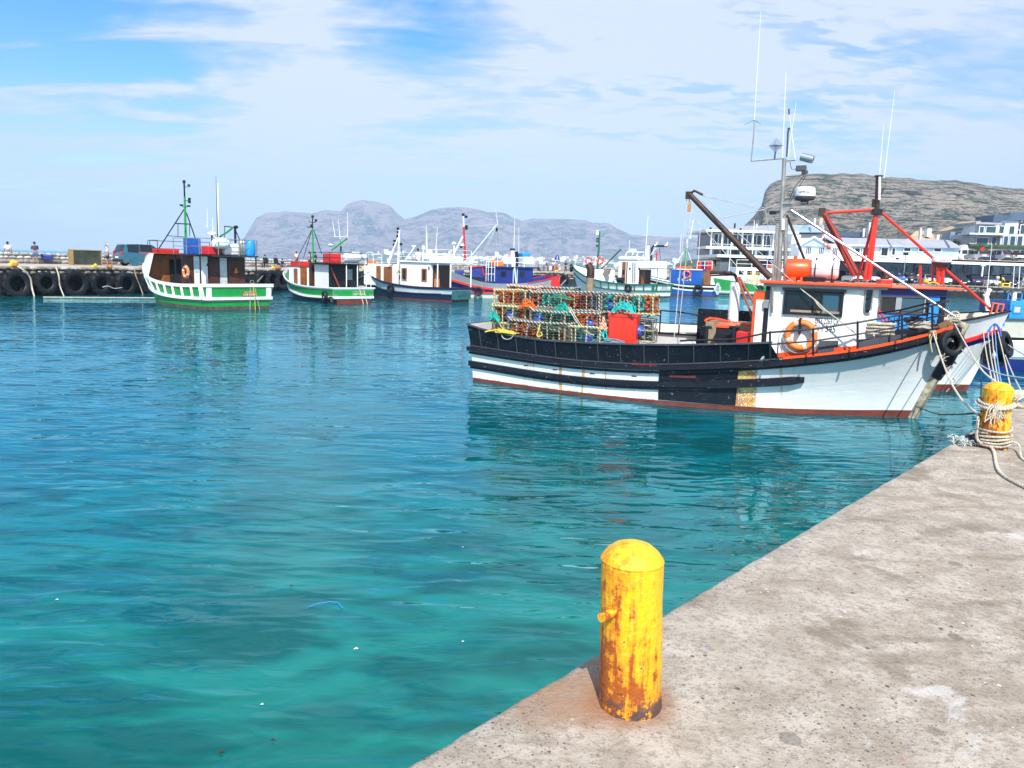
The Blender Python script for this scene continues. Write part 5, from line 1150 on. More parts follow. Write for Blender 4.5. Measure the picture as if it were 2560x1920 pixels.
# ================================================================== SMALL BOATS AT THE RIGHT EDGE
FS = Frame(12.9, 25.2, D2R(-14)); zz_ = lambda s: .75 + .25 * s * s
HS = Hull(6.2, zz_, lerpf([(0, .9), (.5, 1.0), (.8, .6), (1, .05)]), lerpf([(0, 1.1), (.5, 1.25), (.8, 1.0), (1, .1)]), rake=.5)
BS = thing('motor_boat', 'small white cabin motor boat with deep blue hull at the right edge', 'motor boat', FS.o, FS.a)
HS.skin([(zneg, lambda s: .42, 1, 3), (lambda s: .42, lambda s: .50, 2, 1), (lambda s: .50, zz_, 0, 2)], 20).build('hull', [white_clean, dblue, grey], BS, smooth=True); HS.deck(lambda s: zz_(s) - .02).build('deck', white_clean, BS)
b = MB(); x0 = FS.Q(2455, 800, -.8).x; x1 = FS.Q(2512, 800, -.8).x; zt_ = FS.Q(2480, 786, -.6).z
vs = [(x0, -.85, .9), (x1, -.85, .9), (x1, .85, .9), (x0, .85, .9), (x0 + .25, -.7, zt_), (x1 - .12, -.7, zt_), (x1 - .12, .7, zt_), (x0 + .25, .7, zt_)]
b.add(vs, [(0, 1, 5, 4), (1, 2, 6, 5), (2, 3, 7, 6), (3, 0, 4, 7), (4, 5, 6, 7)]); cb = b.build('cabin', white_clean, BS, bevel=.03)
for px, ww, hh in ((2477, .48, .28), (2497, .12, .30), (2505, .12, .30)):
    q = FS.Q(px, 803, -.80); window(cb, (q.x, -.80, q.z), (1, 0, 0), (0, .25, 1), ww, hh, sky_blue, glb, .03, .03)
b = MB(); b.tube([FS.Q(2473, 790, 0), FS.Q(2466, 742, 0)], [.09, .07], 8); b.build('mast', white, BS, smooth=True)
b = MB(); b.tube([FS.Q(2466, 742, 0), FS.Q(2480, 610, 0)], [.014, .007], 5); b.tube([FS.Q(2458, 736, 0), FS.Q(2466, 745, 0), FS.Q(2474, 735, 0)], .02, 5); b.build('whip_antenna', white_clean, BS)
FS2 = Frame(20.5, 37.5, D2R(-6)); zz2 = lambda s: .95 + .3 * s * s
HS2 = Hull(8, zz2, lerpf([(0, 1.1), (.5, 1.3), (.8, .8), (1, .05)]), lerpf([(0, 1.3), (.5, 1.5), (.8, 1.2), (1, .1)]), rake=.6)
BS2 = thing('motor_boat', 'old cream boat with bright blue cabin at the right edge', 'motor boat', FS2.o, FS2.a)
HS2.skin([(zneg, lambda s: .15, 1, 2), (lambda s: .15, zz2, 0, 3)], 20).build('hull', [M('cream_hull', (.62, .58, .48), .6, rust=.3), blackm], BS2, smooth=True); HS2.deck(lambda s: zz2(s) - .05).build('deck', deckm, BS2); HS2.strake(zz2, .05, .10).build('rubbing_strake', dgrey, BS2)
x0 = FS2.Q(2524, 780, -1.).x; zc = FS2.Q(2540, 752, -1).z; b = MB(); b.box(x0, x0 + 2.6, -1.0, 1.0, .9, zc); cb = b.build('cabin', sky_blue, BS2, bevel=.03)
q = FS2.Q(2543, 773, -1.0); window(cb, (q.x, -1.004, q.z), (1, 0, 0), (0, 0, 1), .34, .34, sky_blue, M('pale_window', (.45, .45, .48), .3), .05, .05)
b = MB(); b.box(x0 - .5, x0 + 2.4, -1.1, 1.1, FS2.Q(2540, 727, -1).z, FS2.Q(2540, 724, -1).z + .04); b.build('roof', dgrey, BS2)
for px in (2522, 2537, 2556): b = MB(); q = FS2.Q(px, 728, -.95); b.tube([(q.x, -.95, zc), q], .035 if px != 2537 else .10, 6); b.build('roof_post', white if px == 2537 else sky_blue, BS2)
for px in (2532, 2546): b = MB(); b.tube([FS2.Q(px, 726, 0), FS2.Q(px + 4, 660, 0)], .02, 5); b.build('whip_antenna', white_clean, BS2)
b = MB(); b.tube([FS2.Q(2500, 733, -.6), FS2.Q(2560, 752, -.8)], .04, 6); b.build('boom', sky_blue, BS2); b = MB(); q = FS2.Q(2512, 775, -.9); b.box(q.x - .3, x0, -.9, .9, .9, zc - .2); b.build('fore_locker', dblue, BS2)
# ================================================================== BOATS ALONG THE FAR QUAY
GR = 'fishing boats moored in the harbour'
def boat(label, x, y, az, L, zsf, bwf, bdf, bands, mats, rake=.7, sr=.1, e=1.2, name='fishing_boat'):
    F = Frame(x, y, D2R(90 - az)); H = Hull(L, lerpf(zsf), lerpf(bwf), lerpf(bdf), rake, sr, e); r = thing(name, label, 'fishing boat', F.o, F.a, GR)
    H.skin(bands, 26).build('hull', mats, r, smooth=True); return F, H, r
def tubes(name, mt, parent, segs):
    b = MB()
    for sg in segs: b.tube(sg[0], sg[1], 6)
    return b.build(name, mt, parent)
def sep_tubes(name, mt, parent, segs):
    for sg in segs:
        b = MB(); b.tube(sg[0], sg[1], 6); b.build(name, mt, parent)
def bandf(*k): return [(lambda s: -.65), (lambda s: 0.)]
def boxl(name, mt, parent, x0, x1, y0, y1, z0, z1, bevel=0.):
    b = MB(); b.box(x0, x1, y0, y1, z0, z1); return b.build(name, mt, parent, bevel=bevel)
def ladder(parent, a, c, wv_, n, mt):
    b = MB(); a = Vector(a); c = Vector(c); w_ = Vector(wv_)
    b.tube([a, c], .018, 5); b.tube([a + w_, c + w_], .018, 5)
    for k in range(n): q = a.lerp(c, (k + .5) / n); b.tube([q, q + w_], .012, 4)
    return b.build('ladder', mt, parent)
zneg = lambda s: -.65; zero = lambda s: 0.
# ---- boat 1: green and white, name board CAPE TOWN
b1c = lambda s: lerpf([(0, .62), (.4, .60), (.7, .85), (1, 1.6)])(s)
F1, H1, B1_ = boat('large green and white fishing boat with a crowded roof beside the teal car', -14.75, 41.35, -48, 9.6,
    [(0, 1.36), (.3, 1.28), (.6, 1.45), (.85, 2.0), (1, 2.5)], [(0, 1.75), (.4, 1.95), (.7, 1.5), (.9, .6), (1, .05)], [(0, 1.95), (.4, 2.15), (.7, 2.0), (.9, 1.2), (1, .12)],
    [(zneg, zero, 2, 2), (zero, lambda s: .18 - .04 * s, 2, 1), (lambda s: .18 - .04 * s, lambda s: b1c(s) - .17, 1, 3), (lambda s: b1c(s) - .17, lambda s: b1c(s) + .02, 0, 1), (lambda s: b1c(s) + .02, lambda s: lerpf([(0, 1.36), (.3, 1.28), (.6, 1.45), (.85, 2.0), (1, 2.5)])(s), 1, 3)],
    [white, green, M('scummy_boot', (.10, .085, .06), .8, var=.5, rust=.3)], rake=.9)
H1.strake(lambda s: H1.zs(s) - .07, .05, .17).build('white_rail', white, B1_); H1.strake(lambda s: b1c(s) - .02, .10, .15).build('rubbing_strake', white, B1_); H1.strake(lambda s: b1c(s) - .13, .07, .04).build('strake_shade_strip', dgrey, B1_)  # last strip is dark grey to stand in for shade under the strake
for i in range(8):                                                   # white frames over the green bulwark
    for sd_ in (1, -1):
        s = .03 + i * .10; b = MB(); a_, c_ = H1.p(s, b1c(s), sd_, .03), H1.p(s, H1.zs(s) - .1, sd_, .03); b.tube([a_, c_], .085 if i else .16, 4); b.build('bulwark_frame', white, B1_)
for sd_ in (-1, 1): b = MB(); a_ = H1.p(0, b1c(0), sd_, -.12); b.box(-.10, -.02, a_.y - .14, a_.y + .14, b1c(0), H1.zs(0)); b.build('bulwark_frame', white, B1_)
H1.deck(lambda s: .62 if s < .7 else .62 + (s - .7) * 3.2, -.05).build('deck', deckm, B1_); H1.inner(lambda s: .62, H1.zs, -.07, s1=.9).build('bulwark_lining', white, B1_)
b = MB(); b.box(-.10, -.06, -.95, -.15, .72, .97); nb = b.build('name_board', wood, B1_); cream = M('cream_lettering', (.8, .72, .5), .5)
text_mesh('CAPE TOWN', 'lettering', cream, nb, (-.102, -.55, .80), (0, -1, 0), (0, 0, 1), .12, width=.72, bold=True); text_mesh('ZAVYAN', 'lettering', cream, nb, (-.102, -.55, .94), (0, -1, 0), (0, 0, 1), .07, width=.6)
RZ1 = 2.86
boxl('canopy_roof', blackm, B1_, .9, 4.0, -1.7, 1.7, RZ1 - .06, RZ1)
for x, y in ((1.0, -1.6), (1.0, 1.6), (3.9, 1.6), (3.9, -1.6)): tubes('canopy_post', blackm, B1_, [([(x, y, .6), (x, y, RZ1)], .045)])
tubes('roof_brace', blackm, B1_, [([(1.0, 1.0, RZ1 - .06), (1.5, 1.0, RZ1 - .6)], .03)])
wh1 = boxl('wheelhouse', dwood, B1_, 1.75, 4.2, -1.35, 1.15, .6, RZ1 - .07)
boxl('white_bulkhead', white, wh1, 1.70, 1.749, .85, 1.16, .6, RZ1 - .1); boxl('white_panel', white, wh1, 1.76, 2.6, 1.151, 1.18, .6, RZ1 - .1)
boxl('door_panel', M('pale_door', (.55, .62, .60), .5), wh1, 1.70, 1.749, -.25, .15, .62, RZ1 - .15)
for y in (.22, -.32): boxl('door', dwood, wh1, 1.68, 1.748, y - .0, y + .55 if y > 0 else y - .6, .64, RZ1 - .25)
boxl('blue_sign', M('pale_blue_sign', (.45, .62, .68), .5), wh1, 2.0, 2.5, 1.181, 1.20, 1.9, 2.5); boxl('red_extinguisher', red, wh1, 1.62, 1.70, .58, .78, .72, 1.3)
tubes('orange_pennant', orange_b, wh1, [([(1.66, -.75, 2.2), (1.66, -.75, 1.9)], [.02, .12])])
# fo'c'sle with open brown aft end
zf = RZ1 - .02
b = MB(); sec = []
for i in range(7):
    s = .66 + .31 * i / 6
    for side in (1, -1):
        a_ = H1.p(s, H1.zs(s), side, -.03); tp = Vector((a_.x - .15 * (i < 1), a_.y * .86, zf + .0 * i)); sec += [a_, tp]
fs = []
for i in range(6):
    o_ = i * 4; fs += [(o_, o_ + 4, o_ + 5, o_ + 1), (o_ + 2, o_ + 3, o_ + 7, o_ + 6), (o_ + 1, o_ + 5, o_ + 7, o_ + 3)]
fs.append((24, 26, 27, 25)); b.add(sec, fs); b.build('forecastle', white, B1_)
a_ = H1.p(.66, H1.zs(.66), 1, -.1); xf = a_.x
boxl('forecastle_bulkhead', wood, B1_, xf + .7, xf + .75, -1.5, 1.6, .7, zf - .05); boxl('dark_doorway', dark_in, B1_, xf + .66, xf + .70, -.2, .5, .8, zf - .3); boxl('white_locker', white, B1_, xf + .60, xf + .7, -1.2, -.3, 1.6, 2.5)
b = MB(); b.box(xf - .15, xf + 2.2, -1.75, 1.62, zf, zf + .07); b.build('forecastle_roof', M('rust_red_roof', (.45, .06, .03), .55, rust=.2), B1_)
boxl('red_raft', red, B1_, xf + .0, xf + .9, .2, 1.4, zf + .07, zf + .28, .04)
b = MB(); b.ball((xf + 1.2, -1.0, zf + .4), .30, 14); b.build('white_dome', white_clean, B1_, smooth=True)
rail(B1_, [(xf - .1, 1.5, zf), (xf + .9, 1.5, zf), (xf + 1.9, 1.2, zf), (xf + 1.9, -1.2, zf), (xf - .1, -1.6, zf)], (.3, .75), .018, blackm)
# mast with tripod
P = lambda zx, zy, y=0.: F1.Q(300 + zx / 4.609, 430 + zy / 4.609, y)
tubes('mast', green, B1_, [([P(765, 1000), P(745, 290)], [.085, .06])]); tubes('topmast', blackm, B1_, [([P(745, 295), P(738, 110)], .05)])
sep_tubes('mast_stay', blackm, B1_, [([P(745, 420), P(430, 910, 1.3)], .035), ([P(765, 470), P(880, 800, -1.2)], .035)]); tubes('stay_bar', blackm, B1_, [([P(550, 735, 1), P(745, 748)], .02), ([P(645, 592, .6), P(808, 600)], .04), ([P(668, 600, .5), P(668, 740, .8)], .02), ([P(802, 600, -.3), P(802, 740, -.8)], .02)])
for zx, zy, w_, h_ in ((738, 112, .12, .16), (793, 153, .12, .10), (800, 312, .10, .14), (800, 345, .10, .14), (708, 382, .22, .09), (790, 393, .22, .09)):
    b = MB(); b.cbox(P(zx, zy), (w_, .12, h_)); b.build('mast_lamp', blackm, B1_)
tubes('lamp_arm', blackm, B1_, [([P(742, 172), P(808, 172)], .02), ([P(745, 330), P(805, 330)], .02), ([P(700, 385), P(745, 410), P(795, 395)], .02)])
rp = [(.95, -1.65, RZ1), (.95, -.6, RZ1), (.95, .6, RZ1), (.95, 1.65, RZ1), (2.4, 1.65, RZ1), (3.95, 1.65, RZ1)]
rail(B1_, rp, (.42, .85), .02, galv); rail(B1_, [(.95, -1.65, RZ1), (3.95, -1.65, RZ1)], (.42, .85), .02, galv)
tubes('whip_antenna', white_clean, B1_, [([P(1135, 800, -.3), P(1128, 130, -.3)], [.045, .03])]); tubes('whip_antenna', dgrey, B1_, [([P(1125, 800, -.2), P(1105, 50, -.2)], [.03, .01])])
for zx, y0_, y1_ in ((1005, 640, 420), (1068, 700, 520)): tubes('whip_antenna', white_clean, B1_, [([P(zx, y0_), P(zx, y1_)], [.018, .01])])
b = MB(); c_ = P(1058, 715); b.lathe([(.001, -.07), (.22, -.07), (.25, 0), (.2, .09), (.001, .13)], 20, Matrix.Translation(c_), close=False); b.build('radar_dome', white_clean, B1_, smooth=True); tubes('radar_post', blackm, B1_, [([c_ - Vector((0, 0, .07)), (c_.x, c_.y, RZ1)], .05)])
boxl('blue_crate', blue, B1_, 2.6, 3.2, .75, 1.45, RZ1, RZ1 + .85, .02); boxl('white_tank', white, B1_, 1.4, 2.4, -.9, .0, RZ1, RZ1 + .6, .1); boxl('red_box', red, B1_, 1.6, 2.4, .1, .85, RZ1, RZ1 + .48, .04)
b = MB(); b.lathe([(.001, -.45), (.2, -.42), (.3, -.25), (.3, .25), (.2, .42), (.001, .45)], 18, Matrix.Translation((1.35, .25, RZ1 + .62)) @ Matrix.Rotation(D2R(90), 4, 'X'), close=False); b.build('life_raft', white_clean, B1_, smooth=True)
for zx, y in ((1200, -.85), (1265, -1.0)): q = P(zx, 930, y); b = MB(); b.lathe([(.1, 0), (.13, .05), (.13, .72), (.06, .82)], 14, Matrix.Translation((1.2, y, RZ1))); b.build('gas_cylinder', galv, B1_, smooth=True)
b = MB(); b.lathe([(.24, 0), (.29, .12), (.29, .72), (.22, .85), (.1, .86)], 20, Matrix.Translation((1.15, -1.35, RZ1))); b.build('blue_drum', sky_blue, B1_, smooth=True)
tubes('davit', green, B1_, [([P(1060, 800, -.3), P(1240, 690, -.6), P(1300, 640, -.7)], .05)]); tubes('davit_frame', blackm, B1_, [([P(1200, 625, -.7), P(1340, 640, -.9)], .03), ([P(1325, 640, -.9), P(1330, 820, -.9)], .07), ([P(1335, 680, -.9), P(1400, 830, -1.1)], .03), ([P(1205, 625, -.7), P(1205, 760, -.7)], .02)])
b = MB(); q = P(1335, 635, -.9); b.cyl(q - Vector((.1, 0, 0)), q + Vector((.1, 0, 0)), .09); b.build('davit_lamp', blackm, B1_)
tubes('stay_wire', ropeg, B1_, [([P(770, 470), P(1130, 580, -.3)], .010), ([P(770, 480), P(1000, 640)], .010)])
lifebuoy(None, (2.9, 1.5, 1.9), (D2R(90), 0, 0), .34, .07, parent=B1_)
boxl('engine_hatch', blackm, B1_, 5.0, 6.0, -.6, .9, .6, 1.25); boxl('grey_bin', grey, B1_, 3.2, 3.7, 1.25, 1.75, .6, 1.15, .02); boxl('white_bin', white, B1_, 4.3, 4.9, .2, 1.2, .6, 1.2, .02)
b = MB(); b.rope(resample([(-.05, -.75, 1.42), (-.22, -.72, 1.2), (-.28, -.75, .6), (-.25, -.8, -.2)], .1), .02); b.build('stern_line', ropey, B1_)
tubes('stern_line', ropew, B1_, [([(-.05, -.65, 1.42), (-.3, -.45, -.1)], .012), ([(-.05, -.85, 1.42), (-.3, -1.05, -.1)], .012)])
b = MB(); b.torus((-.05, -.75, 1.45), .12, .02, (1, 0, 0), 10, 5); b.build('tie_bar', galv, B1_)
# ---- boat 2: smaller green, ANCHOR..., rust transom foot
z2s = [(0, 1.02), (.4, 1.02), (.7, 1.25), (1, 1.95)]; z2 = lerpf(z2s); zl2 = lerpf([(0, .42), (.5, .42), (1, .95)])
F2, H2, B2_ = boat('smaller green and white fishing boat with red box and white raft on its roof', -10.4, 49.8, -41, 8.6, z2s, [(0, 1.3), (.4, 1.5), (.7, 1.15), (.9, .5), (1, .05)], [(0, 1.5), (.4, 1.75), (.7, 1.6), (.9, 1.0), (1, .12)],
    [(zneg, zero, 2, 2), (zero, lambda s: zl2(s) - .1 if s else .30, 3, 2), (lambda s: zl2(s) - .1 if s else .30, lambda s: zl2(s) + .05, 0, 1), (lambda s: zl2(s) + .05, lambda s: z2(s) - .12, 1, 3), (lambda s: z2(s) - .12, z2, 0, 1)], [white, green, redox, black], rake=.85)
H2.strake(zl2, .10, .13).build('rubbing_strake', white, B2_); H2.strake(lambda s: z2(s), .05, .07).build('rail_cap', white, B2_)
b = MB(); b.box(-.13, -.05, -1.2, 1.2, -.3, .26); b.build('transom_foot', redox, B2_)
for y in (-1.3, 1.3): boxl('corner_plate', galv, B2_, -.06, -.01, y - .17, y + .17, .5, .95)
for w_, z, h_ in (('ANGL ORT', .82, .14), ('CAPE TOWN', .62, .14)): text_mesh(w_, 'lettering', cream, B2_, (-.075, -.35, z), (0, -1, 0), (0, 0, 1), h_, width=.85, bold=True)
H2.deck(lambda s: .45 if s < .7 else .45 + (s - .7) * 3, -.05).build('deck', deckm, B2_); H2.inner(lambda s: .45, z2, -.07, s1=.9).build('bulwark_lining', white, B2_)
P = lambda zx, zy, y=0.: F2.Q(680 + zx / 5.72, 500 + zy / 5.72, y)
R2 = P(1200, 885, 0).z; R2 = 2.55
boxl('canopy_roof', blackm, B2_, .4, 3.2, -1.35, 1.45, R2 - .05, R2); w2 = boxl('wheelhouse', blackm, B2_, 1.2, 3.1, -1.1, 1.1, .45, R2 - .06); boxl('white_side', white, w2, 1.19, 3.1, 1.101, 1.13, .45, R2 - .1)
for y in (-1.25, .2, -.6): tubes('canopy_post', white, B2_, [([(.5, y, .45), (.5, y, R2)], .035)])
boxl('window', grey, w2, 1.17, 1.2, -.6, -.2, 1.5, 2.2); tubes('red_plank', M('plank_red', (.35, .06, .03), .6), B2_, [([(.9, 1.1, 2.3), (.9, .3, .6)], .05)])
rail(B2_, [(.45, -1.3, R2), (.45, 1.4, R2), (3.1, 1.4, R2)], (.35, .68), .022, blackm)
boxl('red_box', red, B2_, .9, 1.8, .35, 1.2, R2, R2 + .62, .03)
b = MB(); b.lathe([(.001, -.62), (.2, -.58), (.29, -.42), (.29, .42), (.2, .58), (.001, .62)], 18, Matrix.Translation((.8, -.35, R2 + .36)) @ Matrix.Rotation(D2R(90), 4, 'X'), close=False); b.build('life_raft', white_clean, B2_, smooth=True)
boxl('forward_house', white, B2_, 5.3, 7.0, -1.0, 1.15, .6, 2.25, .04); boxl('forward_roof', M('rust_red_roof', (.45, .06, .03)), B2_, 5.2, 7.2, -1.1, 1.2, 2.25, 2.32); boxl('cabin_door', wood, B2_, 5.6, 6.1, 1.151, 1.19, .7, 2.1); boxl('door_frame', wood, B2_, 5.26, 5.3, -.2, 1.1, .65, 2.2)
boxl('red_crate', red, B2_, 5.4, 6.0, .3, 1.1, 2.32, 2.58, .03); boxl('red_crate', red, B2_, 6.2, 6.8, .3, 1.1, 2.32, 2.58, .03); rail(B2_, [(5.2, 1.15, 2.32), (7.1, 1.15, 2.32)], (.3, .7), .015, galv)
tubes('mast', green, B2_, [([P(600, 1070), P(580, 400)], [.08, .055])]); tubes('topmast', blackm, B2_, [([P(580, 400), P(580, 240)], .04)])
sep_tubes('mast_stay', blackm, B2_, [([P(570, 430), P(350, 850, 1.0)], .025), ([P(570, 430), P(450, 830, .4)], .025), ([P(600, 430), P(710, 770, -.9)], .028)])
tubes('lamp_arm', blackm, B2_, [([P(530, 295), P(540, 318), P(615, 322), P(632, 290)], .03), ([P(510, 385), P(590, 390)], .04)])
for zx, zy in ((580, 235), (628, 292), (565, 365)): b = MB(); b.cbox(P(zx, zy), (.14, .12, .16)); b.build('mast_lamp', blackm, B2_)
tubes('boom', green, B2_, [([P(850, 720, .2), P(1075, 550, -.5)], .05)]); tubes('aerial_frame', white_clean, B2_, [([P(880, 530, -.3), P(1080, 525, -.3)], .03), ([P(1040, 525, -.3), P(1085, 480, -.3)], .02), ([P(975, 530, -.3), P(975, 560, -.3)], .03)]); tubes('aerial_post', green, B2_, [([P(977, 560, -.3), P(978, 640, -.3)], .03)]); tubes('exhaust', blackm, B2_, [([P(985, 740, -.3), P(985, 660, -.3)], .06)])
for a_ in ((905, 530, 865, 295), (970, 530, 950, 280), (1082, 520, 1078, 170)): tubes('whip_antenna', white_clean, B2_, [([P(a_[0], a_[1], -.3), P(a_[2], a_[3], -.3)], [.02, .01])])
b = MB(); c_ = P(838, 645, .2); b.lathe([(.001, -.12), (.12, -.08), (.17, 0), (.15, .06), (.001, .1)], 16, Matrix.Translation(c_), close=False); b.build('searchlight', white_clean, B2_, smooth=True)
tubes('stay_wire', ropeg, B2_, [([P(610, 450), P(830, 620, .2)], .012), ([P(610, 450), P(890, 505, -.3)], .010), ([P(1075, 560, -.5), P(1045, 740, -.5)], .010)])
boxl('stern_frame', dwood, B2_, 3.4, 3.8, .6, 1.2, .45, 2.5); tubes('white_pipe', white, B2_, [([(3.6, 1.35, .5), (3.6, 1.35, 2.2)], .07)]); ladder(B2_, (4.3, 1.2, .6), (4.3, 1.2, 1.4), (.5, 0, 0), 4, rusty)
tubes('stern_ladder_rope', ropew, B2_, [([(-.12, -.35, 1.1), (-.3, -.6, -.1)], .03), ([(-.12, -.65, 1.1), (-.3, -.9, -.1)], .03), ([(-.12, -.35, 1.12), (-.12, -.75, 1.12)], .05)])
for dz_, s_, l_ in ((.45, .10, 'left tyre of the pair on the side of the smaller green boat'), (.12, .02, 'low tyre at the stern corner of the smaller green boat')):
    q = H2.p(s_, .4, 1, .14); q.z = dz_; tyre(l_, F2.wor(q), F2.fy * 1 + F2.fx * .2, .36, .22, lugs=16)
tubes('cream_spar', M('cream_paint'  , (.66, .62, .5)), B2_, [([P(1215, 1130, -1.3), P(1410, 1015, -1.6)], .03)]); tubes('flag_pole', white, B2_, [([(.2, -1.42, 1.0), (.2, -1.42, 2.5)], .025)])
# ---- boat 3: pale side, black and white
z3s = [(0, 1.0), (.4, 1.0), (.75, 1.3), (1, 1.95)]; z3 = lerpf(z3s); z3l = lambda s: z3(s) * .56
F3, H3, B3_ = boat('white fishing boat with black gunwale, pale side and small teal stern in the middle', -3.95, 56.5, -56, 8.7, z3s, [(0, 1.0), (.4, 1.45), (.7, 1.15), (.9, .45), (1, .05)], [(0, 1.25), (.4, 1.6), (.7, 1.5), (.9, .95), (1, .12)],
    [(zneg, zero, 2, 2), (zero, lambda s: .10, 2, 1), (lambda s: .10, lambda s: z3l(s) - .1 * s, 1, 3), (lambda s: z3l(s) - .1 * s, lambda s: z3(s) - .14, 0, 2), (lambda s: z3(s) - .14, z3, 1, 1)], [M('pale_grey_paint', (.52, .58, .6), .5, rust=.08), navy, redox], rake=.8)
b = MB(); b.box(-.10, -.06, -1.1, 1.1, .16, .80); b.build('teal_transom', M('teal_paint', (.03, .13, .14), .5, var=.3), B3_); text_mesh('CAPE TOWN', 'lettering', ink, B3_, (-.104, 0, .42), (0, -1, 0), (0, 0, 1), .10, width=.9)
H3.strake(lambda s: z3(s) - .02, .06, .14).build('gunwale', navy, B3_); H3.strake(lambda s: z3l(s) - .1 * s, .05, .07, .1).build('rubbing_strake', navy, B3_)
H3.deck(lambda s: .55 if s < .7 else .55 + (s - .7) * 3, -.05).build('deck', deckm, B3_); H3.inner(lambda s: .5, z3, -.07, s1=.9).build('bulwark_lining', white, B3_)
P = lambda zx, zy, y=0.: F3.Q(900 + zx / 6.38, 520 + zy / 6.38, y)
fc = P(216, 960, 0); boxl('forecastle', white_clean, B3_, 6.9, 8.8, -1.0, 1.05, .9, 2.55, .08)
boxl('cabin_door', wood, B3_, 6.86, 6.9, -.1, .8, .9, 2.35); boxl('forecastle_door', wood, B3_, 6.95, 7.4, 1.051, 1.09, 1.0, 2.4); boxl('orange_raft', orange_b, B3_, 8.0, 8.5, .4, 1.0, 2.56, 2.80, .05); rail(B3_, [(6.9, 1.0, 2.55), (7.8, 1.0, 2.55), (8.7, .9, 2.55)], (.35, .7), .018, white_clean)
m3 = boxl('deckhouse', white_clean, B3_, 1.9, 4.9, -1.15, 1.15, .6, 2.75, .05)
for x, w_, mt in ((4.45, .42, wood), (2.5, .4, wood)): window(m3, (x, 1.156, 1.85), (-1, 0, 0), (0, 0, 1), w_, .85, mt, gl, .10, .05)
window(m3, (2.05, 1.156, 2.35), (-1, 0, 0), (0, 0, 1), .18, .30, white, gl, .04, .03); boxl('dark_doorway', dwood, m3, 1.86, 1.9, -1.0, .9, .7, 2.6); boxl('tan_door', wood, m3, 1.82, 1.86, .2, .75, .7, 2.2); boxl('leaning_board', M('tan_board', (.5, .22, .07), .6), B3_, 1.3, 1.75, .85, .9, .6, 1.6)
boxl('canopy_roof', white_clean, B3_, -.1, 5.1, -1.3, 1.3, 2.75, 2.86, .03)
for x, y in ((.0, 1.2), (.0, -1.2), (1.2, 1.2)): tubes('canopy_post', white_clean, B3_, [([(x, y, .9), (x, y, 2.75)], .05)])
rail(B3_, [(0, -1.2, 2.86), (0, 1.2, 2.86), (1.3, 1.2, 2.86), (2.6, 1.2, 2.86)], (.28, .56, .85), .02, white_clean); boxl('white_raft', white_clean, B3_, .4, 2.4, -.8, .8, 2.86, 3.25, .1)
rail(B3_, [(2.6, 1.25, 2.86), (4.9, 1.25, 2.86)], (.3, .6), .018, white_clean)
fr = [P(930, 830, .6), P(975, 740, .4), P(1230, 735, .4), P(1200, 830, .6)]; tubes('flybridge_frame', white_clean, B3_, [(fr, .05), ([q - Vector((0, 1.1, 0)) for q in fr], .05), ([fr[1], fr[1] - Vector((0, 1.1, 0))], .05), ([fr[2], fr[2] - Vector((0, 1.1, 0))], .05)])
b = MB(); c_ = P(1108, 697, -.1); b.lathe([(.001, -.09), (.22, -.09), (.25, 0), (.2, .12), (.001, .14)], 20, Matrix.Translation(c_), close=False); b.build('radar_dome', white_clean, B3_, smooth=True); b = MB(); c_ = P(1010, 635); b.ball(c_, .13, 12, 1.3); b.build('satellite_dome', white_clean, B3_, smooth=True); tubes('dome_post', white_clean, B3_, [([P(1012, 730), P(1012, 650)], .03)])
for a_ in ((1058, 800, 1055, 265), (1070, 730, 1068, 370), (1205, 740, 1235, 300)): tubes('whip_antenna', white_clean, B3_, [([P(a_[0], a_[1]), P(a_[2], a_[3])], [.028, .014])])
tubes('mast', white_clean, B3_, [([P(605, 960), P(628, 350)], [.07, .06])]); sep_tubes('mast_leg', white_clean, B3_, [([P(610, 470), P(440, 870, .7)], .045), ([P(625, 480), P(455, 900, -.4)], .04), ([P(625, 760), P(690, 860, -.5)], .03)]); tubes('stay', blackm, B3_, [([P(650, 570), P(680, 800, -.6)], .02), ([P(660, 480), P(740, 545)], .012)])
for zx, zy in ((605, 330), (608, 385), (600, 450), (553, 525), (545, 585), (655, 578)): b = MB(); b.cbox(P(zx, zy), (.16, .14, .17)); b.build('mast_lamp', blackm, B3_)
tubes('derrick', white_clean, B3_, [([P(690, 880), P(870, 620, -.5)], .05)]); b = MB(); b.cbox(P(858, 605, -.5), (.3, .12, .12)); b.build('derrick_head', white_clean, B3_)
tubes('gantry', white_clean, B3_, [([P(1420, 850), P(1420, 690), P(1500, 685), P(1500, 830)], .04), ([P(1500, 690), P(1498, 570)], .04), ([P(1440, 830), P(1640, 450, -.6)], .055)]); b = MB(); b.lathe([(.02, -.1), (.2, 0), (.02, .14)], 14, Matrix.Translation(P(1498, 565))); b.build('mushroom_lamp', white_clean, B3_, smooth=True)
b = MB(); b.rope([P(600, 940, .5), P(620, 1000, .6), P(590, 1040, .6), P(700, 870, .3)], .03); b.build('yellow_lashing', ropey, B3_); boxl('white_bin', white, B3_, 2.9, 4.0, 1.16, 1.45, .6, 1.2, .02)
sep_tubes('side_rod', ropeg, B3_, [([P(690, 960, .9), P(760, 1200, 1.3)], .015), ([P(640, 960, .9), P(700, 1210, 1.3)], .015)])
tyre('tyre low on the pale side of the white and black boat', F3.wor(H3.p(.62, .72, 1, .14)), F3.fy, .34, .2, lugs=16); tyre('tyre at the bow of the white and black boat', F3.wor(H3.p(.93, .95, 1, .14)), F3.fy + F3.fx * .4, .38, .2, lugs=16)
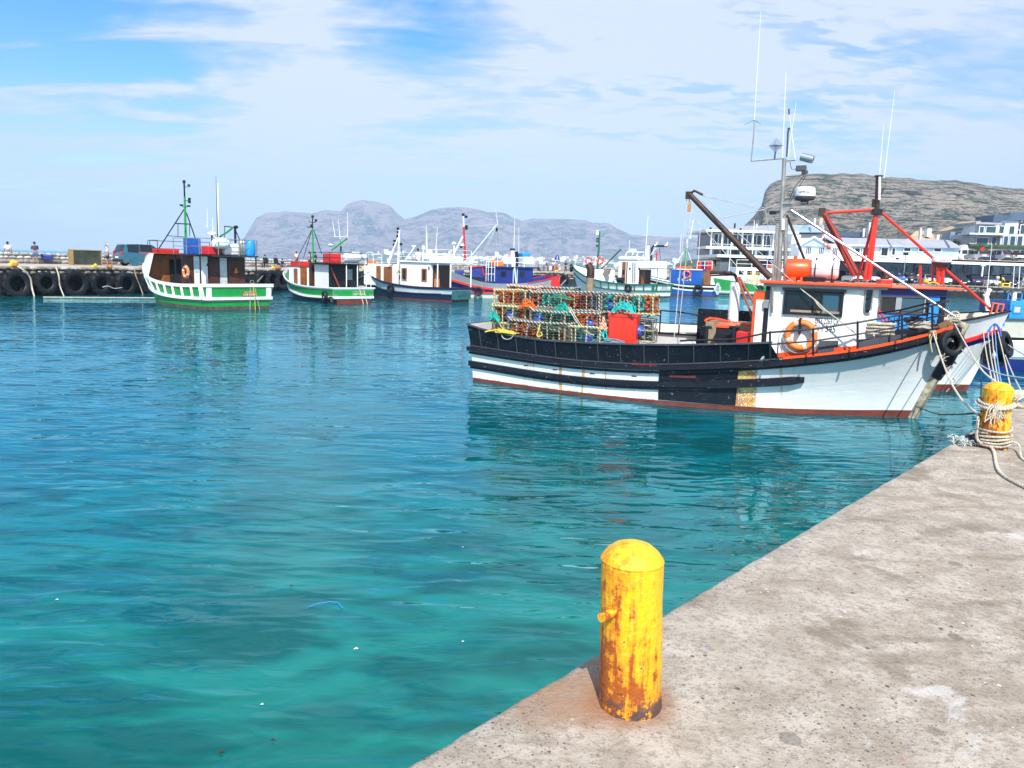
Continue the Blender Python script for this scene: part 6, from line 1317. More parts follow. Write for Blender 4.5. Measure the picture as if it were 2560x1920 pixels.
# ---- boat 4: red, blue and grey
z4s = [(0, 1.95), (.18, 1.5), (.4, 1.25), (.7, 1.35), (1, 2.5)]; z4 = lerpf(z4s); z4r = lerpf([(0, 1.05), (.3, .72), (.7, .85), (1, 1.7)])
F4, H4, B4_ = boat('red, blue and grey fishing boat with white stern fender strip and blue deckhouse', 3.2, 68.0, -112, 10.2, z4s, [(0, 1.3), (.4, 1.7), (.7, 1.4), (.9, .6), (1, .05)], [(0, 1.5), (.4, 1.9), (.7, 1.8), (.9, 1.2), (1, .15)],
    [(zneg, zero, 4, 2), (zero, lambda s: .38, 4, 2), (lambda s: .38, lambda s: z4r(s) - .06, 1, 2), (lambda s: z4r(s) - .06, lambda s: z4r(s) + .08, 2, 1), (lambda s: z4r(s) + .08, z4, 3, 3)], [white, dblue, red, grey, M('cream_boot', (.68, .64, .52), .6, rust=.25)], rake=.8)
H4.strake(lambda s: z4r(s), .12, .16).build('red_rubbing_strake', red, B4_); H4.strake(lambda s: .45, .09, .12).build('lower_red_strake', red, B4_); H4.strake(z4, .05, .08, 0, .3).build('stern_rail', red, B4_)
for i in range(7): s = .12 + i * .11; b = MB(); b.tube([H4.p(s, .45, 1, .04), H4.p(s + .012, z4r(s), 1, .06)], .07, 4); b.build('red_frame', red, B4_)
boxl('red_transom', red, B4_, -.12, -.02, -1.45, 1.45, .75, 1.9); boxl('red_stern_side', red, B4_, .0, .75, 1.50, 1.60, .85, 1.85)
H4.deck(lambda s: .8, -.05).build('deck', deckm, B4_); H4.inner(lambda s: .75, z4, -.07, s1=.95).build('bulwark_lining', dblue, B4_)
P = lambda zx, zy, y=0.: F4.Q(1120 + zx / 6.38, 520 + zy / 6.38, y)
a_, c_ = P(640, 930, 1.3), P(1400, 1210, 1.3); x0_, x1_ = sorted((a_.x, c_.x)); R4 = a_.z
m4 = boxl('deckhouse', dblue, B4_, x0_ + .3, x1_ - .2, -1.3, 1.3, .8, R4 - .03); boxl('roof', dblue, B4_, x0_ - .05, x1_, -1.5, 1.5, R4 - .06, R4 + .02)
for zx in (1040, 1100): q = P(zx, 1050, 1.3); tubes('pale_pipe', M('pale_blue_sign', (.45, .62, .68)), m4, [([(q.x, 1.34, .9), (q.x, 1.34, R4)], .05)])
q = P(1075, 1100, 1.5); tubes('white_post', white, B4_, [([P(1090, 1240, 1.6), P(1062, 950, 1.6)], .06)]); window(m4, (P(1180, 1050, 1.3).x, 1.302, 2.0), (-1, 0, 0), (0, 0, 1), .5, .5, dblue, gl); window(m4, (P(880, 1050, 1.3).x, 1.302, 2.0), (-1, 0, 0), (0, 0, 1), .5, .5, dblue, gl)
pts = [P(zx, 925, 1.5) for zx in (605, 790, 945, 1070, 1215, 1375)]; rail(B4_, [(q.x, 1.5, R4) for q in pts], (.38, .78), .025, white_clean); rail(B4_, [(pts[-1].x, -1.5, R4), (pts[-1].x, 1.5, R4)], (.38, .78), .025, white_clean)
boxl('orange_raft', orange_b, B4_, P(850, 900, .5).x, P(690, 900, .5).x, .1, 1.1, R4, R4 + .52, .08); b = MB(); q = P(930, 860, .3); b.lathe([(.001, -.5), (.28, -.4), (.3, .4), (.001, .5)], 16, Matrix.Translation((q.x, .3, R4 + .38)) @ Matrix.Rotation(D2R(90), 4, 'Y'), close=False); b.build('white_raft', white_clean, B4_, smooth=True)
q = P(1028, 900, 0); tubes('funnel', white_clean, B4_, [([(q.x, 0, R4), P(1028, 670, 0)], .17)]); tubes('funnel_cap', blackm, B4_, [([P(1026, 672, 0), P(1026, 645, 0)], .22)])
tubes('exhaust', blackm, B4_, [([P(1085, 930, 0), P(1085, 700, 0)], .10), ([P(1108, 930, 0), P(1108, 695, 0)], .08)])
boxl('blue_tarpaulin', sky_blue, B4_, P(1275, 760, 0).x, P(1145, 760, 0).x, -.6, .6, P(1200, 775, 0).z, P(1200, 712, 0).z, .08); boxl('white_box', white_clean, B4_, P(1310, 800, 0).x, P(1150, 800, 0).x, -.7, .7, R4 + .25, P(1200, 780, 0).z, .05)
tubes('mast', red, B4_, [([P(275, 830), P(250, 300)], [.10, .08])]); tubes('topmast', white_clean, B4_, [([P(250, 300), P(243, 110)], [.07, .05])]); sep_tubes('mast_leg', white_clean, B4_, [([P(235, 460), P(100, 720, .8)], .07)])
for zx, zy in ((241, 105), (288, 140), (292, 295), (292, 325), (210, 620)): b = MB(); b.cbox(P(zx, zy), (.2, .16, .2)); b.build('mast_lamp', blackm, B4_)
b = MB(); b.cbox(P(215, 590), (.4, .3, .2)); b.build('white_radar', white_clean, B4_, bevel=.05)
tubes('boom', M('blue_grey_tube', (.35, .45, .52), .4), B4_, [([P(310, 840), P(775, 270)], .065)]); tubes('derrick_mast', white_clean, B4_, [([P(795, 270), P(755, 0)], [.03, .012])]); b = MB(); b.cbox(P(775, 345), (.18, .12, .3)); b.build('pulley_block', blackm, B4_)
tubes('rigging', ropeg, B4_, [([P(300, 300), P(775, 260)], .022), ([P(300, 515), P(400, 540), P(540, 530)], .016), ([P(775, 290), P(530, 750, .6)], .018), ([P(765, 330), P(520, 860, .8)], .018), ([P(765, 400), P(780, 740)], .018), ([P(795, 300), P(850, 690)], .02), ([P(285, 500), P(310, 830)], .015)])
for a_ in ((1050, 640, 1068, 100, .03), (1130, 720, 1130, 300, .022)): tubes('whip_antenna', white_clean, B4_, [([P(a_[0], a_[1]), P(a_[2], a_[3])], [a_[4], .012])])
b = MB(); fcl = [P(335, 950, 1.2), P(540, 935, 1.2), P(580, 1080, 1.4), P(600, 1110, 1.4), P(370, 1100, 1.4)]; b.prism([q for q in fcl], (0, -.08, 0)); b.build('blue_canvas', dblue, B4_)
tubes('red_canvas_frame', red, B4_, [([P(330, 945, 1.25), P(545, 935, 1.25), P(575, 1075, 1.42), P(610, 1090, 1.42)], .07)]); b = MB(); b.prism([P(105, 990, 1.0), P(260, 990, 1.0), P(235, 1100, 1.2), P(110, 1070, 1.2)], (0, -.05, 0)); b.build('blue_canvas', dblue, B4_)
ladder(B4_, P(605, 1160, 1.6), P(605, 760, 1.6), (-.0, 0, 0), 1, white_clean); rail(B4_, [P(q, 1170, 1.6) for q in (605, 640, 690, 740)], (.6, 1.15, 1.6), .022, white_clean)
b = MB(); b.rope([P(1110, 1240, 1.7), P(1200, 1215, 1.7), P(1300, 1230, 1.7), P(1530, 1215, 1.6)], .04); b.build('orange_rope', orange, B4_)
q = P(485, 1330, 1.95); tyre('tyre hanging above the water on the red and blue boat', F4.wor(q), F4.fy + F4.fx * .5, .38, .22, lugs=16)
# ---- boat 5: white with dark green rails, CAPE TOWN
z5s = [(0, 1.25), (.3, 1.15), (.65, 1.45), (.85, 2.1), (1, 3.0)]; z5 = lerpf(z5s); z5l = lerpf([(0, .62), (.4, .55), (.75, .9), (1, 2.1)])
F5, H5, B5_ = boat('white fishing boat with dark green rails and tall white wheelhouse', 14.7, 76.9, -47, 10.6, z5s, [(0, 1.3), (.4, 1.7), (.7, 1.35), (.9, .55), (1, .05)], [(0, 1.6), (.4, 1.95), (.7, 1.9), (.9, 1.3), (1, .15)],
    [(zneg, zero, 2, 2), (zero, lambda s: .12, 2, 1), (lambda s: .12, z5l, 0, 4), (z5l, z5, 0, 3)], [white, dgreen, blackm], rake=1.0)
H5.strake(z5, .07, .17).build('green_rail', dgreen, B5_); H5.strake(z5l, .08, .12).build('green_strake', dgreen, B5_)
for i in range(8):
    s = .02 + i * .095; b = MB(); b.tube([H5.p(s, z5l(s), 1, .03), H5.p(s, z5(s), 1, .03)], .07 if i else .14, 4); b.build('bulwark_frame', dgreen, B5_)
for y in (-1.35, 1.35): boxl('bulwark_frame', dgreen, B5_, -.14, -.05, y - .13, y + .13, .62, 1.2)
text_mesh('FEWUN', 'lettering', ink, B5_, (-.16, 0, 1.02), (0, -1, 0), (0, 0, 1), .17, width=1.0); text_mesh('CAPE TOWN', 'lettering', ink, B5_, (-.16, 0, .80), (0, -1, 0), (0, 0, 1), .14, width=1.7)
H5.deck(lambda s: .6 if s < .6 else .6 + (s - .6) * 3.0, -.05).build('deck', deckm, B5_); H5.inner(lambda s: .6, z5, -.07, s1=.95).build('bulwark_lining', white, B5_)
P = lambda zx, zy, y=0.: F5.Q(1400 + zx / 6.38, 520 + zy / 6.38, y)
a_, c_ = P(940, 840, .9), P(1310, 840, .9); m5 = boxl('wheelhouse', white_clean, B5_, c_.x + .3, a_.x, -1.0, .95, .6, a_.z, .05); boxl('roof', white_clean, B5_, c_.x + .3, a_.x + .1, -1.1, 1.05, a_.z, a_.z + .45, .2)
q = P(1010, 950, .95); b = MB(); b.box(q.x - .3, q.x + .12, .951, .99, .8, a_.z - .1); d_ = b.build('door', wood, m5); window(d_, (q.x - .08, .992, 2.35), (-1, 0, 0), (0, 0, 1), .22, .45, dwood, gl, .04, .03)
boxl('wood_post', dwood, m5, P(1070, 950, .95).x - .05, P(1070, 950, .95).x + .05, .951, .98, .8, a_.z - .1)
ladder(m5, P(1160, 1180, 1.05), P(1160, 860, 1.05), (-.28, 0, 0), 8, blackm); 
for zx in (1115, 1265): b = MB(); q = P(zx, 967, .96); b.tube([(q.x, .95, q.z), (q.x, 1.0, q.z)], .1, 12); b.build('porthole', blackm, m5)
fr = [P(1030, 790, .6), P(1075, 700, .5), P(1250, 700, .5), P(1210, 800, .6)]; tubes('roof_frame', white_clean, B5_, [(fr, .06), ([q - Vector((0, 1.1, 0)) for q in fr], .06)]); b = MB(); b.cbox(P(1165, 672, 0), (.7, .3, .25)); b.build('radar_dome', white_clean, B5_, bevel=.08)
x0_, x1_ = P(1500, 940, .9).x, P(1320, 940, .9).x; boxl('canopy_roof', blackm, B5_, -.1, x1_, -1.3, 1.3, a_.z - .72, a_.z - .66); boxl('dark_doorway', dwood, B5_, c_.x + .05, c_.x + .29, -.9, .9, .7, a_.z - .8); boxl('cabin_door', wood, B5_, c_.x + .0, c_.x + .05, .2, .8, .7, a_.z - .9)
for x, y in ((.0, 1.2), (.0, -1.2)): tubes('canopy_post', grey, B5_, [([(x, y, .9), (x, y, a_.z - .7)], .05)])
tubes('mast', dgreen, B5_, [([P(585, 1150), P(635, 365)], [.16, .07])]); b = MB(); b.cbox(P(600, 395), (.3, .2, .5)); b.build('mast_box', white, B5_, bevel=.03)
for zx, zy in ((605, 370), (600, 490), (600, 530), (595, 605)): b = MB(); b.cbox(P(zx, zy), (.22, .18, .16)); b.build('mast_lamp', blackm, B5_)
tubes('boom', dgreen, B5_, [([P(650, 985), P(975, 655)], .07)]); tubes('rigging', ropeg, B5_, [([P(640, 665), P(970, 645)], .03), ([P(575, 645), P(330, 860)], .03), ([P(985, 655), P(1040, 720)], .025), ([P(640, 670), P(645, 860)], .02)])
for k_, zx in enumerate((460, 645)): q = P(zx, 838, .9); lifebuoy(None, q, (D2R(90), 0, .5), .42, .09, parent=B5_, m1=M('red_ring', (.75, .07, .05), .5))
rail(B5_, [P(240, 930, .6), P(385, 915, .9), P(560, 905, 1.2)], (.35, .85), .03, white_clean); tubes('whip_antenna', white_clean, B5_, [([P(1355, 860), P(1405, 120)], [.05, .02])]); tubes('whip_antenna', white_clean, B5_, [([P(1100, 690), P(1110, 510)], [.03, .02])])
b = MB(); b.prism([P(620, 980, .9), P(790, 975, .9), P(760, 1060, 1.1), P(640, 1060, 1.1)], (0, -.3, 0)); b.build('brown_tarpaulin', M('brown_canvas', (.22, .15, .11), .9), B5_)
boxl('foredeck_house', white_clean, B5_, 6.6, 8.6, -1.1, 1.1, .7, 2.55, .2); tubes('winch', blackm, B5_, [([P(1010, 1150, 1.2), P(920, 1150, 1.2)], .3)])
q = H5.p(.27, .75, 1, .15); tyre('tyre on the side of the white boat with dark green rails', F5.wor(q), F5.fy, .42, .25, lugs=16)
tyre('tyre at the bow of the white boat with dark green rails', F5.wor(H5.p(1, 2.6, 1) + Vector((.1, .1, 0))), F5.fy + F5.fx, .45, .28, lugs=16)
# ---- white boat behind it with a black overhead gantry
F5b, H5b, B5b = boat('white work boat with a black overhead gantry carrying two gulls', 15.5, 98, -40, 8.5, [(0, 1.2), (.5, 1.2), (1, 2.2)], [(0, 1.2), (.5, 1.5), (1, .05)], [(0, 1.4), (.5, 1.7), (1, .15)], [(zneg, zero, 1, 1), (zero, lambda s: lerpf([(0, 1.2), (.5, 1.2), (1, 2.2)])(s), 0, 3)], [white, blackm])
P = lambda zx, zy, y=0.: F5b.Q(1400 + zx / 6.38, 520 + zy / 6.38, y)
H5b.deck(lambda s: .9, -.05).build('deck', deckm, B5b); a_ = P(1440, 845); c_ = P(1625, 930); boxl('wheelhouse', white_clean, B5b, min(a_.x, c_.x), max(a_.x, c_.x), -1.1, 1.1, .9, a_.z, .12)
tubes('gantry', blackm, B5b, [([P(1440, 960), P(1465, 640), P(1490, 605), P(1700, 608)], .13)]); tubes('gantry_brace', white_clean, B5b, [([P(1440, 770), P(1530, 640)], .12), ([P(1400, 900), P(1405, 600)], .16), ([P(1380, 900), P(1385, 650)], .09)]); tubes('red_cross_mast', red, B5b, [([P(1535, 850), P(1545, 700)], .09), ([P(1515, 742), P(1575, 742)], .05)])
tubes('wire', blackm, B5b, [([P(1580, 615), P(1605, 830)], .03)])
for zx in (1530, 1697):
    q = F5b.wor(P(zx, 590)); gu = thing('gull', 'white gull perched on the %s of the black gantry' % ('middle' if zx < 1600 else 'right end'), 'gull', q, .6, 'gulls on the gantry')
    b = MB(); b.lathe([(.001, -.35), (.09, -.2), (.14, 0), (.12, .15), (.001, .28)], 10, Matrix.Rotation(D2R(65), 4, 'Y'), close=False); b.ball((.16, 0, .26), .10, 8); b.tube([(.24, 0, .26), (.36, 0, .24)], [.03, .01], 5); b.build('body', white_clean, gu, smooth=True)
    b = MB(); b.tube([(0, .04, -.1), (0, .04, -.22)], .012, 4); b.build('leg', orange_b, gu); b = MB(); b.tube([(0, -.04, -.1), (0, -.04, -.22)], .012, 4); b.build('leg', orange_b, gu)
# ---- boat 6: blue with white lines
z6s = [(0, 1.2), (.4, 1.25), (1, 2.2)]; z6 = lerpf(z6s)
F6, H6, B6_ = boat('blue fishing boat with white lines and a white lettered oval stern board', 22.2, 85.3, -64, 9.2, z6s, [(0, 1.2), (.5, 1.6), (.8, 1.0), (1, .05)], [(0, 1.4), (.5, 1.9), (.8, 1.5), (1, .15)],
    [(zneg, zero, 2, 1), (zero, lambda s: .1, 2, 1), (lambda s: .1, lambda s: z6(s) - .68, 0, 2), (lambda s: z6(s) - .68, lambda s: z6(s) - .52, 1, 1), (lambda s: z6(s) - .52, lambda s: z6(s) - .26, 3, 1), (lambda s: z6(s) - .26, lambda s: z6(s) - .10, 1, 1), (lambda s: z6(s) - .10, z6, 3, 1)], [blue, white_clean, redox, blackm], rake=.9)
H6.deck(lambda s: .9, -.05).build('deck', deckm, B6_); P = lambda zx, zy, y=0.: F6.Q(1620 + zx / 6.38, 520 + zy / 6.38, y)
a_, c_ = P(370, 970, 1.0), P(840, 1210, 1.0); m6 = boxl('wheelhouse', blue, B6_, c_.x, a_.x, -1.0, 1.0, .9, P(500, 985, 1.0).z, .06); boxl('roof', white_clean, B6_, c_.x - .1, a_.x - .6, -1.1, 1.1, P(500, 985, 1).z, P(500, 970, 1).z, .02)
lifebuoy(None, P(617, 1065, 1.12), (D2R(90), 0, 0), .48, .10, parent=B6_, m1=M('red_ring', (.75, .07, .05))); text_mesh('1 084', 'lettering', white_clean, m6, P(583, 1142, 1.02), (-1, 0, 0), (0, 0, 1), .28, width=1.5)
b = MB(); nseg = 24; pts = []
for k in range(nseg):
    a2_ = 2 * math.pi * k / nseg; w_ = 1.75 if abs(math.sin(a2_)) < .45 else 1.15; pts.append(Vector((-.12, math.cos(a2_) * w_, .80 + math.sin(a2_) * .68)))
b.prism(pts, (.06, 0, 0)); nb = b.build('oval_board', white_clean, B6_); text_mesh('LEO', 'lettering', ink, nb, (-.125, 0, 1.0), (0, -1, 0), (0, 0, 1), .28, width=.95, bold=True); text_mesh('NCJIC', 'lettering', ink, nb, (-.125, 0, .62), (0, -1, 0), (0, 0, 1), .28, width=1.2, bold=True)
boxl('orange_raft', orange, B6_, P(690, 950, 0).x, P(490, 950, 0).x, -.6, .6, P(500, 968, 0).z, P(500, 932, 0).z, .05); rail(B6_, [P(780, 980, .8), P(900, 980, .8), P(1020, 980, .8)], (.45, .9), .03, white_clean)
for zx, mt in ((820, red), (890, dblue), (950, red), (998, red)): b = MB(); q = P(zx, 1000, .3); b.lathe([(.24, 0), (.27, .2), (.27, .85), (.2, .95)], 12, Matrix.Translation(q)); b.build('drum', mt, B6_, smooth=True)
boxl('varnished_box', wood, B6_, P(985, 1100, .8).x, P(895, 1100, .8).x, .2, .9, 1.2, P(930, 1030, .8).z)
tubes('mast', green, B6_, [([P(595, 930), P(625, 640)], .14)]); tubes('topmast', white_clean, B6_, [([P(625, 640), P(625, 500)], .07)]); tubes('whip_antenna', white_clean, B6_, [([P(780, 1200, .5), P(835, 300)], [.03, .02])]); tubes('whip_antenna', white_clean, B6_, [([P(510, 730), P(530, 420)], .03)])
sep_tubes('mast_leg', white_clean, B6_, [([P(570, 700), P(400, 950)], .06), ([P(640, 700), P(700, 880)], .03)]); q = H6.p(.18, .7, 1, .2); tyre('tyre at the stern quarter of the blue boat', F6.wor(q), F6.fy, .55, .3, lugs=16)
# ---- boat 7: low green one stacked with traps
F7, H7, B7_ = boat('low bright green and white boat with trap frames piled on deck behind the blue boat', 35.2, 93, -94, 11, [(0, 1.15), (.5, 1.1), (1, 1.9)], [(0, 1.2), (.5, 1.6), (1, .05)], [(0, 1.4), (.5, 1.8), (1, .15)],
    [(zneg, zero, 2, 1), (zero, lambda s: .15, 2, 1), (lambda s: .15, lambda s: .35, 0, 1), (lambda s: .35, lambda s: lerpf([(0, 1.15), (.5, 1.1), (1, 1.9)])(s), 1, 2)], [white_clean, green, blackm]); H7.deck(lambda s: .8, -.05).build('deck', deckm, B7_); H7.strake(lambda s: .35, .08, .14).build('white_strake', white_clean, B7_)
for k in range(5): q = H7.p(.12 + k * .16, .85, 1, .2); tyre('%s tyre from the stern on the side of the low green boat' % ('first', 'second', 'third', 'fourth', 'fifth')[k], F7.wor(q), F7.fy, .42, .22, 'tyres along the low green boat', lugs=16)
rr_ = random.Random(11); tcolr = ['yellow', 'timber brown', 'dark green', 'grey']
for k in range(13):
    x = .8 + (k % 7) * 1.25; z = .85 + (k // 7) * .95; b = MB(); w_, d_, h_ = 1.1, .9, .85
    for xx in (-w_ / 2, w_ / 2):
        for yy_ in (-d_ / 2, d_ / 2): b.tube([(xx, yy_, 0), (xx, yy_, h_)], .035, 4)
    for zz_ in (0, h_):
        b.tube([(-w_ / 2, -d_ / 2, zz_), (w_ / 2, -d_ / 2, zz_), (w_ / 2, d_ / 2, zz_), (-w_ / 2, d_ / 2, zz_)], .035, 4, closed=True)
    for q_ in range(5): b.tube([(rr_.uniform(-.5, .5), .4, .02), (rr_.uniform(-.5, .5), .4, .83)], .03, 3)
    ci = rr_.randrange(4); r7 = thing('lobster_trap', 'empty %s trap frame, %s from the %s, %s layer on the low green boat' % (tcolr[ci], ('first', 'second', 'third', 'fourth', 'fifth', 'sixth', 'last')[k % 7], 'stern', 'lower' if k < 7 else 'upper'), 'lobster trap', F7.wor((x, .5, z)), F7.a, 'traps on the low green boat'); b.build('frame', [ropey, plank, dgreen, ropeg][ci], r7)
# ---- cluster of white superstructures behind the blue boat
F8, H8, B8_ = boat('white passenger boat with railings and a folded awning beyond the blue boat', 38, 104, -90, 12, [(0, 1.6), (1, 2.2)], [(0, 1.6), (.6, 1.8), (1, .05)], [(0, 1.8), (.6, 2.1), (1, .15)], [(zneg, zero, 1, 1), (zero, lambda s: 1.6 + .6 * s, 0, 2)], [white_clean, navy]); H8.deck(lambda s: 1.5, -.05).build('deck', white, B8_)
boxl('saloon', white_clean, B8_, 2, 9, -1.6, 1.6, 1.5, 3.3, .08)
for k in range(6): window([o for o in B8_.children if o.name.startswith('saloon')][0], (2.8 + k * 1.1, 1.602, 2.6), (-1, 0, 0), (0, 0, 1), .7, .6, white, gl, .06, .03)
rail(B8_, [(1, 1.7, 3.3), (3, 1.7, 3.3), (5, 1.7, 3.3), (7, 1.7, 3.3), (9, 1.7, 3.3)], (.45, .95), .035, white_clean)
tubes('mast', white_clean, B8_, [([(6.5, 0, 3.3), (6.6, 0, 9.5)], [.09, .04])]); tubes('mast', white_clean, B8_, [([(9.5, 0, 2.0), (9.4, 0, 8.3)], [.07, .03])]); boxl('orange_boat_cover', orange, B8_, 2.5, 4.4, -.8, .8, 3.35, 3.8, .15); boxl('awning', M('canvas_tan', (.45, .33, .22), .9), B8_, 5, 7.5, -1.4, 1.4, 4.3, 4.4)
# ================================================================== BUILDINGS ON THE BACK QUAY
bw = M('building_white', (.72, .76, .80), .7, var=.05, scale=.5); bpb = M('building_pale_blue', (.42, .58, .74), .7, var=.06, scale=.5); rfm = M('grey_roof', (.34, .36, .41), .75, var=.15, scale=1.5)
tanr = M('tan_tiles', (.48, .36, .22), .8, var=.2, scale=3); bgl = glass('building_glass', (.03, .07, .09)); bgld = glass('shop_glass', (.015, .02, .03)); grw = M('grey_render', (.50, .48, .50), .8, var=.1); stonew = M('stone_retaining', (.30, .29, .24), .9, var=.4, scale=1.5, bump=.05)
def fz(px, py, Y): return at(px, py, Y)
def house(name, label, px, py, Y): q = at(px, py, Y); return thing(name, label, 'building', (q.x, Y, 1.65)), Vector((q.x, Y, 1.65))
def prect(par, o_, name, mt, px0, py0, px1, py1, Y, dp, bevel=0.):
    """a box whose front face covers the given photo rectangle at depth Y and reaches dp back"""
    a_ = at((px0 + px1) / 2, py0, Y); c_ = at((px0 + px1) / 2, py1, Y); x0_ = at(px0, (py0 + py1) / 2, Y).x; x1_ = at(px1, (py0 + py1) / 2, Y).x
    b = MB(); b.box(x0_ - o_.x, x1_ - o_.x, Y - o_.y, Y + dp - o_.y, c_.z - o_.z, a_.z - o_.z); return b.build(name, mt, par, bevel=bevel)
def pwin(par, o_, px0, py0, px1, py1, Y, fm=None, pm=None, bars=0, name='window'):
    a_ = at((px0 + px1) / 2, (py0 + py1) / 2, Y); w_ = abs(at(px1, py0, Y).x - at(px0, py0, Y).x); h_ = abs(at(px0, py1, Y).z - at(px0, py0, Y).z)
    return window(par, a_ - o_, (1, 0, 0), (0, 0, 1), w_, h_, fm or bw, pm or bgl, .12, .10, bars, name)
# harbour restaurant, two glazed storeys
hh, ho = house('restaurant_building', 'white two storey harbour restaurant with long glazed verandas and flat overhanging roof', 1855, 690, 132)
roll = lambda px, y0: y0 + (px - 1770) * .030
def hband(nm, mt, y0, y1, px0, px1, Y, dp):
    ym = (roll(px0, 0) + roll(px1, 0)) / 2; return prect(hh, ho, nm, mt, px0, y0 + ym, px1, y1 + ym, Y, dp)
hband('wall', bgld, 582, 640, 1777, 2000, 134.5, 10); hband('roof', bw, 573, 578, 1766, 1998, 131, 15); hband('floor_slab', bw, 615, 621, 1765, 1998, 131, 13); hband('lower_slab', bw, 641, 647, 1772, 2000, 131, 13)
for px in (1779, 1806, 1831, 1856, 1882, 1908, 1934, 1960): hband('column', bw, 578, 615, px - 1.6, px + 1.6, 132, .4)
for px in (1778, 1820, 1853, 1890, 1925, 1960): hband('column', bw, 621, 641, px - 2.6, px + 2.6, 132, .5)
for i, px in enumerate(range(1784, 1960, 12)): y_ = roll(px, 0); pwin(hh, ho, px, 584 + y_, px + 11, 614 + y_, 133.9, bw, bgl if i % 3 else bgld)
for px0, px1 in ((1783, 1798), (1801, 1815), (1824, 1850), (1858, 1872), (1875, 1887), (1895, 1922), (1930, 1956), (1965, 1990)): y_ = roll(px0, 0); pwin(hh, ho, px0, 623 + y_, px1, 640 + y_, 133.9, bw, bgl)
a_, c_ = at(1780, 608, 131.6), at(1960, 613, 131.6); b = MB()
for z in (.0, .5): b.tube([(a_.x - ho.x, -.4, a_.z - ho.z + z - .6), (c_.x - ho.x, -.4, a_.z - ho.z + z - .6)], .04, 4)
for k in range(28): x = a_.x + (c_.x - a_.x) * k / 27 - ho.x; b.tube([(x, -.4, a_.z - ho.z - 1.0), (x, -.4, a_.z - ho.z - .1)], .02, 3)
b.build('veranda_railing', bw, hh)
b = MB(); P0 = [at(1800, 577, 133), at(1985, 580, 133), at(1985, 578, 146), at(1800, 576, 146)]; rdg = [at(1850, 565, 139), at(1945, 563, 139)]
V = [q - ho for q in P0] + [q - ho for q in rdg]; b.add(V, [(0, 1, 5, 4), (2, 3, 4, 5), (1, 2, 5), (3, 0, 4)]); b.build('hip_roof', rfm, hh)
for px in (1775, 1850): hband('roof_lamp', blackm, 568, 573, px, px + 4, 131, .3)
for px in (1836, 1890): hband('chimney_pipe', blackm if px < 1850 else bw, 556, 574, px, px + 3, 136, .4)
hband('open_wall', bw, 580, 642, 1964, 2000, 134, 1); 
# blue gabled roof block behind the restaurant
h3, o3_ = house('gabled_building', 'blue grey gabled roof block rising behind the harbour restaurant', 2000, 690, 150)
b = MB(); e0, e1, pk = at(1985, 585, 150) - o3_, at(2052, 586, 150) - o3_, at(2017, 562, 150) - o3_; b.prism([e0, e1, pk], (0, 12, 0)); b.build('gable', M('gable_blue', (.25, .38, .45), .7), h3)
prect(h3, o3_, 'wall', bw, 1987, 585, 2120, 650, 150, 12); b = MB(); q = [at(1945, 563, 152), at(2060, 562, 152), at(2062, 581, 149), at(1950, 581, 149)]; b.add([v - o3_ for v in q], [(0, 3, 2, 1)]); b.build('roof_slope', M('blue_grey_roof', (.28, .36, .42), .7), h3)
prect(h3, o3_, 'dark_roof_box', M('slate_roof', (.06, .10, .16), .6), 2090, 580, 2165, 592, 149, 5)
for px, y0_, y1_ in ((2035, 545, 562), (2158, 571, 592), (2172, 556, 592), (2300, 570, 600)): prect(h3, o3_, 'vent_stack', bw, px, y0_, px + 4, y1_, 148, .5)
# long white building with a gable and the canopy
h2, o2 = house('harbour_building', 'long white building with a front gable, grey hipped roof and deep canopy', 2200, 690, 127)
prect(h2, o2, 'wall', bw, 1998, 613, 2397, 652, 127, 9); b = MB(); b.prism([at(1994, 614, 126.6) - o2, at(2080, 617, 126.6) - o2, at(2037, 592, 126.6) - o2], (0, .42, 0)); b.build('gable', bpb, h2)
b = MB(); pk = at(2037, 590, 126.2) - o2
for ex, ey in ((1992, 615), (2082, 618)): q = at(ex, ey, 126.2) - o2; b.prism([q, pk, pk + Vector((0, 0, -.28)), q + Vector((0, 0, -.28))], (0, .6, 0))
b.build('barge_board', bw, h2)
for px in (2014, 2046, 2080): pwin(h2, o2, px, 617 + (px - 2014) * .03, px + 14, 636 + (px - 2014) * .03, 126.96, bw, bgl, 2)
prect(h2, o2, 'upper_blue_wall', bpb, 2206, 621, 2386, 637, 126.9, .09)
for px0, px1, y0_, y1_ in ((2136, 2150, 620, 636), (2156, 2180, 618, 640), (2202, 2220, 619, 640), (2229, 2238, 620, 638), (2259, 2277, 619, 629), (2296, 2314, 620, 630), (2334, 2353, 620, 630), (2238, 2248, 643, 651)): pwin(h2, o2, px0, y0_, px1, y1_, 126.8, bw, bgld)
b = MB(); E1 = [at(2037, 592, 132), at(2095, 618, 126.4), at(2405, 620, 126.4), at(2365, 600, 132), at(2120, 594, 132)]
R0, R1, R2_, R3 = at(2100, 616, 126.3) - o2, at(2408, 620, 126.3) - o2, at(2372, 600, 131.5) - o2, at(2060, 593, 131.5) - o2; R4_, R5 = R1 + Vector((0, 10.4, 0)), R0 + Vector((0, 10.4, 0))
b.add([R0, R1, R2_, R3, R4_, R5], [(0, 1, 2, 3), (1, 4, 2), (3, 2, 4, 5)]); b.build('roof', rfm, h2)
for px in (2217, 2362): b = MB(); b.tube([at(px, 598 + (px - 2217) * .01, 131.2) - o2, at(px + 12, 617, 126.2) - o2], .12, 4); b.build('roof_hip', M('lead_flashing', (.18, .19, .22)), h2)
a_ = at(1998, 645, 121.5); prect(h2, o2, 'canopy', bw, 1792, 649, 2700, 656, 121.5, 14); prect(h2, o2, 'canopy_shade_strip', blackm, 1792, 656.5, 2700, 658.5, 122, 1)  # black strip added below the canopy edge to draw its shade
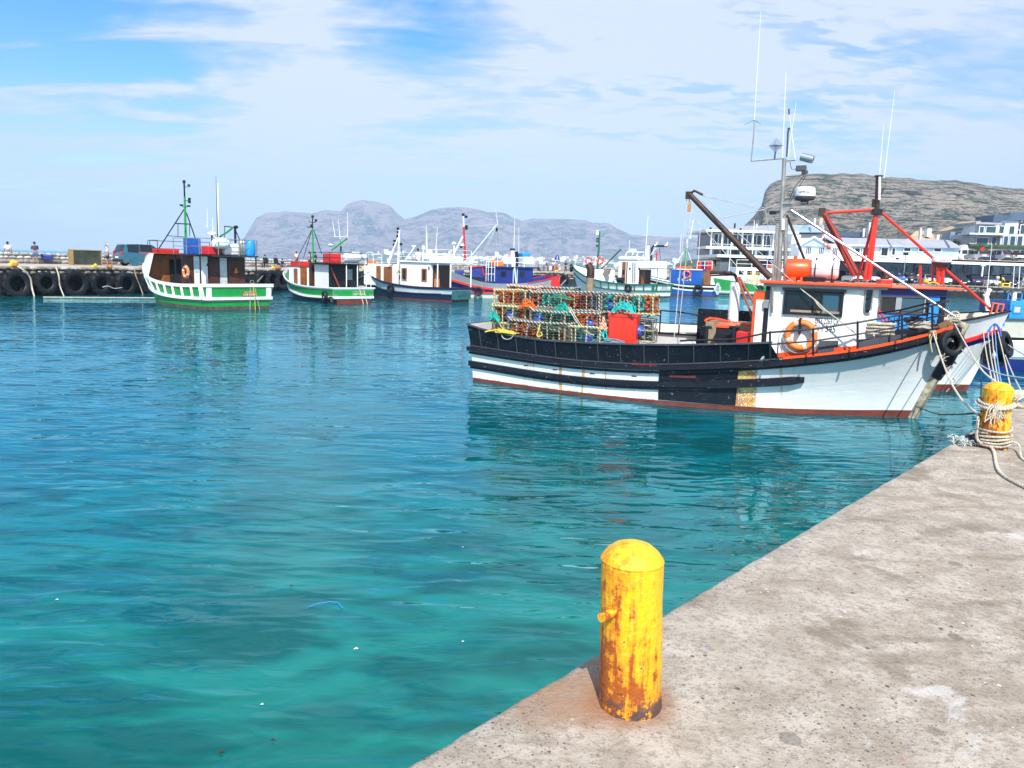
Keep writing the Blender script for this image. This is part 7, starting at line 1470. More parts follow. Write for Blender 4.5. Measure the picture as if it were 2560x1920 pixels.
prect(h2, o2, 'ground_wall', bpb, 2185, 657, 2700, 697, 128.2, .3); prect(h2, o2, 'shop_front', bgld, 1800, 650, 2185, 697, 128.2, .3)
for k, px in enumerate(range(2205, 2560, 27)): pwin(h2, o2, px, 667, px + 9, 683, 128.1, bpb, glb, name='blue_door')
for k, px in enumerate((2285, 2376, 2477, 1990, 2080, 1900)): prect(h2, o2, 'canopy_column', blackm, px, 656, px + 3.4, 702, 122, .4)
for px0, px1, mt in ((1800, 1830, bw), (1845, 1868, tanr), (1895, 1925, dblue), (2060, 2100, dwood), (2160, 2200, grw)): prect(h2, o2, 'shop_panel', mt, px0, 655, px1, 690, 128.0, .15)
# tan roofed house behind
h4, o4 = house('tan_roofed_house', 'low house with a tan hipped roof and a square white chimney', 2305, 640, 160)
b = MB(); V = [at(2265, 601, 160), at(2345, 602, 160), at(2345, 600, 172), at(2265, 599, 172), at(2290, 577, 166), at(2325, 577, 166)]; b.add([v - o4 for v in V], [(0, 1, 5, 4), (2, 3, 4, 5), (1, 2, 5), (3, 0, 4)]); b.build('roof', tanr, h4)
prect(h4, o4, 'wall', bw, 2268, 600, 2342, 640, 161, 10); prect(h4, o4, 'chimney', bw, 2318, 571, 2329, 592, 161, 1.2); prect(h4, o4, 'chimney', bw, 2342, 587, 2349, 600, 161, 1)
# large modern houses on the hill at the right
h5, o5 = house('hillside_house', 'large white and grey modern house with wide glazing high at the right edge', 2500, 640, 150)
prect(h5, o5, 'lower_storey', grw, 2424, 586, 2500, 618, 150, 9); prect(h5, o5, 'lower_storey', grw, 2500, 586, 2640, 622, 149, 9); prect(h5, o5, 'upper_storey', bw, 2436, 562, 2512, 586, 152, 7); prect(h5, o5, 'corner_tower', bw, 2512, 552, 2545, 588, 150.5, 8); prect(h5, o5, 'upper_storey', grw, 2545, 556, 2640, 588, 151.5, 8)
prect(h5, o5, 'balcony_slab', bw, 2424, 583, 2512, 587, 148.5, 4); prect(h5, o5, 'flat_roof', rfm, 2440, 556, 2505, 561, 150, 9); prect(h5, o5, 'roof_terrace', M('slate_roof', (.06, .10, .16), .6), 2484, 538, 2530, 556, 152, 6)
b = MB(); V = [at(2514, 552, 150), at(2640, 549, 150), at(2640, 530, 156), at(2530, 530, 156)]; b.add([v - o5 for v in V], [(0, 1, 2, 3)]); b.build('roof', M('slate_roof', (.06, .10, .16), .6), h5)
for a4 in ((2448, 566, 2460, 583), (2464, 566, 2490, 583), (2497, 565, 2510, 584), (2440, 594, 2470, 612), (2478, 592, 2490, 614), (2493, 592, 2505, 614), (2522, 565, 2536, 586), (2550, 562, 2575, 586), (2508, 590, 2520, 614), (2524, 590, 2538, 614), (2542, 590, 2556, 614)): pwin(h5, o5, a4[0], a4[1], a4[2], a4[3], 149.9 if a4[1] > 588 and a4[0] < 2500 else (148.9 if a4[1] > 588 else 150.4), bw, bgl)
h6, o6 = house('tan_gable_house', 'house with a long tan sloping roof left of the modern house', 2425, 640, 156)
b = MB(); b.prism([at(2398, 574, 156) - o6, at(2456, 550, 156) - o6, at(2476, 551, 156) - o6, at(2440, 574, 156) - o6], (0, 8, 0)); b.build('roof', tanr, h6); prect(h6, o6, 'wall', bw, 2403, 573, 2440, 600, 156.5, 7); prect(h6, o6, 'brick_wall', M('brick_orange', (.4, .17, .1)), 2428, 572, 2444, 586, 156.2, .5)
for px in (2406, 2415, 2424): pwin(h6, o6, px, 578, px + 7, 588, 156.4, bw, bgld)
prect(h6, o6, 'veranda', M('blue_veranda', (.18, .3, .38)), 2376, 580, 2403, 598, 156.5, 3)
w_, wo_ = house('retaining_wall', 'rough stone retaining wall with ivy below the hillside houses', 2500, 650, 140)
w_['category'] = 'wall'; prect(w_, wo_, 'wall_face', stonew, 2400, 617, 2660, 652, 140, 2); prect(w_, wo_, 'ivy', M('ivy', (.05, .11, .05), .9, var=.5, scale=3), 2424, 613, 2660, 619, 139.6, 1.2)
sta, so2 = house('white_stair', 'sloping white stair wall descending beside the long building', 2385, 650, 132); b = MB(); b.prism([at(2385, 650, 132) - so2, at(2430, 650, 132) - so2, at(2418, 612, 132) - so2, at(2408, 612, 132) - so2], (0, 1, 0)); b.build('stair_wall', bw, sta)
# terrain behind: green slope foot
b = MB(); b.add([(58, 141, 1.7), (200, 141, 4), (330, 340, 40), (92, 340, 5)], [(0, 1, 2), (0, 2, 3)]); tag(b.build('slope', M('scrub', (.05, .08, .04), .95, var=.4, scale=.5)), kind='structure')
for k, (px, py, Y, sz) in enumerate(((2450, 630, 138.5, 1.2), (2475, 640, 138, 1.0), (2395, 612, 154, 1.3), (1790, 640, 150, 1.5), (2560, 560, 160, 2.4), (1758, 650, 160, 1.3))):
    q = at(px, py, Y); r = thing('shrub', ('round green bush at the foot of the retaining wall', 'small bush beside the parked cars on the deck', 'dark bush under the tan roofed house', 'green shrub left of the harbour restaurant', 'leafy tree behind the modern house', 'low scrub bush at the far left of the restaurant')[k], 'shrub', q)
    rr_ = random.Random(k); b = MB()
    for j in range(260):
        v_ = Vector((rr_.gauss(0, 1), rr_.gauss(0, 1), rr_.gauss(0, 1))).normalized() * sz * rr_.uniform(.55, 1.05) * (1 + .25 * mn.noise(Vector((j * .3, k, 0)))); n_ = frame3(Vector((rr_.gauss(0, 1), rr_.gauss(0, 1), rr_.gauss(0, 1)))); s_ = sz * .14
        b.add([v_ + n_[0] * s_, v_ + n_[1] * s_, v_ - n_[0] * s_, v_ - n_[1] * s_], [(0, 1, 2, 3)])
    b.build('foliage', M('leaves', (.05, .11, .035), .8, var=.4, scale=3), r); b = MB(); b.tube([(0, 0, -sz * 1.3), (0, 0, sz * .3)], sz * .08, 5); b.build('stem', dwood, r)
# ---- cars
tail = M('tail_light', (.5, .01, .01), .3); headl = M('head_light', (.7, .72, .75), .15)
CARS = {'suv': [(-2.2, .80, .80, 'p', 't'), (-2.14, 1.02, 1.04, 'p', 'w'), (-1.9, 1.06, 1.64, 'p', 't'), (-1.75, 1.06, 1.68, 'g', 't'), (-.85, 1.04, 1.72, 'p', 't'), (-.78, 1.04, 1.72, 'g', 't'), (.2, 1.02, 1.70, 'p', 't'), (.27, 1.02, 1.69, 'g', 'w'), (1.05, 1.0, 1.05, 'p', 't'), (1.25, .98, 1.0, 'p', 't'), (2.05, .88, .90, 'p', 't'), (2.2, .70, .72, 'p', 't')],
        'hatch': [(-1.9, .75, .75, 'p', 't'), (-1.85, .92, .95, 'p', 'w'), (-1.5, .95, 1.40, 'p', 't'), (-1.35, .95, 1.42, 'g', 't'), (-.55, .93, 1.46, 'p', 't'), (-.48, .93, 1.46, 'g', 't'), (.3, .91, 1.42, 'p', 't'), (.36, .91, 1.41, 'g', 'w'), (1.0, .89, .93, 'p', 't'), (1.2, .87, .88, 'p', 't'), (1.85, .76, .77, 'p', 't'), (1.95, .60, .62, 'p', 't')],
        'van': [(-2.4, .9, .9, 'p', 't'), (-2.36, 1.15, 1.2, 'p', 'w'), (-2.2, 1.2, 1.98, 'p', 't'), (-2.0, 1.2, 2.0, 'g', 't'), (-.6, 1.2, 2.0, 'p', 't'), (-.5, 1.2, 2.0, 'g', 't'), (.7, 1.2, 1.98, 'p', 't'), (.8, 1.18, 1.97, 'g', 'w'), (1.7, 1.1, 1.2, 'p', 't'), (2.2, .95, .98, 'p', 't'), (2.35, .7, .72, 'p', 't')],
        'pickup': [(-2.4, .9, .9, 'p', 't'), (-2.38, 1.05, 1.06, 'p', 't'), (-.7, 1.05, 1.06, 'p', 'w'), (-.5, 1.05, 1.66, 'p', 't'), (-.4, 1.05, 1.68, 'g', 't'), (.55, 1.05, 1.68, 'g', 'w'), (1.2, 1.02, 1.08, 'p', 't'), (2.2, .92, .95, 'p', 't'), (2.35, .7, .72, 'p', 't')]}
WHM = None
def wheel_meshes():
    b = MB(); b.lathe([(.20, -.09), (.29, -.11), (.325, -.07), (.33, 0), (.325, .07), (.29, .11), (.20, .09)], 20, Matrix.Rotation(D2R(90), 4, 'X'), close=False); t_ = getm(b, 'tyre', rubber)
    b = MB(); b.lathe([(.001, -.06), (.06, -.085), (.20, -.07), (.21, -.09), (.21, .09), (.20, .07), (.06, .085), (.001, .06)], 20, Matrix.Rotation(D2R(90), 4, 'X'), close=False)
    for k in range(5): a_ = 2 * math.pi * k / 5; b.tube([(0, -.088, 0), (.2 * math.cos(a_), -.088, .2 * math.sin(a_))], .02, 4); b.tube([(0, .088, 0), (.2 * math.cos(a_), .088, .2 * math.sin(a_))], .02, 4)
    return t_, getm(b, 'rim', alu)
CM = {}
def car(label, loc, rz, kind, colr, group='cars parked by the harbour buildings'):
    global WHM
    WHM = WHM or wheel_meshes()
    r = thing('parked_car', label, 'car', loc, rz, group); st = CARS[kind]; hw = .93 if kind == 'van' else .87
    pm_ = M('car_' + colr[0], colr[1], .25, colr[2] if len(colr) > 2 else .0, var=.03, coat=1.)
    if (kind, colr[0]) not in CM:
        bd, gs = MB(), MB(); secs = []
        for x, zb, zr_, f1, f2 in st:
            e_ = .10 * (abs(x) / 2.3) ** 4; w_ = hw - e_; q = (zr_ - zb) * .22
            secs.append([(x, w_ - .03, .28), (x, w_, .55), (x, w_ - .01, zb), (x, w_ - .03 - q * 1.0, zr_), (x, 0, zr_ + .02), (x, -(w_ - .03 - q), zr_), (x, -(w_ - .01), zb), (x, -w_, .55), (x, -(w_ - .03), .28)])
        for i in range(len(st) - 1):
            s0, s1 = secs[i], secs[i + 1]; f1, f2 = st[i][3], st[i][4]
            for k in range(8):
                t_ = gs if (k in (2, 5) and f1 == 'g') or (k in (3, 4) and f2 == 'w') else bd
                t_.add([s0[k], s1[k], s1[k + 1], s0[k + 1]], [(0, 1, 2, 3)])
            bd.add([s0[0], s0[8], s1[8], s1[0]], [(0, 1, 2, 3)])
            if f2 == 'w' and i not in (0, 1) and (st[i][1] < st[i][2] - .2 or st[i + 1][1] < st[i + 1][2] - .2):
                for k in (2, 5): 
                    if f1 != 'g': pass
        bd.add(secs[0], [tuple(range(9))]); bd.add(secs[-1], [tuple(reversed(range(9)))])
        x0_, x1_ = st[0][0], st[-1][0]
        lr_ = MB(); fl_ = MB()
        for sg in (-1, 1): lr_.box(x0_ - .015, x0_ + .06, sg * .62 - .12, sg * .62 + .12, .72 if kind != 'suv' else .80, .95 if kind != 'suv' else 1.15); fl_.box(x1_ - .18, x1_ + .01, sg * .58 - .16, sg * .58 + .16, .55, .68)
        bp = MB(); bp.box(x0_ - .06, x0_ + .1, -.78, .78, .32, .52); bf_ = MB(); bf_.box(x1_ - .1, x1_ + .05, -.78, .78, .30, .48)
        for sg in (-1, 1):
            for wx in (-1.28, 1.28): bd.lathe([(.37, -.02), (.37, .02)], 14, Matrix.Translation((wx, sg * (hw - .01), .33)) @ Matrix.Rotation(D2R(90), 4, 'X'))
        pl_ = MB(); pl_.box(x0_ - .075, x0_ - .058, -.26, .26, .60, .72); pl_.box(x1_ + .052, x1_ + .065, -.26, .26, .36, .46)
        CM[(kind, colr[0])] = [('body', getm(bd, 'body', pm_, True)), ('windows', getm(gs, 'windows', gl)), ('tail_lights', getm(lr_, 'tail_lights', tail)), ('headlights', getm(fl_, 'headlights', headl)), ('bumper', getm(bp, 'bumper', blackm)), ('bumper', getm(bf_, 'bumper', blackm)),  ('number_plate', getm(pl_, 'number_plate', white_clean))]
    for nm, me in CM[(kind, colr[0])]: o = bpy.data.objects.new(nm, me); COL.objects.link(o); o.parent = r
    for wx in (-1.28, 1.28):
        for sg in (-1, 1):
            w = bpy.data.objects.new('wheel', WHM[0]); COL.objects.link(w); w.parent = r; w.location = (wx, sg * (hw - .10), .33); q = bpy.data.objects.new('rim', WHM[1]); COL.objects.link(q); q.parent = w
    return r
WHT, SIL, BLK, NVY, BLU, RDC, GRY = ('white', (.78, .79, .8)), ('silver', (.5, .52, .54), .5), ('black', (.012, .012, .015)), ('navy', (.015, .03, .10)), ('blue', (.03, .12, .45)), ('dark red', (.18, .015, .02)), ('grey', (.16, .17, .19))
q = at(364, 664, 63.0); car('teal blue estate car parked on the breakwater left of the green boat', (q.x, q.y, FZ + .004), D2R(52), 'suv', ('teal', (.025, .15, .22), .35), None)
onum = ('first', 'second', 'third', 'fourth', 'fifth', 'sixth', 'seventh', 'eighth', 'ninth', 'tenth', 'eleventh', 'twelfth', 'thirteenth', 'fourteenth')
rr_ = random.Random(21); kn = {'suv': 'off-road car', 'hatch': 'hatchback', 'van': 'van', 'pickup': 'pickup'}
front = [(2130, 'hatch', WHT), (2172, 'hatch', WHT), (2205, 'suv', BLK), (2238, 'suv', BLU), (2275, 'hatch', BLK), (2312, 'hatch', WHT), (2350, 'suv', WHT), (2392, 'pickup', BLK), (2430, 'hatch', NVY), (2468, 'hatch', WHT), (2512, 'suv', BLK), (2555, 'hatch', WHT)]
for i, (px, kd, cc) in enumerate(front):
    y_ = BY(at(px, 705, 116).x) + 3.6; q = at(px, 705, y_); car('%s %s, %s from the left in the front row on the back quay' % (cc[0], kn[kd], onum[i]), (q.x, y_, 1.654), D2R(90 if rr_.random() < .5 else -90) + rr_.uniform(-.12, .12), kd, cc)
back = [(2148, 'suv', SIL), (2188, 'hatch', BLK), (2222, 'hatch', SIL), (2256, 'suv', GRY), (2292, 'suv', NVY), (2330, 'hatch', GRY), (2366, 'hatch', RDC), (2404, 'suv', WHT), (2446, 'suv', NVY), (2486, 'suv', BLU), (2532, 'van', WHT), (1935, 'van', NVY), (1850, 'pickup', WHT)]
for i, (px, kd, cc) in enumerate(back):
    y_ = BY(at(px, 700, 120).x) + 9.2; q = at(px, 700, y_); car('%s %s, %s in the back row under the canopy edge' % (cc[0], kn[kd], onum[i]), (q.x, y_, 1.654), D2R(90 if rr_.random() < .5 else -90) + rr_.uniform(-.12, .12), kd, cc)
dz_ = at(2500, 650, 124).z
dkz = at(2350, 650, 121.5).z
prect(h2, o2, 'parking_deck', quayt, 2400, 652.5, 2700, 654, 122.2, 18)
dkz = at(2550, 652.4, 122.2).z
for i, (px, kd, cc, Y, rz_) in enumerate(((2424, 'suv', WHT, 131, 0), (2441, 'hatch', SIL, 126, 1), (2458, 'pickup', NVY, 131, 0), (2470, 'hatch', NVY, 126, 0), (2492, 'hatch', SIL, 126, 1), (2512, 'suv', GRY, 126.5, 0), (2520, 'van', WHT, 134, 0), (2540, 'suv', WHT, 126.5, 1), (2562, 'hatch', WHT, 126, 0), (2552, 'suv', BLK, 131, 0))):
    q = at(px, 640, Y); car('%s %s, %s along the raised parking deck above the canopy' % (cc[0], kn[kd], onum[i]), (q.x, Y, dkz + .004), D2R(rz_ * 90 + 5 * i), kd, cc, 'cars on the raised parking deck')
for i, px in enumerate((2470, 2488)):
    q = at(px, 640, 135); r = thing('dumpster', '%s of two dark green rubbish skips on the raised parking deck' % ('left' if i == 0 else 'right'), 'skip', (q.x, 135, dkz)); b = MB(); b.prism([(-.9, -.6, .15), (.9, -.6, .15), (1.0, -.75, 1.5), (-1.0, -.75, 1.5)], (0, 1.3, 0)); b.build('body', M('skip_green', (.01, .07, .05), .5), r, bevel=.04); b = MB(); b.box(-1.02, 1.02, -.8, .62, 1.5, 1.62); b.build('lid', M('skip_green', (.01, .07, .05)), r)
# lamp posts and signs
for px, y0_, y1_, Y, lb_ in ((2257, 706, 637, 119, 'slim grey lamp post left of the radar dome with a dark square head'), (2452, 710, 664, 117, 'white lamp post on a concrete block at the quay edge'), (2411, 690, 668, 121, 'black pedestal sign among the parked cars')):
    q0_, q1_ = at(px, y0_, Y), at(px, y1_, Y); r = thing('lamp_post' if px != 2411 else 'sign_post', lb_, 'lamp post' if px != 2411 else 'sign', (q0_.x, Y, 1.65)); h_ = q1_.z - 1.65
    b = MB(); b.tube([(0, 0, 0), (0, 0, h_)], .07 if px != 2452 else .12, 6); b.build('post', galv if px == 2257 else (white if px == 2452 else blackm), r); b = MB(); b.box(-.35, .35, -.15, .15, h_ - .05 if px != 2411 else h_ - .8, h_ + .35); b.build('head', blackm if px != 2452 else white, r, bevel=.03)
    if px == 2452: b = MB(); b.box(-.45, .45, -.4, .4, 0, .55); b.build('base_block', mortar, r, bevel=.03)
q = at(2512, 712, BY(66) + .9); r = thing('fish_crate', 'yellow plastic crate at the quay edge beside the man in white', 'crate', (q.x, q.y, 1.654)); b = MB(); b.box(-.6, .6, -.35, .35, 0, .55); b.build('body', M('yellow_plastic', (.85, .6, .02), .5), r, bevel=.03)
b = MB(); b.box(-.4, .4, -.36, -.34, .12, .42); b.build('slot', dark_in, r)
q = at(2455, 634, 137); 
r = thing('road_sign', 'small round red sign on a pole by the raised deck', 'sign', (q.x, 137, dkz)); b = MB(); b.tube([(0, 0, 0), (0, 0, 2.2)], .04, 5); b.build('post', galv, r); b = MB(); b.cyl((0, -.06, 2.2), (0, -.02, 2.2), .35, n=16); b.build('disc', red, r)
# ================================================================== TYRES AND THINGS ON THE LEFT QUAY
def linept(px, o_=0.):
    d = ray(px, 700); tn = d.x / d.y; s_ = ((LA.x + LO.x * o_) - tn * (LA.y + LO.y * o_)) / (tn * LD.y - LD.x); return s_
tl = [(40, .90, .72, 'huge lugged tractor tyre, leftmost on the breakwater wall, in front of the seated man'), (113, .73, .80, 'smaller tractor tyre, second from the left on the breakwater wall'), (186, .92, .76, 'largest lugged tractor tyre, third from the left on the wall'), (250, .78, .74, 'tractor tyre below the wooden crate with a loop of rope through it'), (313, .82, .70, 'tractor tyre under the front of the teal car'), (374, .8, .70, 'tractor tyre half hidden by the bow of the green boat')]
for px, R_, zc_, lb_ in tl:
    s_ = linept(px, .5); q = lq(s_, .45, zc_); tyre(lb_, q, LO + Vector((.12 * math.sin(px * 3), 0, .14 * math.sin(px))), R_, .52, 'tractor tyres hanging on the breakwater wall')
pxs = [655, 680, 704, 724, 890, 912, 930, 1100, 1372, 1388, 1404, 1420]; wh_ = ['first tyre right of the large green boat', 'second tyre right of the large green boat', 'third tyre right of the large green boat', 'tyre at the bow of the smaller green boat', 'tyre just right of the smaller green boat', 'second tyre right of the smaller green boat', 'tyre behind the bow of the white and black boat', 'tyre behind the white and black boat', 'first tyre right of the red and blue boat', 'second tyre right of the red and blue boat', 'third tyre right of the red and blue boat', 'tyre left of the green railed white boat']
for px, lb_ in zip(pxs, wh_):
    s_ = linept(px, .5); tyre(lb_ + ' on the breakwater wall', lq(s_, .45, .85 + .08 * math.sin(px)), LO + Vector((.1 * math.sin(px), 0, .12 * math.cos(px))), .80 + .06 * math.sin(px * 2), .5, 'tractor tyres hanging on the breakwater wall')
# ropes over the wall
def wrope(nm, lb_, pts, mt, r_=.035): b = MB(); b.tube(resample([at(px, py, Y) for px, py, Y in pts], .15), r_, 5); return tag(b.build(nm, mt, smooth=True), lb_, 'rope')
dl = lambda px, o_=.9: (lambda s_: lq(s_, o_).y)(linept(px, o_))
wrope('mooring_rope', 'thick pale rope dropping between the first two tyres', [(36, 663, dl(36, .2)), (55, 672, dl(55)), (75, 693, dl(75)), (80, 720, dl(80)), (86, 742, dl(86, 1.4))], ropew, .05)
wrope('mooring_rope', 'pale rope hanging between the second and third tyres on the wall', [(140, 668, dl(140, .1)), (147, 690, dl(147)), (150, 715, dl(150)), (160, 741, dl(160, 1.3))], ropew, .04)
wrope('mooring_rope', 'slack rope loop through the fourth and fifth tyres on the wall', [(256, 718, dl(256, 1.0)), (270, 715, dl(270, 1.1)), (285, 721, dl(285, 1.1)), (305, 719, dl(305, 1.0))], ropeg, .03)
b = MB(); b.tube([onz(px, py, .02) for px, py in ((108, 743), (200, 743.5), (300, 744), (396, 745))], .035, 5); tag(b.build('floating_line', ropew), 'thin white line floating along the foot of the breakwater wall', 'rope')
wrope('mooring_rope', 'brownish rope hanging right of the fifth tyre on the wall', [(335, 672, dl(335, .1)), (340, 690, dl(340)), (350, 715, dl(350)), (358, 738, dl(358, 1.2))], plank, .04)
wrope('mooring_rope', 'yellow line draped over the wall beside the second green boat', [(912, 671, dl(912, .0)), (918, 685, dl(918)), (924, 700, dl(924)), (921, 712, dl(921, 1))], ropey, .04)
wrope('mooring_rope', 'rope loop sagging between tyres right of the red and blue boat', [(1364, 690, dl(1364, .1)), (1374, 708, dl(1374)), (1390, 716, dl(1390)), (1405, 710, dl(1405)), (1424, 690, dl(1424, .1))], ropew, .06)
wrope('bent_pipe', 'bent grey pipe propped on the wall right of the large green boat', [(640, 708, dl(640, .9)), (656, 690, dl(656, .6)), (664, 677, dl(664, .0)), (672, 676, dl(672, -.4))], galv, .07)
def bundle(lb_, px, mt, sc=1., o_=-.1, nm='tarpaulin_bundle'):
    s_ = linept(px, o_); rr2 = random.Random(px); b = MB(); 
    for j in range(9): b.ball((rr2.uniform(-.25, .25) * sc, rr2.uniform(-.2, .2) * sc, rr2.uniform(.05, .3) * sc), rr2.uniform(.10, .22) * sc, 7, rr2.uniform(.6, 1.2))
    tag(b.build(nm, mt, loc=lq(s_, o_, FZ)), lb_, 'bundle')
yt = M('yellow_sheet', (.85, .60, .03), .6); ot = M('rust_orange_heap', (.45, .16, .04), .8)
bundle('bright yellow sheet folded on the quay edge above the first tyre', 34, yt, .8); bundle('orange heap hanging under the yellow sheet above the first tyre', 40, ot, .6, .35)
bundle('small yellow rope bundle on the quay edge above the fourth tyre', 240, yt, .5); bundle('rusty orange ring heap on the quay edge right of the crate', 274, ot, .5, .3); bundle('yellow and orange net heap right of the large green boat', 685, yt, .6); bundle('rust orange net heap hanging beside the yellow one', 696, ot, .8, .4); bundle('yellow net heap on the quay right of the smaller green boat', 913, yt, .8); bundle('yellow cloth on the quay edge right of the red and blue boat', 1390, yt, .8)
# wooden bin lying open
q = lq(linept(216, -6.6), -6.6, FZ); r = thing('wooden_bin', 'large wooden bin on its side with a dark green open front on the breakwater', 'bin', q, D2R(47))
b = MB(); w2_, h2_, d2_ = 2.02, 1.16, 1.0
for a6 in ((-w2_ / 2, w2_ / 2, -d2_ / 2, d2_ / 2, 0, .06), (-w2_ / 2, w2_ / 2, -d2_ / 2, d2_ / 2, h2_ - .06, h2_), (-w2_ / 2, -w2_ / 2 + .06, -d2_ / 2, d2_ / 2, .061, h2_ - .061), (w2_ / 2 - .06, w2_ / 2, -d2_ / 2, d2_ / 2, .061, h2_ - .061), (-w2_ / 2 + .061, w2_ / 2 - .061, d2_ / 2 - .06, d2_ / 2, .061, h2_ - .061)):
    bb = MB(); bb.box(*a6); bb.build('board', M('bin_wood', (.34, .23, .08), .7, var=.3), r)
b = MB(); b.box(-w2_ / 2 + .07, w2_ / 2 - .07, -d2_ / 2 + .05, -d2_ / 2 + .09, .07, h2_ - .07); b.build('net_front', M('green_dark_net', (.035, .05, .035), .8, var=.6, scale=2), r)
q = lq(linept(126, -10.0), -10.2, FZ + .0); r = thing('cool_box', 'blue box standing on the ledge of the parapet beside the standing man', 'box', (q.x, q.y, FZ + .33), .3); b = MB(); b.box(-.38, .38, -.22, .22, 0, .34); b.build('body', dblue, r, bevel=.03); b = MB(); b.box(-.40, .40, -.24, .24, .34, .42); b.build('lid', blue, r, bevel=.02)
# ================================================================== PEOPLE
CL = {}
def clm(nm, c_): return M(nm, c_, .85, var=.15, scale=8)
def person(label, loc, face, shirt, legs, pose='stand', hair=hairm, hh=1.7, shorts=False, hat=None, hold=None, group=None):
    r = thing('person', label, 'person', loc, face, group); k = hh / 1.72; r.scale = (k, k, k)
    # joints: facing +x
    if pose == 'sit': ph = .48; hip = Vector((0, 0, ph + .08)); kn_ = [(.42, .12, .50), (.42, -.12, .50)]; ft = [(.45, .13, .06), (.45, -.13, .06)]; ch_ = hip + Vector((.02, 0, .42))
    elif pose == 'low': hip = Vector((0, 0, .20)); kn_ = [(.35, .16, .42), (.35, -.16, .42)]; ft = [(.55, .14, .05), (.55, -.14, .05)]; ch_ = hip + Vector((.06, 0, .42))
    elif pose == 'lean': hip = Vector((0, 0, .90)); kn_ = [(.02, .10, .48), (.04, -.10, .48)]; ft = [(-.03, .11, .05), (.02, -.11, .05)]; ch_ = hip + Vector((.30, 0, .34))
    else: hip = Vector((0, 0, .92)); kn_ = [(.03, .10, .49), (.01, -.11, .49)]; ft = [(-.02, .13, .06), (-.03, -.13, .06)]; ch_ = hip + Vector((.0, 0, .45))
    nk = ch_ + (ch_ - hip).normalized() * .10; hd = nk + Vector((.03, 0, .12)); tp = hd + Vector((0, 0, .10))
    sh = [ch_ + Vector((0, s_ * .17, .02)) for s_ in (1, -1)]
    if hold == 'head': el = [sh[0] + Vector((.10, .16, .10)), sh[1] + Vector((.10, -.08, -.26))]; ha = [hd + Vector((.02, .12, .12)), sh[1] + Vector((.28, -.06, -.36))]
    elif hold == 'front': el = [sh[0] + Vector((.05, .08, -.26)), sh[1] + Vector((.05, -.08, -.26))]; ha = [el[0] + Vector((.24, -.08, .02)), el[1] + Vector((.24, .08, .02))]
    else: el = [sh[0] + Vector((-.02, .08, -.27)), sh[1] + Vector((-.02, -.08, -.27))]; ha = [el[0] + Vector((.08, .0, -.24)), el[1] + Vector((.06, 0, -.25))]
    J = [(hip, .13), ((hip + ch_) / 2, .12), (ch_, .14), (nk, .055), (hd, .085), (tp, .080)]; E = [(0, 1), (1, 2), (2, 3), (3, 4), (4, 5)]
    for i in (0, 1):
        n0 = len(J); J += [(sh[i], .062), (el[i], .043), (ha[i], .032), (ha[i] + (ha[i] - el[i]).normalized() * .10, .035)]; E += [(2, n0), (n0, n0 + 1), (n0 + 1, n0 + 2), (n0 + 2, n0 + 3)]
        s_ = (1, -1)[i]; n1 = len(J); J += [(hip + Vector((.0, s_ * .09, -.06)), .10), (Vector(kn_[i]), .058), (Vector(ft[i]) + Vector((0, 0, .03)), .042), (Vector(ft[i]) + Vector((.16, 0, -.02)), .038)]; E += [(0, n1), (n1, n1 + 1), (n1 + 1, n1 + 2), (n1 + 2, n1 + 3)]
    skinned('body', J, E, skin, r)
    S = [((hip * .75 + ch_ * .25), .150), ((hip + ch_) / 2, .15), (ch_, .165), (nk - Vector((0, 0, .03)), .08)]; E2 = [(0, 1), (1, 2), (2, 3)]
    for i in (0, 1): n0 = len(S); S += [(sh[i], .082), (sh[i].lerp(el[i], .85), .062)]; E2 += [(2, n0), (n0, n0 + 1)]
    skinned('shirt', S, E2, shirt, r)
    T = [(hip + Vector((0, 0, .06)), .155), (hip, .15)]; E3 = [(0, 1)]
    for i in (0, 1):
        s_ = (1, -1)[i]; n0 = len(T); T += [(hip + Vector((0, s_ * .09, -.06)), .118), (Vector(kn_[i]), .078)]; E3 += [(1, n0), (n0, n0 + 1)]
        if not shorts: T += [(Vector(ft[i]) + Vector((0, 0, .06)), .062)]; E3 += [(n0 + 1, n0 + 2)]
    skinned('shorts' if shorts else 'trousers', T, E3, legs, r)
    b = MB(); b.ball(hd + Vector((-.025, 0, .055)), .098, 12, 1.08); b.build('hair' if not hat else 'cap', hat or hair, r, smooth=True)
    if not shorts:
        for i in (0, 1): b = MB(); f_ = Vector(ft[i]); b.cbox(f_ + Vector((.06, 0, -.015)), (.27, .10, .09)); b.build('shoe', blackm, r, bevel=.03)
    return r
away = math.atan2(.83, -.55)
wT, nT, bT, gT, rT, dT, yT = clm('white_cloth', (.75, .75, .75)), clm('navy_cloth', (.03, .05, .13)), clm('blue_denim', (.05, .16, .38)), clm('grey_blue_cloth', (.25, .32, .42)), clm('red_cloth', (.5, .05, .05)), clm('dark_cloth', (.012, .016, .04)), clm('yellow_vest', (.75, .75, .1))
q = lq(linept(25, -11.5), -11.5); person('man in white shirt sitting on the parapet at the far left, back turned', (q.x, q.y, FZ + .80 - .47), away, wT, dT, 'sit', hh=1.62)
q = lq(linept(88, -10.2), -10.0); person('barefoot man in navy shirt and blue shorts standing by the parapet, back turned', (q.x, q.y, FZ + .01), away, nT, bT, 'stand', shorts=True, hold='front', hh=1.62)
q = lq(linept(272, -5.4), -5.4); person('person in a white top and dark shorts holding one hand to the head', (q.x, q.y, FZ + .01), away + 1.2, wT, dT, 'stand', shorts=True, hold='head', hat=M('pale_cap', (.7, .55, .4)), hh=1.66)
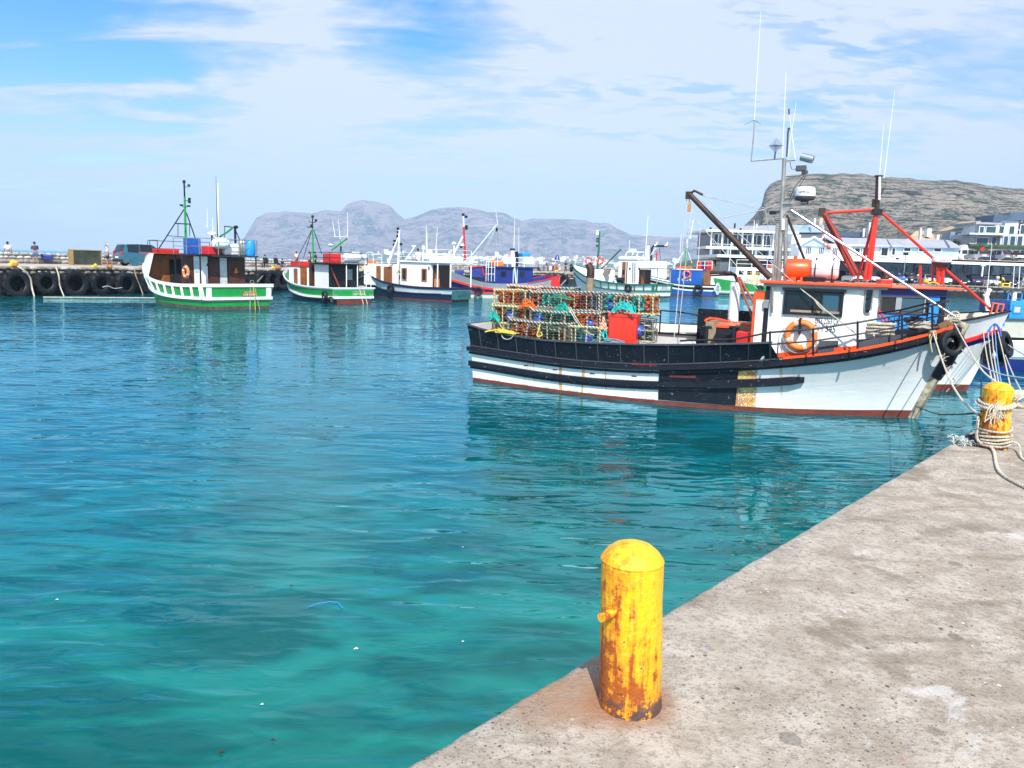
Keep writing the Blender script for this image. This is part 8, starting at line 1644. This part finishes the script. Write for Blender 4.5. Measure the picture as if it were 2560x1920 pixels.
for i, (px, lb_) in enumerate(((664, 'leftmost of three people in dark clothes sitting on the breakwater'), (689, 'middle of three people in dark clothes sitting with a blue headscarf'), (708, 'rightmost of three people in dark clothes sitting in a blue skirt'))):
    q = lq(linept(px, -6.6), -6.6); person(lb_, (q.x, q.y, FZ + .0), (away + .2, away - 1.2, away + 1.9)[i], dT, dT if i < 2 else bT, 'sit' if i < 2 else 'low', hat=dT if i != 1 else bT, hh=1.6)
    if i < 2: r = thing('folding_chair', 'black folding chair under the %s seated person' % ('left' if i == 0 else 'middle'), 'chair', (q.x, q.y, FZ), away); b = MB(); b.box(-.22, .22, -.22, .22, .40, .43); b.build('seat', blackm, r); b = MB(); b.box(-.25, -.21, -.22, .22, .43, .85); b.build('backrest', blackm, r)
    if i < 2:
        for sx in (-.2, .2):
            for sy in (-.2, .2): b = MB(); b.tube([(sx, sy, 0), (sx, sy, .4)], .015, 4); b.build('leg', blackm, r)
for px, o_, sh_, lg_, lb_ in ((742, -9.8, wT, dT, 'person in white standing by the parapet behind the smaller green boat'), (774, -9.8, gT, dT, 'man in a grey blue shirt standing behind the smaller green boat'), (788, -10.2, dT, dT, 'person in dark clothes beside the man in the grey blue shirt')):
    q = lq(linept(px, o_), o_); person(lb_, (q.x, q.y, FZ + .01), away + .4, sh_, lg_, 'stand', hh=1.68)
q = F3.wor(P if False else (4.1, 0, 2.87)); person('man in white crouched on the roof of the white and black boat', (q.x, q.y, 2.87), away, wT, wT, 'low', hh=1.6)
grp = [(1344, -6, dT, dT, 'low'), (1358, -8, wT, bT, 'stand'), (1369, -7, dT, dT, 'lean'), (1375, -6, gT, wT, 'stand'), (1382, -8, wT, dT, 'stand'), (1389, -6.5, gT, rT, 'stand'), (1398, -8.5, wT, wT, 'lean'), (1413, -4, dT, dT, 'stand')]
gl_ = ['person crouching in black at the left of the group on the breakwater', 'woman in white top and blue skirt left in the group on the breakwater', 'person in dark clothes bending in the breakwater group', 'person in grey top and white trousers in the breakwater group', 'person in white top and dark trousers in the breakwater group', 'person in grey top and red trousers in the breakwater group', 'person all in white bending at the right of the breakwater group', 'single person in black standing apart right of the group']
for (px, o_, sh_, lg_, ps), lb_ in zip(grp, gl_): q = lq(linept(px, o_), o_); person(lb_, (q.x, q.y, FZ + .01), away + px * .9, sh_, lg_, ps, hh=1.75 if ps == 'stand' else 1.6)
q = lq(linept(1391, -10.4), -10.4); r = thing('beach_umbrella', 'closed dark blue sunshade standing behind the group on the breakwater', 'umbrella', (q.x, q.y, FZ)); b = MB(); b.tube([(0, 0, 0), (0, 0, 2.9)], .03, 5); b.build('pole', galv, r); b = MB(); b.lathe([(.55, 2.0), (.45, 2.3), (.25, 2.7), (.02, 3.0)], 10); b.build('canopy', dblue, r)
qg = [(2245, 3.0, bT, dT, 'stand', 'man in a bright blue jacket among the cars left of the radar dome'), (2258, 2.0, clm('pink_cloth', (.6, .25, .35)), wT, 'stand', 'child in pink beside the man in the blue jacket'), (2277, 2.6, dT, dT, 'stand', 'dark dressed person in front of the white hatchback'), (2296, 1.2, wT, bT, 'stand', 'person in white with blue boots near the red roof posts'), (2493, 1.0, wT, wT, 'stand', 'man in white overalls standing at the quay edge beside the yellow crate'), (2511, 1.9, yT, dT, 'lean', 'worker in a yellow vest bending behind the yellow crate'), (1690, 9, rT, bT, 'stand', 'person in red on the quay behind the gantry boat'), (1675, 9, gT, dT, 'stand', 'person in grey on the quay behind the gantry boat'), (1715, 9, wT, dT, 'stand', 'person in white on the quay behind the gantry boat')]
for px, o_, sh_, lg_, ps, lb_ in qg: x_ = at(px, 705, 116).x; y_ = BY(x_) + o_; person(lb_, (at(px, 705, y_).x, y_, 1.66), -1.2 + px, sh_, lg_, ps, hh=1.75 if 'child' not in lb_ else 1.25)
# ================================================================== ROPES OF THE NEAR QUAY
b = MB(); rb = .125 + .014
def wrap(z0, z1, turns, rr2, seed, tilt=.0):
    rs_ = random.Random(seed); P_ = []
    for k in range(int(turns * 20) + 1):
        a_ = 2 * math.pi * k / 20; f_ = k / (turns * 20); P_.append(BOL2 + Vector((math.cos(a_) * (rr2 + .004 * math.sin(k)), math.sin(a_) * (rr2 + .004 * math.cos(k * 1.3)), z0 + (z1 - z0) * f_ + tilt * math.cos(a_ - .5) + .004 * math.sin(k * .7))))
    return P_
b.rope(wrap(.02, .15, 4.6, .141, 1, .006), .011); b.rope(wrap(.20, .17, 1.3, .141, 6, .02), .011)
tag(b.build('rope_coil', ropew), 'pale rope wound round the foot of the roped yellow bollard', 'rope')
b = MB(); b.rope(wrap(.42, .46, 1.6, .150, 2, .05), .014); b.rope(wrap(.44, .42, 1.2, .165, 3, .055), .013)
c0 = BOL2 + Vector((.17, -.08, .46))
for k in range(5): b.rope([c0 + Vector((math.cos(a_) * (.09 + .01 * k), .03 * k - .06 + .02 * math.sin(a_ * 2), math.sin(a_) * (.055 + .006 * k))) for a_ in [2 * math.pi * j / 14 for j in range(15)]], .012)
tag(b.build('rope_loop', ropew), 'thick pale rope loops hitched round the upper part of the far bollard', 'rope')
b = MB(); rr_ = random.Random(9)
for k in range(16):
    p0 = BOL2 + Vector((-.09 + rr_.uniform(-.05, .08), -.13, .42 + rr_.uniform(-.03, .04))); b.tube(resample([p0, p0 + Vector((rr_.uniform(-.05, .05), -.02, -.05)), p0 + Vector((rr_.uniform(-.07, .07), -.015, -.11 - rr_.random() * .08))], .02), .005, 4)
tag(b.build('frayed_rope', ropew), 'frayed rope ends hanging on the front of the roped bollard', 'rope')
def nrope(lb_, pts, r_, mt=ropew, nm='mooring_rope'): b = MB(); b.rope(pts, r_, mi=0); return tag(b.build(nm, mt), lb_, 'rope')
bowp = FM.wor(FM.Q(2338, 824, -.5)); bol = BOL2 + Vector((-.14, -.02, .0))
edge = BOL2 - EN * .55 + ED * .0
p_b = lambda px, py, Y: at(px, py, Y)
nrope('thick worn mooring rope from the black and white bow to the far bollard', [FM.wor(FM.Q(2332, 828, -.55)), p_b(2352, 890, 13.2), p_b(2375, 950, 11.0), p_b(2405, 1000, 9.2), p_b(2440, 1032, 7.6), BOL2 + Vector((-.15, .02, .28)), BOL2 + Vector((-.17, -.04, .08)), BOL2 + Vector((-.10, -.17, .02)), onz(2500, 1180, 1.315), onz(2575, 1225, 1.315)], .0135)
b = MB(); rr_ = random.Random(2)
for f_, (px, py, Y) in enumerate(((2368, 925, 11.9), (2380, 958, 10.8), (2352, 890, 13.2))):
    for k in range(7): c_ = p_b(px, py, Y) + Vector((rr_.uniform(-.06, .06), 0, rr_.uniform(-.08, .08))); b.tube([c_, c_ + Vector((rr_.uniform(-.1, .1), 0, rr_.uniform(-.07, .07)))], .006, 3)
tag(b.build('rope_fray', ropew), 'frayed strands standing off the thick bow mooring rope', 'rope')
nrope('second strand of rope running from the bollard foot to the lower right corner', [BOL2 + Vector((.0, -.14, .10)), BOL2 + Vector((.16, -.12, .06)), onz(2560, 1150, 1.31), onz(2640, 1180, 1.31)], .009)
nrope('long mooring rope from the black bow tip to the top of the far bollard', [FM.wor(FM.Q(2386, 808, 0)), p_b(2420, 870, 12.5), p_b(2455, 925, 9.5), p_b(2500, 965, 7.2), BOL2 + Vector((.10, .1, .44))], .011)
nrope('dark wire rope from the black bow across to the right edge', [FM.wor(FM.Q(2396, 866, 0)), p_b(2440, 905, 13), p_b(2500, 935, 11), p_b(2600, 950, 9)], .010, ropeg)
for px0, px1, yb_, mt, nm_ in ((2458, 2482, 960, ropew, 'leftmost'), (2470, 2490, 958, ropeg, 'second'), (2480, 2497, 960, ropew, 'third'), (2488, 2503, 958, M('blue_line', (.10, .30, .75), .8), 'pale blue'), (2495, 2530, 985, ropew, 'rightmost')):
    nrope('%s line hanging from the bow of the blue and white boat' % nm_, [FN.wor(FN.Q(px0, 830, -.25)), p_b((px0 + px1) / 2 - 3, 890, 15), p_b(px1, yb_, 11)], .011, mt)
nrope('dark line running down right behind the bollard from the blue boat', [FN.wor(FN.Q(2512, 885, 0)), p_b(2530, 930, 14), p_b(2552, 975, 11), p_b(2580, 1015, 9.5)], .012, ropeg)
nrope('mooring line going right from the tyres of the blue boat', [FN.wor(FN.Q(2520, 862, 0)), p_b(2545, 878, 15), p_b(2590, 900, 12)], .012, ropeg)
nrope('slack weedy line just above the water between bow and quay', [FM.wor(HM.p(1, .25, -1)), p_b(2340, 1034, 14.), p_b(2390, 1036, 11.5), p_b(2440, 1033, 8.2), BOL2 + Vector((-.15, .0, .27))], .012, M('weedy_rope', (.06, .09, .03), .9, var=.4))
nrope('thin line dropping vertically left of the far bollard', [FN.wor(FN.Q(2457, 880, 0)), p_b(2453, 960, 9), BOL2 + Vector((-.14, .0, .33))], .008, blackm)
b = MB(); b.rope([FM.wor(FM.Q(2328, 822, -.6)), FM.wor(FM.Q(2324, 845, -.66)), FM.wor(FM.Q(2330, 880, -.6)), FM.wor(FM.Q(2326, 850, -.62)), FM.wor(FM.Q(2336, 826, -.6))], .014); b.rope([FM.wor(FM.Q(2338, 826, -.55)), FM.wor(FM.Q(2342, 870, -.5)), FM.wor(FM.Q(2330, 900, -.4))], .014); tag(b.build('rope_hank', M('pale_yellow_rope', (.62, .60, .32), .9, var=.3, scale=30)), 'pale yellow rope hank hanging from the bow rail by the tyre', 'rope')
b = MB()
for k in range(9): b.torus(FM.wor(FM.Q(2384 + rr_.uniform(-6, 6), 795 + rr_.uniform(-6, 10), 0)), .07 + .03 * rr_.random(), .010, Vector((rr_.gauss(0, 1), rr_.gauss(0, 1), rr_.gauss(0, 1))), 14, 5)
tag(b.build('rope_knot', ropew), 'knot of pale rope lashed round the bow tip under the silver stay', 'rope')
# rag heap on the quay edge left of the bollard
c_ = onz(2415, 1112, QZ)
b = MB(); rr_ = random.Random(4)
for k in range(120):
    p0 = c_ + Vector((rr_.uniform(-.10, .02), rr_.uniform(-.07, .07), rr_.uniform(.0, .05))); b.tube(resample([p0, p0 + Vector((rr_.uniform(-.05, .05), rr_.uniform(-.05, .05), .03)), p0 + Vector((rr_.uniform(-.06, .06), rr_.uniform(-.06, .06), -.01))], .02), .0035, 3)
tag(b.build('net_tuft', M('pale_turquoise_net', (.55, .62, .58), .9, var=.3, scale=60)), 'tuft of pale turquoise netting on the quay edge left of the roped bollard', 'net')
b = MB()
for k in range(12): b.ball(c_ + Vector((rr_.uniform(.02, .24), rr_.uniform(-.07, .07), rr_.uniform(.02, .08))), rr_.uniform(.03, .07), 7, rr_.uniform(.5, 1.1))
o = b.build('rag', M('navy_rag', (.015, .02, .055), .9, var=.5, scale=20), smooth=True); o.modifiers.new('r', 'REMESH').voxel_size = .012; tx = bpy.data.textures.new('ragt', 'CLOUDS'); tx.noise_scale = .05; d_ = o.modifiers.new('d', 'DISPLACE'); d_.texture = tx; d_.strength = .05; d_.texture_coords = 'GLOBAL'; tag(o, 'crumpled navy rag beside the net tuft at the quay edge', 'rag')
# floating bits on the water
for px, py, s_, mt, lb_ in ((890, 1622, .035, white_clean, 'small white scrap floating mid water left of the near bollard'), (655, 1761, .022, white_clean, 'tiny white scrap floating below the blue line'), (142, 1499, .025, white_clean, 'tiny white scrap floating near the left edge'), (938, 1427, .028, blackm, 'dark leaf floating right of the blue line'), (728, 1464, .028, blackm, 'dark twig floating left of the blue line'), (552, 1880, .035, dwood, 'brown leaf floating near the bottom edge'), (682, 1849, .025, dwood, 'thin brown leaf floating at the lower middle'), (1157, 1368, .02, white_clean, 'white speck floating left of the bollard top'), (1157, 1604, .02, white_clean, 'white speck floating halfway up left of the bollard')):
    q = onz(px, py, .012); s_ *= .55; b = MB(); b.add([q + Vector((-s_, -s_ * .3, 0)), q + Vector((s_ * .2, -s_ * .6, .004)), q + Vector((s_, .1 * s_, 0)), q + Vector((.1 * s_, s_ * .7, .006)), q + Vector((-s_ * .5, s_ * .5, .002))], [(0, 1, 2, 3, 4)]); tag(b.build('floating_scrap', mt), lb_, 'litter')
b = MB(); b.tube([onz(px, py, .01) for px, py in ((770, 1518), (795, 1509), (825, 1504), (845, 1506), (857, 1520))], .0035, 5); tag(b.build('blue_strap', sky_blue), 'thin curved blue strap floating on the water', 'litter')
